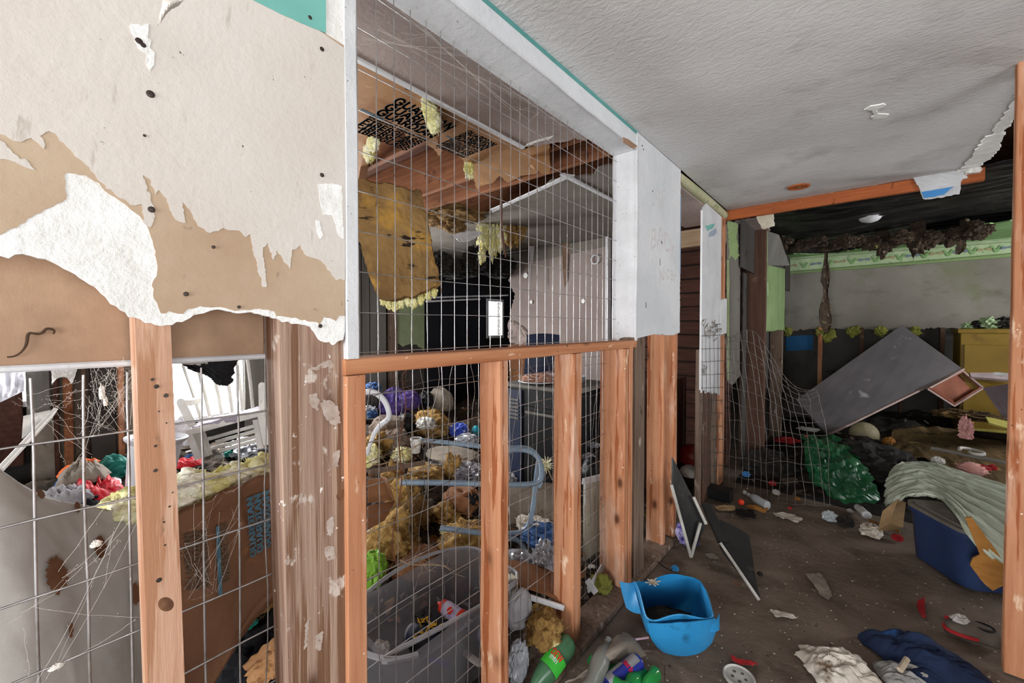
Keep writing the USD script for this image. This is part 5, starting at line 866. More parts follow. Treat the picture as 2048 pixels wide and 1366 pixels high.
part(bq, 'hinge_bar', plank(PD(1413, 1010, 2.45), PD(1446, 1085, 2.24), .06, .02, FW, .005), LOOK['panel_black'], False)
part(bq, 'white_edge', plank(PD(1441, 1086, 2.235), PD(1518, 1200, 1.985), .014, .012, FW, .002), LOOK['grey_white'], False)
solo('drink_bottle', 'purple and white printed bag behind the white V edge', 'bag', crumple(floor_at(1375, 1085), (.07, .06, .09), 5, 3, .4), mat('purple_pack', '4a3f8c', 'a9a2c8', 9, ramp=(.5, .58)), 25)
solo('cable', 'thin black cable curling beside the blue bin', 'cable', tube([floor_at(u, v, z) for u, v, z in ((1293, 1095, .02), (1310, 1118, .02), (1330, 1135, .012), (1345, 1142, .01))], .003, 6, 24), LOOK['black_plastic'], 30)
def flat(label, pts, look, seed, z=.004, name='paper_scrap', cat='paper', jag=.004, wr=.010, tilt=0): 
    P_ = jagged(pxZ(pts, z), jag, .008, seed); m = slab(P_, .0015, faceZ(z)); m = m.subdivide_to_size(.02); v = np.array(m.vertices); v[:, 2] += np.abs(meshkit.fbm(np.stack([v[:, 0] * 14, v[:, 1] * 14, v[:, 0] * 0 + seed], -1), 3, seed) - .45) * wr * 4; m.vertices = v; return solo(name, label, cat, m, LOOK[look], 30)
mat('paper_grey', '8a8074', '7a7064', 12, rough=.95, specks=[('5f564b', 14, .62, .08)])
flat('flat dusty grey paper strip in the middle of the hall floor', [(1611, 1148), (1640, 1148), (1652, 1162), (1665, 1192), (1656, 1201), (1640, 1190), (1628, 1172)], 'paper_grey', 2, wr=.004)
flat('small pale torn paper below the tip of the black folded panel', [(1540, 1222), (1562, 1224), (1582, 1228), (1595, 1237), (1552, 1238)], 'paper_dirty', 3)
flat('torn white paper with a curled end near the wire curtain', [(1545, 1028), (1570, 1026), (1590, 1032), (1606, 1040), (1595, 1046), (1570, 1038), (1552, 1036)], 'paper_dirty', 4)
flat('tan cardboard strip beside the orange ball', [(1428, 1013), (1470, 1012), (1472, 1022), (1436, 1023)], 'tan_card', 5, name='cardboard_scrap', cat='cardboard')
flat('brown cardboard wedge under the plastic bottle', [(1494, 1012), (1540, 1018), (1530, 1026), (1500, 1020)], 'ply', 6, name='cardboard_scrap', cat='cardboard')
flat('black rubber scrap beside the tan cardboard strip', [(1470, 1020), (1500, 1020), (1514, 1030), (1510, 1038), (1474, 1032)], 'black_plastic', 7, name='rubber_scrap', cat='scrap')
flat('faint grey paper flake beside the purple bag', [(1410, 1108), (1426, 1106), (1438, 1118), (1420, 1118)], 'paper_grey', 8, wr=.003)
flat('bright red torn wrapper on the floor beyond the blue bin', [(1459, 1308), (1474, 1318), (1500, 1322), (1517, 1330), (1498, 1332), (1478, 1330), (1464, 1322)], 'red_cloth', 9, name='wrapper', cat='wrapper', wr=.008)
flat('curved red plastic sliver lying on the hall floor', [(1836, 1202), (1850, 1195), (1848, 1212), (1852, 1236), (1844, 1236), (1834, 1216)], 'red_cloth', 10, name='plastic_sliver', cat='plastic scrap', wr=.003)
ld = floor_at(1478, 1356); lt = thing('lid', 'round white lid with drink holes lying on the floor', 'lid', ld)
part(lt, 'disc', turned(lathe([(0, .006), (.048, .006), (.052, .012), (.056, .010), (.057, 0), (0, 0)], 32), ld), LOOK['grey_white'], 40)
for k in range(5): part(lt, 'hole', turned(lathe([(0, .0064), (.006, .0064), (.006, .004)], 10), ld + [.024 * math.cos(k * 1.25), .024 * math.sin(k * 1.25), .0004]), LOOK['grime'], False)
rb = lambda n_, l_, c_, u, v, sx, sy, h, lk, sd, yaw=0., **k: solo(n_, l_, c_, rag(floor_at(u, v), sx, sy, h, yaw, sd, k.get('folds', 5.), k.get('n', 56), k.get('ragged', .25), lift=k.get('lift', 0)), LOOK[lk], True)
rb('crumpled_paper', 'crumpled beige paper bag beside the blue cloth', 'paper', 1682, 1340, .24, .20, .075, 'paper_dirty', 4, .5, folds=6, ragged=.4)
rb('blue_cloth', 'dark navy and blue sweatshirt heaped on the hall floor', 'clothing', 1845, 1325, .34, .30, .10, 'navy_cloth', 6, .6, folds=3.5)
rb('grey_cloth', 'grey felt scrap in front of the blue sweatshirt', 'cloth', 1815, 1362, .20, .14, .06, 'grey_felt' if 'grey_felt' in LOOK else (mat('grey_felt', '8b8a88', '76746f', 12, rough=1.) and 'grey_felt'), 8, .3, ragged=.1)
solo('stick_end', 'pale stick end poking out of the blue sweatshirt', 'stick', tube([floor_at(1800, 1340, .09), floor_at(1814, 1318, .10)], .010, 8), LOOK['leaf_pale'], 30)
# shoe
sp, sq = floor_at(1890, 1262), floor_at(2000, 1296); d_ = (sq - sp); L = np.linalg.norm(d_); d_ /= L; n_ = np.array([-d_[1], d_[0], 0])
sh = thing('shoe', 'dusty grey-brown shoe with red trim lying near the bare stud', 'shoe', (sp + sq) / 2)
def shoe_ring(s, w, h): a = np.linspace(0, 2 * np.pi, 24, endpoint=False); return np.array([sp + d_ * (L * s) + n_ * (w * math.cos(x)) + np.array([0, 0, max(0, h * .5 + h * .55 * math.sin(x))]) for x in a])
rg2 = [shoe_ring(s, w, h) for s, w, h in ((-.02, .012, .03), (.04, .034, .05), (.2, .045, .065), (.4, .045, .075), (.6, .04, .075), (.8, .038, .07), (.97, .034, .065), (1.03, .014, .05))]
def loft(R):
    n = len(R[0]); V = np.vstack(R); F_ = [[i * n + k, i * n + (k + 1) % n, (i + 1) * n + (k + 1) % n] for i in range(len(R) - 1) for k in range(n)] + [[i * n + k, (i + 1) * n + (k + 1) % n, (i + 1) * n + k] for i in range(len(R) - 1) for k in range(n)]
    e = (len(R) - 1) * n
    for k in range(1, n - 1): F_ += [[0, k + 1, k], [e, e + k, e + k + 1]]
    m = trimesh.Trimesh(V, F_, process=False); 
    if m.volume < 0: m.invert()
    return m
part(sh, 'upper', loft(rg2), mat('shoe_grey', '5a5148', '453d36', 9, rough=.9), 50)
part(sh, 'red_trim', tube([sp + d_ * L * s + n_ * w + [0, 0, .028] for s, w in ((-.02, 0), (.03, -.036), (.2, -.047), (.42, -.048), (.55, -.044))], .008, 6, 24), LOOK['red_cloth'], 30); part(sh, 'opening', turned(lathe([(0, 0), (.03, 0), (.034, .006), (.03, .008)], 20), sp + d_ * L * .72 + [0, 0, .066]), LOOK['char'], 30); part(sh, 'tongue', rag(sp + d_ * L * .3 + [0, 0, .066], .07, .05, .03, .4, 3), LOOK['grey_white'], True); part(sh, 'red_tab', crumple(sp + d_ * L * .12 + n_ * .05 + [0, 0, .03], (.012, .02, .01), 3, 2), LOOK['red_cloth'], 25)
# litter by the wire curtain
ob = floor_at(1482, 1010); solo('orange_ball', 'small bright orange ball beside the crushed plastic bottle', 'ball', turned(trimesh.creation.icosphere(3, .022), ob + [0, 0, .022]), LOOK['orange_ball'], True)
BOT = [(0, 0), (.020, .0), (.030, .006), (.032, .02), (.030, .05), (.032, .10), (.030, .13), (.022, .16), (.012, .18), (.011, .195), (.013, .196), (.013, .21), (0, .21)]
LOOK['pet_clear'] = glassy('pet_clear', 'dfe4e6', .12, .55); LOOK['pet_green'] = glassy('pet_green', '2f9a4c', .1, .35); LOOK['pet_green_dusty'] = glassy('pet_green_dusty', '4f7a58', .25, .35); LOOK['pet_dusty'] = glassy('pet_dusty', '93958d', .3, .35)
def squash(seed, k=.35): return lambda v: np.stack([v[:, 0] * (1 - k * meshkit.noise(np.stack([v[:, 2] * 30, v[:, 2] * 0 + seed, v[:, 2] * 0], -1), 2)), v[:, 1] * (1 + k * .4 * meshkit.noise(np.stack([v[:, 2] * 22, v[:, 2] * 0 + seed + 7, v[:, 2] * 0], -1), 2)), v[:, 2]], 1)
pb = thing('plastic_bottle', 'crushed clear plastic bottle lying behind the orange ball', 'bottle', floor_at(1512, 1004)); part(pb, 'body', along(lathe(BOT, 18, squash(3)), floor_at(1536, 1012, .03), floor_at(1490, 985, .03)), LOOK['pet_clear'], 40); part(pb, 'cap', along(lathe([(0, 0), (.015, 0), (.015, .015), (0, .015)], 14), floor_at(1490, 985, .03), floor_at(1484, 980, .03)), LOOK['grey_white'], 40)
pt = thing('pill_bottle', 'white cylinder tube lying before the black gap', 'tube', floor_at(1720, 1022)); part(pt, 'body', along(lathe([(0, 0), (.024, 0), (.026, .004), (.026, .13), (0, .13)], 18), floor_at(1733, 1030, .03), floor_at(1707, 1006, .03)), LOOK['grey_white'], 40); part(pt, 'cap', along(lathe([(0, -.012), (.022, -.012), (.028, -.006), (.028, .006), (0, .006)], 18), floor_at(1733, 1030, .03), floor_at(1707, 1006, .03)), LOOK['white_trim'], 40)
for u, v, r, lk, sd, lb, nm in ((1492, 952, .035, 'tape_blue', 3, 'crushed blue foil packet behind the wire curtain', 'foil_packet'), (1545, 970, .03, 'red_cloth', 4, 'dull red crushed can inside the wire curtain', 'crushed_can'), (1552, 988, .03, 'grey_white', 5, 'small striped grey packet inside the wire curtain', 'packet'), (1595, 1000, .02, 'ply', 6, 'brown crumb of wood near the wire curtain foot', 'wood_crumb'), (1580, 1018, .014, 'red_cloth', 7, 'tiny red crumple below the wire curtain', 'wrapper'), (1660, 1040, .05, 'pet_clear', 8, 'clear crumpled cup lying below the wire curtain', 'plastic_cup'), (1742, 1070, .06, 'paper_dirty', 9, 'white crumpled tissue in front of the blue cap', 'tissue'), (1764, 1058, .024, 'tape_blue', 10, 'pale blue bottle cap beside the crumpled tissue', 'bottle_cap'), (1795, 1080, .03, 'red_cloth', 11, 'red scrap at the near corner of the blue tote', 'scrap'), (1700, 1024, .02, 'grey_white', 12, 'small white oval shell beside the white tube', 'shell'), (1350, 1140, .02, 'bin_blue', 13, 'blue and lime candy wrapper behind the blue bin', 'wrapper'), (1640, 985, .03, 'char', 14, 'small black clod under the wire curtain end', 'clod'), (1690, 1050, .05, 'char', 15, 'dark clod of lint beside the crumpled cup', 'lint')):
    solo(nm, lb, nm.replace('_', ' '), crumple(floor_at(u, v), (r, r, r * .8), sd, 3, .6), LOOK[lk], 20)
solo('stick', 'thin brown stick lying in front of the blue tote', 'stick', tube([floor_at(1738, 1040, .012), floor_at(1800, 1064, .012)], .008, 6), LOOK['ply'], 30)
solo('straw', 'pink and white straw stub beside the blue bin', 'straw', tube([floor_at(1270, 1279, .006), floor_at(1297, 1275, .006)], .0042, 8), mat('straw_pink', 'd8a0b2', 'e6d2d8', 30), 30)
solo('rust_disc', 'brown metal ring lying beside the black folded panel', 'ring', turned(trimesh.creation.torus(.016, .002, 24, 6), floor_at(1474, 1168) + [0, 0, .003]), LOOK['rust'], 30)
solo('shoe_heel', 'small black rubber lump at the tip of the black folded panel', 'rubber lump', crumple(floor_at(1520, 1150), (.014, .014, .012), 3, 2), LOOK['char'], 25)
mat('fleck', 'cfc8be', 'a9a196', 60); mat('fleck_dark', '2e2620', '463b31', 30)
def flecks(label, region, n, look, seed, s=(.002, .008), dens=None):
    rg = np.random.default_rng(seed); T = []
    while len(T) < n:
        u, v = rg.uniform(region[0], region[2]), rg.uniform(region[1], region[3]); p = floor_at(u, v)
        if p[0] < -.86 or p[0] > .9 or p[1] > 3.9: continue
        if dens is not None and rg.random() > dens(u, v): continue
        b = trimesh.creation.icosphere(0, 1.0); v_ = np.array(b.vertices) * rg.uniform(.5, 1.3, 3) * rg.uniform(*s) * [1, 1, .35]; b.vertices = v_ + p + [0, 0, .002]; T.append(b)
    return solo('floor_flecks', label, 'flecks', T, LOOK[look], False, kind='stuff')
flecks('white plaster crumbs strewn over the hall floor', (1230, 1000, 2000, 1366), 420, 'fleck', 3, (.0012, .0045), lambda u, v: .3 + .7 * math.exp(-((u - 1520) / 120) ** 2 - ((v - 1070) / 70) ** 2))
flecks('dark crumbs strewn over the hall floor', (1230, 1050, 2000, 1366), 160, 'fleck_dark', 4, (.002, .006))
# ------------------------------------------------------------------ left room seen under the broken drywall
mat('sheet_grey', 'a5a19c', '928d87', 1.6, rough=.9, bump=(16, .001), specks=[('8f8983', 3.5, .6, .2, (1, 1, .3)), ('5f5851', 70, .72, .03)]); mat('bench_white', 'd8d6d0', 'c4c1ba', 5, rough=.6, specks=[('8d8880', 12, .66, .08)])
mat('cloth_white', 'e0dfe2', 'cfced3', 6, rough=.95); mat('cloth_orange', 'dd6a30', 'c65a26', 6, rough=.9); mat('cloth_teal', '237f73', '1c695e', 6, rough=.7, specks=[('6cc7b8', 9, .66, .05)]); mat('cloth_red', 'd8202f', 'b81826', 6, rough=.6); mat('cloth_grey', '9a979a', '7f7c80', 7, rough=.95); mat('cloth_black', '1c1c20', '121215', 6, rough=.9); mat('cloth_blue', '34527f', '2a4268', 6, rough=.9); mat('cushion_lilac', '9d97a0', '87818b', 6, rough=.95, specks=[('5f5a63', 8, .64, .08)]); mat('plastic_white', 'd5d6da', 'c6c7cc', 4, rough=.4)
SH = Patch(pg([[(-80, 890, .72), (60, 986, .80), (150, 1014, .88), (240, 1026, .95), (310, 1032, 1.02)], [(-80, 1150, .70), (60, 1150, .755), (150, 1160, .825), (240, 1165, .90), (310, 1170, .97)], [(-80, 1450, .68), (60, 1450, .71), (150, 1450, .76), (240, 1450, .83), (310, 1450, .90)]]))
fs = thing('fallen_drywall', 'grey sheet of fallen drywall leaning behind the mesh, brown tears in it', 'drywall sheet', PD(100, 1366, .76))
part(fs, 'sheet', SH.mesh(40, 50, .01, .01, 3, 5, .03), LOOK['sheet_grey'], True)
def blotch(P, parent, a, b, w, h, look, seed, name='torn_hole', off=.002):
    q = jagged([(math.cos(t) * w, math.sin(t) * h) for t in np.linspace(0, 2 * math.pi, 9)[:-1]], w * .35, w * .12, seed); m = trimesh.creation.extrude_polygon(q, .001, engine='earcut')
    s = 1 if P.nrm(np.array([a]), np.array([b]))[0] @ (EYE - P.ev(np.array([a]), np.array([b]))[0]) > 0 else -1
    part(parent, name, P.put(m, a, b, (0, 1), (1, 0), .011 if s > 0 else -.0185), LOOK[look], False)
for a, b, w, h, sd in ((.06, .46, .02, .05, 1), (.33, .60, .035, .07, 2), (.50, .34, .05, .09, 3), (.56, .80, .03, .05, 4), (.05, .25, .02, .04, 5), (.72, .42, .015, .03, 6)): blotch(SH, fs, a, b, w, h, 'kraft_dark', sd)
KB = Patch(pg([[(262, 1046, 1.0), (360, 1022, 1.05), (430, 988, 1.12), (505, 955, 1.2), (610, 930, 1.28)], [(275, 1180, .96), (360, 1180, 1.03), (440, 1165, 1.10), (515, 1120, 1.18), (612, 1080, 1.24)], [(292, 1450, .90), (370, 1440, .96), (445, 1340, 1.04), (520, 1230, 1.12), (620, 1170, 1.20)]]))
kb = thing('kraft_insulation', 'brown kraft-faced insulation batt standing behind the mesh, print running up it', 'insulation', PD(420, 1366, 1.0))
part(kb, 'paper_face', KB.mesh(40, 60, .02, .02, 4, 7, .03), LOOK['kraft_dark'], True)
sg_ = 1 if KB.nrm(np.array([.5]), np.array([.5]))[0] @ (EYE - KB.ev(np.array([.5]), np.array([.5]))[0]) > 0 else -1
def up_print(a0, b0, wa, wb, rows, ink):
    for i, (t_, w) in enumerate(rows):
        m = meshkit.text_mesh(t_, .1, .001, True); v = np.array(m.vertices); v[:, 0] /= v[:, 0].max(); v[:, 1] /= .1; m.vertices = v; m = heavy(m, .02, (.4, 1, 0)); b = b0 + wb * i
        part(kb, 'printed_lettering', KB.put(m, a0, b, (-wa, 0), (0, -wb * .8), sg_ * .011 if sg_ > 0 else -.031), LOOK[ink], False)
ROWS = [('FIBERGLASS', 1), ('FIBERGLASS', 1), ('FIBERGLASS', 1), ('BUILDING INSULATION', 1)]
GU = [('GUARDIAN', 1)] * 3
def boxp(a0, a1, b0, b1, ink):
    m = trimesh.creation.box([1, 1, .001]).subdivide().subdivide(); v = np.array(m.vertices) + [.5, .5, 0]; m.vertices = v
    part(kb, 'printed_bar', KB.put(m, a0, b0, (a1 - a0, 0), (0, b1 - b0), sg_ * .011 if sg_ > 0 else -.031), LOOK[ink], False)
up_print(.44, .725, .36, .052, GU, 'ink_blue'); boxp(.50, .06, .884, .918, 'ink_blue'); up_print(.44, .93, .36, .03, ROWS[:2], 'ink_blue')
up_print(.50, .30, .34, .050, GU, 'ink_faded'); boxp(.56, .16, .455, .48, 'ink_blue'); up_print(.50, .50, .34, .03, ROWS[:2], 'ink_faded')
up_print(.52, .86, .36, .0, [], 'ink_blue')
rgw = np.random.default_rng(3)
wl_ = []
for i, (u, v, t) in enumerate(((250, 1006, 1.0), (262, 1018, .98), (285, 1000, 1.05), (360, 1004, 1.12), (385, 985, 1.15), (400, 975, 1.17), (412, 990, 1.16), (440, 970, 1.2), (470, 958, 1.24), (495, 945, 1.28), (515, 938, 1.3), (530, 930, 1.33), (460, 950, 1.28), (380, 962, 1.22), (330, 1000, 1.1))): wl_.append(fluff(PD(u, v, t), (.05, .045, .032), i + 30, .6, 2.3, 3))
part(kb, 'wool_edge', wl_, mat('wool_lemon', 'e3dfae', 'c9c25e', 5, rough=1.0, bump=(34, .01), specks=[('f4f2e2', 7, .5, .15), ('a9a03a', 6, .6, .1)]), True, 'pale yellow wool along the top edge')
lump('fresh yellow wool lump poking from under the kraft-faced batt', [(PD(500, 1170, 1.2), (.06, .06, .055), 41), (PD(545, 1150, 1.25), (.07, .05, .06), 42), (PD(520, 1195, 1.2), (.05, .05, .04), 43)], 'wool_yellow', .5)
at_item('black_bag', 'black trash bag below the yellow wool beside the wide post', 'bag', 520, 1300, 1.2, (.12, .12, .12), 'cloth_black', 4, amp=.6)
solo('kraft_scrap', 'torn kraft scrap lying on the black bag', 'paper', Patch(pg([[(490, 1330, 1.08), (540, 1280, 1.1), (585, 1265, 1.12)], [(500, 1400, 1.04), (545, 1360, 1.06), (590, 1340, 1.08)]])).mesh(14, 14, .004, .03, 5, 4, .12), LOOK['kraft'], 30)
at_item('teal_scrap', 'teal foil scrap above the black bag', 'scrap', 500, 1246, 1.15, (.02, .02, .02), 'cloth_teal', 4)
# hanging dark cloth and torn board at the top of the bay
solo('hanging_cloth', 'torn black cloth hanging in front of the low bright window', 'cloth', Patch(pg([[(352, 712, .80), (395, 712, .83), (430, 710, .86), (474, 706, .90)], [(372, 734, .81), (402, 738, .83), (432, 744, .85), (470, 736, .89)], [(392, 744, .83), (412, 742, .84), (440, 766, .86), (458, 766, .88)]])).mesh(24, 36, .003, .016, 6, 5, .08), LOOK['cloth_black'], 30)
solo('torn_board', 'white torn board edge above the black cloth', 'drywall scrap', Patch(pg([[(330, 708, .775), (380, 706, .81), (425, 704, .85)], [(345, 726, .785), (385, 730, .815), (412, 732, .84)]])).mesh(12, 20, .004, .004, 5, 6, .12), LOOK['sheet_grey'], 30)
# glider bench
gb_ = thing('glider_bench', 'white slatted wooden glider bench tilted on the rubbish before the window', 'bench', PD(460, 930, 3.3))
def bar(a, b, w, d=None): return plank(PD(*a), PD(*b), w, d or w, FW, .004)
part(gb_, 'seat_rail', bar((376, 866, 3.2), (534, 822, 3.25), .05, .04), LOOK['bench_white'], 25); part(gb_, 'seat_rail', bar((392, 852, 3.55), (520, 818, 3.6), .04, .04), LOOK['bench_white'], 25)
part(gb_, 'seat_cushion', Patch(pg([[(384, 856, 3.2), (455, 836, 3.2), (530, 820, 3.25)], [(398, 842, 3.5), (460, 826, 3.5), (518, 815, 3.55)]])).mesh(14, 24, .05, .03, 4, 3, .05), LOOK['cushion_lilac'], True, 'faded lilac seat cushion')
for (u0, v0), (u1, v1) in (((366, 730), (402, 838)), ((398, 745), (420, 834)), ((428, 752), (444, 832)), ((452, 742), (465, 829)), ((472, 714), (486, 826)), ((494, 714), (506, 822))): part(gb_, 'spindle', tube([PD(u0, v0, 3.7), PD((u0 + u1) / 2 + 1, (v0 + v1) / 2, 3.66), PD(u1, v1, 3.58)], .014, 8), LOOK['bench_white'], 40)
def armp(pts, t0, t1): return Patch(pg([[(u, v, t0) for u, v in pts[0]], [(u, v, t1) for u, v in pts[1]]])).mesh(6, 14, .05)
def rounded_post(u0, v0, u1, v1, w, t):
    P_ = sg.LineString([(u0, v0), (u1, v1)]).buffer(w / 2, cap_style=1); q = np.array(P_.exterior.coords)[:-1]; m = trimesh.creation.extrude_polygon(sg.Polygon(q), 1.0, engine='earcut'); v = np.array(m.vertices); m.vertices = np.array([PD(a, b, t + c * .05) for a, b, c in v]); m.invert(); return m
part(gb_, 'arm_post', rounded_post(524, 772, 525, 816, 15, 3.3), LOOK['bench_white'], 25); part(gb_, 'arm_post', rounded_post(362, 806, 382, 846, 18, 3.3), LOOK['bench_white'], 25); part(gb_, 'arm_rest', bar((376, 806, 3.5), (396, 800, 3.65), .05), LOOK['bench_white'], 25)
for a, b, w in (((384, 868, 3.2), (402, 916, 3.2), .06), ((400, 864, 3.25), (416, 912, 3.25), .05), ((526, 830, 3.25), (538, 888, 3.25), .06), ((514, 838, 3.3), (524, 896, 3.3), .05)): part(gb_, 'leg', bar(a, b, w), LOOK['bench_white'], 25)
for a, b in (((410, 880, 3.3), (508, 852, 3.4)), ((432, 884, 3.3), (512, 862, 3.4)), ((440, 902, 3.3), (516, 880, 3.4)), ((404, 902, 3.3), (516, 872, 3.35))): part(gb_, 'stretcher', bar(a, b, .028), LOOK['bench_white'], 25)
# white bin, rags
wb = thing('waste_bin', 'white plastic waste bin leaning behind the pale pine stud', 'waste bin', PD(296, 992, 2.75))
part(wb, 'shell', along(lathe([(0, .01), (.115, 0), (.12, .02), (.145, .36), (.170, .385), (.173, .40), (.163, .405), (.138, .38), (.113, .03), (0, .03)], 30), PD(296, 992, 2.75), PD(320, 838, 2.8)), LOOK['plastic_white'], 40)
at_item('white_sheet', 'white bedsheet bunched between the bin and the glider bench', 'sheet', 368, 872, 3.0, (.05, .06, .14), 'cloth_white', 5, amp=.35)
LOOK['curtain'] = usdkit.material(stage, '/World/Looks/curtain', {'d': ('diffuse_bsdf', {'color': hx('e4e3e8')}), 't': ('translucent_bsdf', {'color': hx('e4e3e8')}), 'm': ('mix_closure', {'fac': .55})}, [('d.BSDF', 'm.closure1'), ('t.BSDF', 'm.closure2')], surface='m.closure')
solo('curtain', 'white curtain hanging across the near corner window', 'curtain', Patch([[PX(u, v, XL + .25) for u, v in r] for r in ([(-90, 690), (-20, 690), (49, 690)], [(-90, 760), (-20, 770), (49, 745)], [(-90, 850), (-20, 815), (48, 782)])]).mesh(20, 40, .002, .06, 8, 3, .02, (.4, 1.6)), LOOK['curtain'], True)
def px_board(name, label, cat, u0, u1, v0, v1, X, d, look, seed=0):
    a, b = PX(u0, v0, X), PX(u1, v1, X); return solo(name, label, cat, beam(X - d, X, a[1], b[1], max(0, min(a[2], b[2])), max(a[2], b[2]), .006, .003, seed), LOOK[look], 25)
px_board('wall_board', 'grey sheathing behind the bare studs of the left room', 'wall panel', 56, 332, 640, 1000, XL + .02, .015, 'paper_grey', 2)  # plain grey board filling the gaps behind the studs
px_board('wall_board', 'dark brown board under the white curtain', 'wall panel', -60, 48, 700, 930, XL + .06, .03, 'dark_boards', 3)
px_board('wall_board', 'grey painted board beside the white curtain', 'wall panel', 50, 102, 690, 838, XL + .08, .03, 'panel_grey', 4)
for i, (u0, u1, lk, lb) in enumerate(((104, 122, 'dark_boards', 'dark brown bare stud right of the grey board'), (124, 150, 'joist_wood', 'mid brown bare stud in the left room'), (160, 176, 'wood_weathered', 'weathered bare stud in the left room'), (234, 252, 'pine_orange', 'orange bare stud in the left room beyond the cobweb'))): px_board('wall_stud', lb, 'stud', u0, u1, 690, 1000, XL + .10, .06, lk, 20 + i)
px_board('wall_board', 'grey-brown sheathing between the bare studs of the left room', 'wall panel', 176, 236, 690, 980, XL + .05, .03, 'wall_dark_grey', 7)
px_board('wall_board', 'smoky dark boards behind the far end of the glider bench', 'wall panel', 488, 562, 690, 960, XL + .05, .03, 'panel_grey', 8)
px_board('wall_stud', 'scorched brown stud at the end of the glider bench', 'stud', 544, 556, 690, 940, XL + .10, .05, 'joist_wood', 9)
solo('torn_board', 'white torn drywall remnant at the top of the bare studs', 'drywall scrap', Patch([[PX(u, v, XL + .16) for u, v in r] for r in ([(98, 680), (130, 680), (160, 680)], [(100, 740), (128, 742), (156, 738)], [(104, 770), (124, 752), (142, 768)])]).mesh(16, 20, .012, .03, 5, 6, .08), LOOK['gypsum_white'], 30)
solo('white_plank', 'white painted plank leaning diagonally across the bare studs', 'plank', plank(PD(-8, 948, 2.3), PD(106, 826, 2.9), .085, .025, FW, .004), LOOK['bench_white'], 25)
solo('shelf_board', 'grey shelf board behind the leaning white plank', 'board', Patch(pg([[(50, 836, 2.95), (104, 824, 3.0)], [(50, 880, 2.75), (92, 850, 2.8)]])).mesh(4, 6, .02), LOOK['sheet_grey'], False)
R = lambda n_, l_, c_, u, v, t, sx, sy, h, lk, sd, **k: at_item(n_, l_, c_, u, v, t, (sx, sy, h), lk, sd, 'rag', **k)
R('orange_cloth', 'orange garment draped over the rubbish', 'clothing', 170, 945, 2.7, .30, .24, .10, 'cloth_orange', 4); at_item('teal_bag', 'glossy teal bag against the white bin', 'bag', 226, 940, 2.4, (.08, .07, .085), 'cloth_teal', 3, amp=.3)
R('red_cloth', 'bright red garment in front of the teal bag', 'clothing', 190, 985, 2.05, .32, .2, .11, 'cloth_red', 7); R('white_cloth', 'white cloth strip between the red garment and the teal bag', 'cloth', 212, 968, 2.1, .16, .12, .04, 'cloth_white', 8)
R('grey_cloth', 'grey and white cloth pile beside the red garment', 'clothing', 132, 1000, 1.9, .26, .2, .10, 'cloth_grey', 9); R('blue_cloth', 'blue cloth tucked behind the grey and white pile', 'clothing', 136, 976, 2.15, .16, .12, .08, 'cloth_blue', 10)
at_item('black_cloth', 'black cloth heap above the grey fallen sheet', 'clothing', 170, 1018, 1.7, (.12, .1, .07), 'cloth_black', 11); at_item('brown_cloth', 'rust brown cloth below the red garment', 'clothing', 205, 1000, 1.75, (.07, .07, .05), 'rust', 12)
R('grey_bundle', 'dusty grey cardboard pile under the orange garment', 'cardboard', 165, 958, 2.5, .34, .24, .12, 'paper_grey', 13); R('red_cloth', 'red cloth on the floor below the glider bench arm', 'clothing', 375, 928, 2.9, .24, .18, .06, 'cloth_red', 14); R('blue_cloth', 'small blue cloth under the near leg of the glider bench', 'clothing', 386, 918, 3.0, .12, .12, .05, 'cloth_blue', 15); R('red_cloth', 'dark red cloth beyond the yellow wool near the wide post', 'clothing', 550, 935, 2.6, .26, .2, .07, 'red_plastic', 16)
at_item('clear_bag', 'clear plastic bag stuffed under the glider bench', 'bag', 490, 900, 3.3, (.22, .14, .09), 'clear_wrap' if 'clear_wrap' in LOOK else (mat('clear_wrap', 'a3a6ac', '85888e', 7, rough=.25, spec=.6) and 'clear_wrap'), 17, amp=.6); at_item('green_scrap', 'green plastic scrap under the glider bench', 'scrap', 466, 905, 3.2, (.07, .06, .05), 'cloth_teal', 18)
# ------------------------------------------------------------------ kitchen rubbish seen between the studs
mat('purple_cloth', '4b3a78', '3d2f63', 6, rough=.8); mat('wicker', '7d6d5f', '60524a', 9, rough=.95, bump=(60, .01), specks=[('4a3f37', 20, .6, .08)]); mat('stove_black', '0d0d10', '09090b', 4, rough=.5, spec=.3); mat('navy_plastic', '232b42', '1b2236', 5, rough=.5); mat('pack_blue', '3a4fa8', 'c9cbe6', 10, ramp=(.55, .62), rough=.4); mat('teal_plastic', '2aa3b8', '218aa0', 5, rough=.4); mat('foil_grey', 'b1b0b6', '6e6d74', 16, rough=.35, metal=.5); mat('lime_bag', '7aa838', '628c2a', 6, rough=.5); mat('carton_brown', '7b5236', '694429', 5, rough=.9); mat('panel_cream', 'b9b4a4', 'a9a393', 4, rough=.9, bump=(60, .003), specks=[('8f8a7c', 24, .62, .08)]); mat('cabinet_brown', '4b3226', '3b271e', 4, stretch=(6, 6, .7), rough=.7); mat('food_crust', 'b98f7c', '8f6a58', 22, rough=.8, specks=[('e9ddd2', 20, .62, .06)])
def chunk(label, u, v, r, look, seed, t=None, **k): return at_item('insulation_chunk', label, 'insulation', u, v, t, r, look, seed, 'fluff', **k) if t else ground_item('insulation_chunk', label, 'insulation', u, v, r, look, seed, 'fluff', **k)
st = thing('stove', 'black stove standing in the kitchen under a cluttered grey top', 'stove', (-1.9, 2.8, 0))
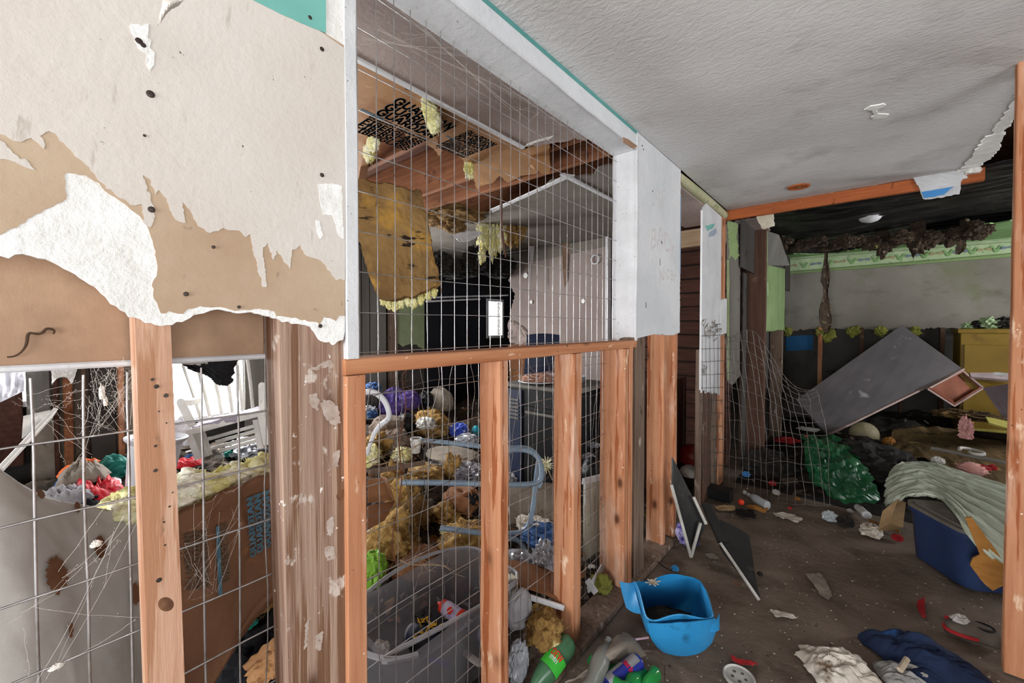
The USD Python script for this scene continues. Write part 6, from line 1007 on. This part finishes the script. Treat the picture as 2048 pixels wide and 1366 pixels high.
part(st, 'body', beam(-2.2, -1.6, 2.5, 3.1, .0, .88, .01), LOOK['stove_black'], 25); part(st, 'top', beam(-2.24, -1.57, 2.46, 3.1, .88, .91, .008), LOOK['panel_grey'], 25); part(st, 'side_panel', beam(-2.21, -2.05, 2.485, 2.5, .02, .86, .004), LOOK['navy_plastic'], 25); part(st, 'oven_door', beam(-2.02, -1.62, 2.48, 2.5, .2, .74, .006), LOOK['stove_black'], 25); part(st, 'handle', tube([(-1.98, 2.45, .70), (-1.66, 2.45, .70)], .012, 8), LOOK['panel_grey'], 40)
for i in range(6): part(st, 'vent_slot', beam(-2.18, -2.08, 2.478, 2.486, .62 + .03 * i, .635 + .03 * i, .001), LOOK['panel_grey'], False)
sp_ = np.array([-1.98, 2.62, .912])
pl = thing('plate_of_food', 'plate heaped with crusted food on the stove top', 'plate', sp_); part(pl, 'plate', turned(lathe([(0, 0), (.09, 0), (.17, .018), (.165, .024), (.08, .008), (0, .008)], 28), sp_), LOOK['plastic_white'], 40); part(pl, 'crust', fluff(sp_ + [0, 0, .035], (.13, .12, .035), 3, .5, 3, 4), LOOK['food_crust'], True)
solo('food_tray', 'pinkish tray lying over the plate of food', 'tray', turned(beam(-.09, .09, -.04, .04, 0, .02, .005), sp_ + [.10, .10, .055], .3, .15), LOOK['pinkwhite'], 25); solo('blue_rag', 'blue rag on the stove top beside the plate', 'rag', rag(sp_ + [.26, .02, 0], .16, .14, .06, .3, 4), LOOK['metal_grey_blue'], True); solo('glass_dish', 'clear glass dish at the back of the stove top', 'dish', turned(lathe([(0, 0), (.08, 0), (.10, .05), (.096, .05), (.076, .006), (0, .006)], 24), sp_ + [.18, .26, 0]), LOOK['clear_wrap'], 40)
part(mw, 'flat_carton', sheetY([(1016, 690), (1052, 690), (1048, 790), (1020, 790)], 4.185, .02, .004, 3), LOOK['carton_brown'], False, 'brown carton set flat at the foot of the wall')  # brown carton, drawn as a flat piece on the wall
nc = thing('office_chair', 'navy office chair back behind the stove top, just above the rail', 'chair', PD(1085, 800, 3.9)); part(nc, 'backrest', Patch(pg([[(1058, 674, 3.75), (1086, 672, 3.72), (1117, 673, 3.72)], [(1056, 715, 3.72), (1086, 713, 3.68), (1117, 713, 3.7)], [(1050, 766, 3.75), (1086, 764, 3.7), (1118, 762, 3.72)]])).mesh(14, 14, .06), LOOK['navy_plastic'], 40); part(nc, 'stem', tube([PD(1086, 760, 3.8), PD(1086, 900, 3.75)], .03, 8), LOOK['black_plastic'], 40)
solo('cabinet', 'dark brown cabinet behind the third stud', 'cabinet', [beam(-1.75, -1.15, 3.3, 3.7, 0, .93, .01), beam(-1.72, -1.46, 3.285, 3.3, .1, .89, .004), beam(-1.44, -1.18, 3.285, 3.3, .1, .89, .004)], LOOK['cabinet_brown'], 25)
chunk('pale mossy tuft resting on the dark brown cabinet', 1178, 736, (.07, .07, .09), 'wool_pale', 4, 3.95)
# tubular chair
tc = thing('tube_chair', 'blue-grey tubular metal chair frame lying on its side', 'chair', PD(1000, 1120, 2.3))
for pts in ([(800, 965, 2.0), (900, 966, 2.1), (1000, 969, 2.2), (1062, 968, 2.25), (1080, 962, 2.26), (1083, 945, 2.27), (1078, 918, 2.32), (1062, 904, 2.36), (1030, 900, 2.38), (960, 890, 2.4)], [(838, 880, 2.6), (900, 886, 2.55), (960, 893, 2.5), (1030, 896, 2.45), (1062, 900, 2.42), (1076, 915, 2.4), (1084, 948, 2.36), (1076, 975, 2.33)], [(1078, 918, 2.33), (1070, 985, 2.33), (1062, 1035, 2.33), (1050, 1060, 2.33), (1025, 1067, 2.33), (960, 1066, 2.25), (880, 1056, 2.15)], [(960, 1074, 2.25), (1015, 1077, 2.3), (1040, 1084, 2.3), (1050, 1105, 2.28), (1054, 1150, 2.26)]): part(tc, 'tube', tube([PD(*p) for p in pts], .015, 10, 60), LOOK['metal_grey_blue'], 40)
for u, v, t in ((868, 881, 2.57), (884, 884, 2.56)): part(tc, 'bolt', turned(trimesh.creation.icosphere(2, .006), PD(u, v, t - .02)), LOOK['screw_head'], True)
# bay beside the wide post
solo('plastic_hoop', 'white plastic hoop curling up out of the rubbish by the first orange stud', 'hoop', tube([PD(u, v, 2.9) for u, v in ((722, 790), (745, 784), (764, 796), (776, 818), (776, 838), (764, 848), (752, 862), (740, 890), (734, 910))], [.022, .022, .02, .018, .016, .014], 8, 50), LOOK['plastic_white'], 40)
at_item('blue_bag', 'blue plastic bag above the white hoop', 'bag', 746, 776, 3.2, (.07, .06, .045), 'cloth_blue', 4); at_item('blue_bag', 'small blue plastic scrap inside the white hoop', 'bag', 745, 830, 3.0, (.04, .04, .035), 'cloth_blue', 5); at_item('green_bag', 'pale teal plastic behind the white hoop', 'bag', 738, 828, 3.3, (.07, .07, .07), 'clear_wrap', 6)
at_item('purple_cloth', 'purple garment behind the white hoop', 'clothing', 790, 812, 3.3, (.12, .12, .14), 'purple_cloth', 7, amp=.3); at_item('purple_cloth', 'smaller purple garment beside the dry vine', 'clothing', 818, 805, 3.25, (.09, .09, .09), 'purple_cloth', 8, amp=.3)
at_item('wicker_basket', 'grey-brown matted wicker bundle under the white hoop', 'basket', 774, 858, 2.7, (.11, .11, .085), 'wicker', 9, amp=.25); at_item('black_bowl', 'black bowl tipped beside the wicker bundle', 'bowl', 812, 850, 2.9, (.08, .08, .075), 'black_plastic', 10, amp=.15)
at_item('pillow', 'stained pillow with yellow stuffing in the kitchen rubbish', 'pillow', 862, 848, 2.95, (.15, .12, .10), 'wool_yellow', 11, 'fluff', amp=.25); at_item('white_cloth', 'white cloth folded against the stained pillow', 'cloth', 852, 848, 2.75, (.08, .06, .045), 'grey_white', 12)
at_item('dark_ornament', 'dark shiny ornament behind the stained pillow', 'ornament', 852, 802, 3.4, (.06, .06, .08), 'stove_black', 13, amp=.3); at_item('tan_cushion', 'tan cushion slumped behind the stained pillow', 'cushion', 880, 805, 3.5, (.12, .1, .12), 'paper_grey', 14, amp=.2)
at_item('snack_bag', 'blue and white crinkled snack bag left of the second stud', 'bag', 918, 862, 2.9, (.08, .06, .06), 'pack_blue', 15); at_item('teal_bottle', 'teal plastic piece against the second stud', 'plastic piece', 952, 866, 2.9, (.03, .03, .05), 'teal_plastic', 16, amp=.2); at_item('clear_wrap', 'clear wrap under the blue and white snack bag', 'wrap', 935, 880, 2.8, (.09, .08, .04), 'clear_wrap', 17)
cp = thing('paper_cup', 'white paper cup standing in the rubbish near the tubular chair', 'cup', PD(832, 905, 2.55)); part(cp, 'cup', turned(lathe([(0, 0), (.026, 0), (.036, .09), (.033, .09), (.024, .005), (0, .005)], 20), PD(832, 905, 2.55)), LOOK['grey_white'], 40); part(cp, 'rim', turned(trimesh.creation.torus(.035, .003, 20, 6), PD(832, 905, 2.55) + [0, 0, .09]), LOOK['white_trim'], 40)
at_item('grey_cloth', 'grey-brown dress cloth below the wicker bundle', 'clothing', 792, 890, 2.55, (.09, .09, .10), 'wicker', 18, amp=.4)
for i, (u, v, r, lk, lb, t) in enumerate(((756, 893, (.08, .08, .07), 'wool_yellow', 'golden wool lump under the white hoop', 2.45), (744, 915, (.04, .04, .07), 'wool_pale', 'pale wool strip against the first orange stud', 2.3), (804, 912, (.06, .05, .05), 'wool_pale', 'cream wool peak beside the paper cup', 2.4), (786, 955, (.05, .05, .07), 'wool_yellow', 'lacy cream wool hanging at the end of the chair tube', 2.1), (808, 1000, (.08, .08, .12), 'wool_yellow', 'long golden wool fold under the chair tube', 2.15), (832, 1030, (.07, .07, .10), 'wool_batt', 'amber wool behind the dry vine', 2.2), (850, 945, (.12, .08, .04), 'wool_yellow', 'pale wool heap above the chair tube', 2.4), (905, 940, (.05, .05, .09), 'wool_yellow', 'upright golden wool wedge behind the chair tube', 2.35), (888, 1030, (.085, .07, .05), 'wool_yellow', 'curled golden wool ring in the middle of the bay', 2.1), (785, 1082, (.14, .12, .11), 'wool_yellow', 'big golden wool mound above the clear tote', 1.95), (935, 1092, (.15, .13, .11), 'wool_yellow', 'big golden wool mound against the second stud', 2.05), (1090, 1262, (.07, .07, .06), 'wool_yellow', 'golden wool lump between second and third studs near the floor', 1.62), (1085, 1235, (.06, .05, .04), 'wool_batt', 'darker wool under the white-edged board', 1.72), (905, 1068, (.06, .05, .03), 'wool_lemon', 'small wool crest at the end of the lower chair tube', 2.05))): chunk(lb, u, v, r, lk, 60 + i, t, amp=.55)
cbq = thing('carton', 'brown cardboard carton open beside the first orange stud', 'carton', PD(758, 1045, 2.1))
part(cbq, 'side', Patch(pg([[(735, 958, 2.15), (772, 955, 2.2)], [(735, 1005, 2.15), (776, 1000, 2.2)]])).mesh(3, 3, .01), LOOK['carton_brown'], False); part(cbq, 'flap', Patch(pg([[(735, 1012, 2.0), (790, 1004, 2.1)], [(735, 1060, 1.85), (770, 1040, 1.95)]])).mesh(4, 4, .006, .01), LOOK['carton_brown'], False); part(cbq, 'flap', Patch(pg([[(764, 952, 2.2), (776, 958, 2.1)], [(776, 998, 2.2), (790, 1002, 2.1)]])).mesh(3, 3, .006), LOOK['carton_brown'], False)
at_item('white_scrap', 'off-white plaster scrap by the foot of the first orange stud', 'plaster scrap', 756, 1064, 1.8, (.045, .045, .022), 'grey_white', 19, amp=.2); at_item('lime_bag', 'lime green plastic bag against the first orange stud', 'bag', 746, 1145, 1.75, (.05, .06, .09), 'lime_bag', 20, amp=.35)
at_item('carton_scrap', 'brown carton panel standing behind the clear tote', 'carton', 842, 1128, 1.98, (.12, .10, .07), 'carton_brown', 21, amp=.25); at_item('carton_scrap', 'brown torn carton behind the curled wool ring', 'carton', 925, 1005, 2.3, (.13, .10, .08), 'carton_brown', 22, amp=.3); at_item('dark_clump', 'black clump between wool mounds beside the second stud', 'clump', 945, 1012, 2.2, (.05, .05, .07), 'cloth_black', 23)
at_item('foil_scrap', 'crumpled silver foil heap against the second stud', 'foil', 938, 948, 2.4, (.12, .10, .06), 'foil_grey', 24, amp=.9); at_item('foil_scrap', 'smaller crumpled silver foil above the chair tube', 'foil', 880, 928, 2.55, (.08, .06, .035), 'foil_grey', 25, amp=.9); at_item('dust_board', 'dusty pinkish board lying above the foil', 'board', 905, 910, 2.75, (.20, .14, .03), 'paper_grey', 26, amp=.2)
solo('long_stick', 'dusty grey lath lying across the rubbish by the first orange stud', 'lath', plank(PD(738, 945, 2.3), PD(850, 925, 2.6), .03, .012, FW), LOOK['wood_weathered'], 25)
# bay between second and third studs
at_item('blue_can', 'long blue and silver crushed packet inside the chair frame', 'packet', 1035, 925, 2.45, (.04, .04, .11), 'pack_blue', 27, amp=.35); at_item('foil_scrap', 'silver wrapper under the blue and silver packet', 'foil', 1025, 955, 2.4, (.05, .05, .035), 'foil_grey', 28); at_item('tan_scrap', 'tan paper crumple inside the chair frame corner', 'paper', 1062, 945, 2.45, (.05, .05, .05), 'paper_dirty', 29)
yf = thing('dry_flower', 'dry golden flower head beyond the chair frame', 'dried flower', PD(1092, 935, 2.6)); rgf = np.random.default_rng(2)
part(yf, 'head', [tube([PD(1092, 930, 2.6), PD(1092, 930, 2.6) + d_ / np.linalg.norm(d_) * .055], [.006, .002], 4) for d_ in rgf.normal(size=(40, 3))], LOOK['wool_pale'], True); part(yf, 'stem', tube([PD(1092, 930, 2.6), PD(1105, 960, 2.5)], .004, 5), LOOK['tendril'], True)
solo('kitchen_floor_patch', 'bare grey floor board strewn with crumbs inside the kitchen', 'board', Patch(pg([[(1018, 972, 2.75), (1070, 968, 2.8), (1118, 968, 2.85)], [(1018, 1050, 2.45), (1070, 1045, 2.5), (1118, 1040, 2.55)]])).mesh(12, 12, .01, .01), LOOK['paper_grey'], 30)
at_item('white_chip', 'white plaster chip on the grey floor board', 'plaster chip', 1026, 1024, 2.45, (.05, .03, .02), 'grey_white', 30, amp=.2); at_item('silver_bag', 'silver-lilac plastic bag knotted upright', 'bag', 1088, 1120, 2.0, (.07, .06, .10), 'clear_wrap', 31, amp=.8); at_item('blue_cloth', 'dark blue cloth behind the silver-lilac bag', 'clothing', 1088, 1072, 2.3, (.14, .12, .05), 'cloth_blue', 32); at_item('grey_bag', 'grey plastic bag below the chair leg', 'bag', 1035, 1125, 2.05, (.09, .09, .05), 'clear_wrap', 33); at_item('paper_pile', 'brown paper shreds along the lower chair tube', 'paper', 1070, 1050, 2.4, (.14, .10, .03), 'paper_dirty', 34, amp=.9)
wb2 = thing('shelf_board', 'brown shelf board with a white edge slanting to the third stud', 'board', PD(1070, 1215, 1.8)); SB = Patch(pg([[(975, 1120, 1.95), (1085, 1140, 1.95), (1130, 1180, 1.9)], [(985, 1165, 1.75), (1060, 1180, 1.75), (1128, 1208, 1.72)]])); part(wb2, 'board', SB.mesh(6, 8, .014), LOOK['carton_brown'], False); part(wb2, 'white_edge', plank(PD(990, 1172, 1.735), PD(1128, 1216, 1.70), .022, .012, FW, .002), LOOK['white_trim'], False)
solo('drywall_scrap', 'cream drywall scrap on end behind the second stud', 'drywall scrap', Patch(pg([[(1010, 1142, 1.72), (1034, 1148, 1.72)], [(1006, 1200, 1.70), (1036, 1196, 1.7)], [(1010, 1216, 1.7), (1028, 1214, 1.7)]])).mesh(12, 8, .012, .006, 5, 3, .08), LOOK['panel_cream'], 30)
# bay right of the third stud
fp = thing('framed_panel', 'cream textured panel with a white top edge leaning behind the third stud', 'panel', PD(1195, 1110, 2.35)); FP = Patch(pg([[(1166, 962, 2.35), (1222, 948, 2.55)], [(1166, 1122, 2.3), (1216, 1082, 2.5)]])); part(fp, 'board', FP.mesh(4, 4, .012), LOOK['panel_cream'], False); part(fp, 'white_edge', plank(PD(1166, 963, 2.33), PD(1222, 949, 2.53), .035, .016, FW, .002), LOOK['white_trim'], False); part(fp, 'white_edge', plank(PD(1171, 962, 2.32), PD(1171, 1010, 2.3), .010, .014, FW, .002), LOOK['white_trim'], False)
solo('white_angle', 'white metal angle strip lying on the sill between studs', 'angle strip', [plank(PD(1176, 1180, 1.97), PD(1218, 1112, 2.2), .03, .01, FW, .002), plank(PD(1174, 1160, 1.98), PD(1192, 1186, 1.95), .03, .01, FW, .002)], LOOK['white_trim'], False)
chunk('olive wool scrap behind the white angle strip', 1200, 1170, (.05, .05, .05), 'wool_mossy', 90, 2.05)
at_item('silver_scrap', 'silver torn wrapper on the dark clutter behind the third stud', 'foil', 1185, 890, 3.0, (.06, .05, .02), 'foil_grey', 35, amp=.8); at_item('silver_scrap', 'second silver wrapper lower behind the third stud', 'foil', 1178, 915, 2.9, (.05, .05, .03), 'foil_grey', 36, amp=.8); at_item('dark_clump', 'dark rounded jar above the cream textured panel', 'jar', 1185, 945, 2.75, (.07, .07, .09), 'stove_black', 37, amp=.15)
# clear tote with tools in it
tt = thing('clear_tote', 'clear grey plastic tote behind the mesh with tools inside', 'storage tote', (-1.26, 1.01, 0)); LOOK['tote_clear'] = glassy('tote_clear', 'cfcdd0', .25, .88)
part(tt, 'tub', crate((-1.09, .70), (0, .62), (-.38, 0), .30, .008, .07, .88), LOOK['tote_clear'], 40); part(tt, 'rim', tube([*[(x, y, .296) for x, y in ((-1.085, .78), (-1.085, 1.26), (-1.12, 1.325), (-1.20, 1.33), (-1.42, 1.33), (-1.475, 1.27), (-1.475, .78), (-1.42, .70), (-1.15, .70), (-1.085, .78))]], .009, 6, 60), mat('rim_grey', '8f8d90', '7d7b7e', 4, rough=.4), 40)
at_item('cracked_lid', 'grey cracked lid corner propped on end of the clear tote', 'lid', 1040, 1225, 1.66, (.035, .06, .085), 'rim_grey', 5, amp=.12); at_item('clear_bag', 'white plastic bag hanging below the cracked lid corner', 'bag', 1036, 1330, 1.52, (.03, .05, .09), 'clear_wrap', 6, amp=.4)
ct = lambda u, v, z: PZ(u, v, z)
vg = thing('vent_grille', 'black slotted grille strip lying in the clear tote', 'grille', ct(890, 1250, .10)); a, b = ct(838, 1222, .12), ct(985, 1300, .10); part(vg, 'strip', plank(a, b, .075, .012, (0, 0, 1), .003), LOOK['black_plastic'], 25)
for i in range(9): c = a + (b - a) * (.06 + .1 * i); part(vg, 'slot', plank(c + [-.012, .012, .0075], c + [.014, -.014, .0075], .008, .003, (0, 0, 1), .0005), LOOK['char'], False)
dp = thing('hand_vacuum', 'navy blue hand vacuum cleaner lying in the clear tote', 'hand vacuum', ct(860, 1310, .03)); a, b = ct(832, 1270, .06), ct(895, 1315, .05)
part(dp, 'body', along(lathe([(0, -.03), (.03, -.03), (.05, -.01), (.055, .04), (.055, .10), (.04, .14), (0, .145)], 24), a, b), LOOK['navy_plastic'], 40); part(dp, 'clear_hood', along(lathe([(.056, .02), (.058, .06), (.058, .10), (.056, .10)], 24), a, b), LOOK['stove_black'], 40); part(dp, 'grey_nose', along(lathe([(0, -.045), (.03, -.04), (.042, -.02), (.03, -.015), (0, -.015)], 20), a, b), LOOK['rim_grey'], 40); part(dp, 'blue_band', plank(ct(862, 1318, .045), ct(898, 1330, .045), .02, .02, FW, .006), mat('band_blue', '2c3fa0', '24358a'), 30)
rgy = np.random.default_rng(6); c = ct(858, 1258, .15); solo('yellow_string', 'tangle of yellow string on the hand vacuum', 'string', [tube(c + np.cumsum(rgy.normal(size=(9, 3)) * [.014, .014, .004], 0), .002, 5, 40) for _ in range(7)], mat('string_yellow', 'd8a92a', 'c2941f'), True)
sb = thing('spray_can', 'purple and orange-capped spray can lying across the clear tote', 'spray can', ct(925, 1250, .12)); a, b = ct(886, 1212, .17), ct(985, 1278, .15); LOOK['can_label'] = mat('can_label', '8f86b5', 'c9c4d2', 16, rough=.35, spec=.5); ln = np.linalg.norm(b - a)
part(sb, 'body', along(lathe([(0, .0), (.024, .0), (.030, .02), (.031, ln * .8), (.028, ln), (0, ln)], 24), a, b), LOOK['can_label'], 40); part(sb, 'cap', along(lathe([(0, -.03), (.006, -.03), (.012, -.012), (.026, -.004), (.0285, .014), (.0, .014)], 20), a, b), mat('cap_red', 'd33a24', 'bf3220', 6, rough=.4), 40)
part(sb, 'navy_band', along(lathe([(.0315, ln * .42), (.0318, ln * .43), (.0318, ln * .80), (.0315, ln * .81)], 24), a, b), LOOK['navy_plastic'], 40); part(sb, 'orange_band', along(lathe([(.0316, ln * .36), (.0322, ln * .37), (.0322, ln * .42), (.0316, ln * .43)], 24), a, b), LOOK['cap_red'], 40)
def on_can(m, a, b, r, z0, ang0, hgt, flip=1, width=None):
    """wraps flat lettering (x along the can, y around it) onto a can that runs from a to b."""
    m = m.copy(); v = np.array(m.vertices); 
    if width: v[:, 0] *= width / max(v[:, 0].max(), 1e-6)
    th = ang0 + v[:, 1] / r * flip; rr = r + v[:, 2] * .3 + .0004; m.vertices = np.stack([rr * np.cos(th), rr * np.sin(th), z0 + v[:, 0]], 1); return along(m, a, b)
def face_angle(a, b):
    z = (b - a) / np.linalg.norm(b - a); x = np.cross([0, 0, 1.0], z); x /= np.linalg.norm(x); y = np.cross(z, x); d = EYE - (a + b) / 2; return math.atan2(d @ y, d @ x)
fa = face_angle(a, b); el = trimesh.creation.cylinder(.014, .001, sections=24); part(sb, 'orange_badge', on_can(el.subdivide(), a, b, .031, ln * .22, fa, 0), LOOK['cap_red'], False)
for i, k in enumerate((-.3, .25)): part(sb, 'white_print', on_can(trimesh.creation.box([.022, .010, .001]).subdivide().subdivide(), a, b, .032, ln * .6, fa + k, 0), LOOK['white_trim'], False)
R('white_scrap', 'white plastic blade in the clear tote beside the second stud', 'plastic scrap', 945, 1318, 1.52, .10, .03, .01, 'grey_white', 40, ragged=.1)
for i, (u, v, lb) in enumerate(((762, 1300, 'pale broken plaster pieces in the clear tote near the first stud'), (752, 1340, 'black clod in the clear tote near the first stud'))): at_item('tote_scrap', lb, 'scrap', u, v, 1.5, (.03, .03, .035), ('grey_white', 'cloth_black')[i], 41 + i, amp=.5)
# bottles by the sill
LOOK['label_green'] = mat('label_green', '3fae3a', '2f962f', 8, rough=.4); LOOK['ink_red'] = mat('ink_red', 'c8202a'); LOOK['can_navy'] = mat('can_navy', '24308c', '1c2676', 5, rough=.3, spec=.6); LOOK['can_silver'] = mat('can_silver', 'b9bdc2', 'a0a4aa', 8, rough=.3, metal=.7)
g1 = thing('soda_bottle', 'dusty green soda bottle with a green and red label by the chipped stud', 'bottle', floor_at(1110, 1320)); a, b = PD(1139, 1282, 1.62), PD(1062, 1384, 1.46); Lb = np.linalg.norm(b - a); s_ = Lb / .34
BIG = [(0, .012), (.02, .0), (.036, .006), (.044, .03), (.046, .08), (.043, .10), (.046, .12), (.046, .20), (.043, .22), (.040, .26), (.026, .31), (.013, .33), (.013, .36), (0, .36)]
big = lathe([(r, z * s_) for r, z in BIG], 26, squash(5, .25)); part(g1, 'body', along(big, a, b), LOOK['pet_green_dusty'], 40); fa = face_angle(a, b)
lab = Patch([[(.0478 * math.cos(fa + k), .0478 * math.sin(fa + k), z) for z in np.linspace(.125, .215, 4) * s_] for k in np.linspace(-1.0, 1.0, 9)]); part(g1, 'label', along(lab.mesh(20, 8, .0006), a, b), LOOK['label_green'], True)
m = meshkit.text_mesh('DEW', .030, .001, True); v = np.array(m.vertices); 
def around(txt, h, a, b, r, z0, k0, w):
    m = meshkit.text_mesh(txt, h, .001, True).subdivide(); v = np.array(m.vertices); v[:, 0] *= w / v[:, 0].max(); th = k0 - v[:, 0] / r; z = z0 + v[:, 1] * -1; rr = r + .0008 + v[:, 2] * .3; m.vertices = np.stack([rr * np.cos(th), rr * np.sin(th), z], 1); m.invert(); return along(m, a, b)
part(g1, 'printed_lettering', around('DEW', .024, a, b, .0482, .155 * s_, fa + .62, .05), LOOK['ink_red'], False); part(g1, 'printed_lettering', around('mtn', .018, a, b, .0482, .178 * s_, fa + .5, .034), LOOK['white_trim'], False)
en = thing('energy_can', 'blue and silver energy drink can lying on the green bottles', 'can', floor_at(1250, 1345)); a, b = PD(1277, 1322, 1.55), PD(1226, 1364, 1.48); Lc = .165; b = a + (b - a) / np.linalg.norm(b - a) * Lc
part(en, 'body', along(lathe([(0, .003), (.026, .003), (.028, .0), (.033, .012), (.033, Lc - .016), (.027, Lc - .002), (.027, Lc), (.025, Lc - .003), (0, Lc - .003)], 28), a, b), LOOK['can_navy'], 40); fa = face_angle(a, b)
for z0, z1, k0, k1 in ((.012, .06, -.1, 1.1), (.075, Lc - .016, .75, 1.6)): part(en, 'silver_panel', along(Patch([[(.0333 * math.cos(fa + k), .0333 * math.sin(fa + k), z) for z in np.linspace(z0, z1, 3)] for k in np.linspace(k0, k1, 6)]).mesh(10, 6, .0004), a, b), LOOK['can_silver'], True)
part(en, 'silver_rim', along(lathe([(.0334, Lc - .03), (.0336, Lc - .028), (.0336, Lc - .016), (.0275, Lc - .001), (.027, Lc - .002)], 28), a, b), LOOK['can_silver'], 40); part(en, 'printed_lettering', around('Red Bull', .018, a, b, .0335, .075, fa + .9, .055), LOOK['ink_red'], False)
cbo = thing('clear_bottle', 'crushed dusty clear bottle beside the energy drink can', 'bottle', floor_at(1200, 1345)); part(cbo, 'body', along(lathe([(r * 1.35, z * 1.15) for r, z in BOT], 22, squash(9, .4)), PD(1176, 1392, 1.42), PD(1206, 1312, 1.56)), LOOK['pet_dusty'], 40)
for i, (p_, q_, r_, lb) in enumerate((((1205, 1322, 1.60), (1238, 1308, 1.66), .045, 'bright green bottle under the grey cardboard flap'), ((1290, 1352, 1.53), (1262, 1366, 1.47), .03, 'green crushed bottle below the energy drink can'), ((1312, 1345, 1.52), (1296, 1372, 1.47), .032, 'light green crushed bottle furthest from the stud'), ((1180, 1318, 1.58), (1196, 1330, 1.58), .018, 'bit of green bottle beside the sill plate'), ((1262, 1385, 1.42), (1234, 1372, 1.46), .03, 'green bottle base beside the clear bottle at the picture edge'))):
    a, b = PD(*p_), PD(*q_); gq = thing('green_bottle', lb, 'bottle', (a + b) / 2 * [1, 1, 0]); L_ = np.linalg.norm(b - a) * 1.5; part(gq, 'body', along(lathe([(0, 0), (r_ * .8, 0), (r_, L_ * .1), (r_ * .9, L_ * .4), (r_, L_ * .7), (r_ * .5, L_ * .9), (0, L_)], 18, squash(i, .45)), a, b), LOOK['pet_green'], 40)
solo('cardboard_flap', 'grey-brown cardboard flap bent over the green bottles', 'cardboard', Patch([[PZ(1178, 1352, .03), PZ(1150, 1358, .02), PZ(1130, 1366, .02)], [PZ(1205, 1300, .10), PZ(1200, 1318, .12), PZ(1196, 1338, .08)], [PZ(1240, 1268, .09), PZ(1250, 1290, .11), PZ(1222, 1330, .06)], [PZ(1268, 1280, .03), PZ(1288, 1302, .03), PZ(1292, 1310, .02)]]).mesh(24, 16, .003, .01, 5, 3, .04), LOOK['paper_grey'], 30)
solo('twig_end', 'thin bare twig lying beside the light green bottle', 'twig', tube([floor_at(u, v, .006) for u, v in ((1282, 1302), (1322, 1312), (1330, 1340), (1334, 1380))], .004, 6, 24), LOOK['wood_weathered'], 30)
scatter('white and grey scraps strewn through the kitchen rubbish', (735, 780, 1215, 1250), 420, 'grey_white', 3, (.005, .030), flat=False); scatter('brown scraps strewn through the kitchen rubbish', (735, 780, 1215, 1250), 420, 'carton_brown', 4, (.012, .05), flat=False); scatter('yellow wool bits strewn through the kitchen rubbish', (735, 850, 1215, 1250), 120, 'wool_yellow', 5, (.012, .04), flat=False); scatter('dark scraps strewn through the kitchen rubbish', (735, 780, 1215, 1250), 420, 'char', 6, (.014, .06), flat=False)
scatter('pale scraps strewn over the left room rubbish', (60, 880, 560, 1000), 120, 'grey_white', 7, (.012, .05), flat=False); scatter('dark scraps strewn over the green room floor', (1480, 800, 2000, 990), 160, 'hang_brown', 8, (.02, .07), flat=False); scatter('pale scraps strewn over the green room floor', (1480, 800, 2000, 1000), 60, 'grey_white', 9, (.01, .03), flat=False)
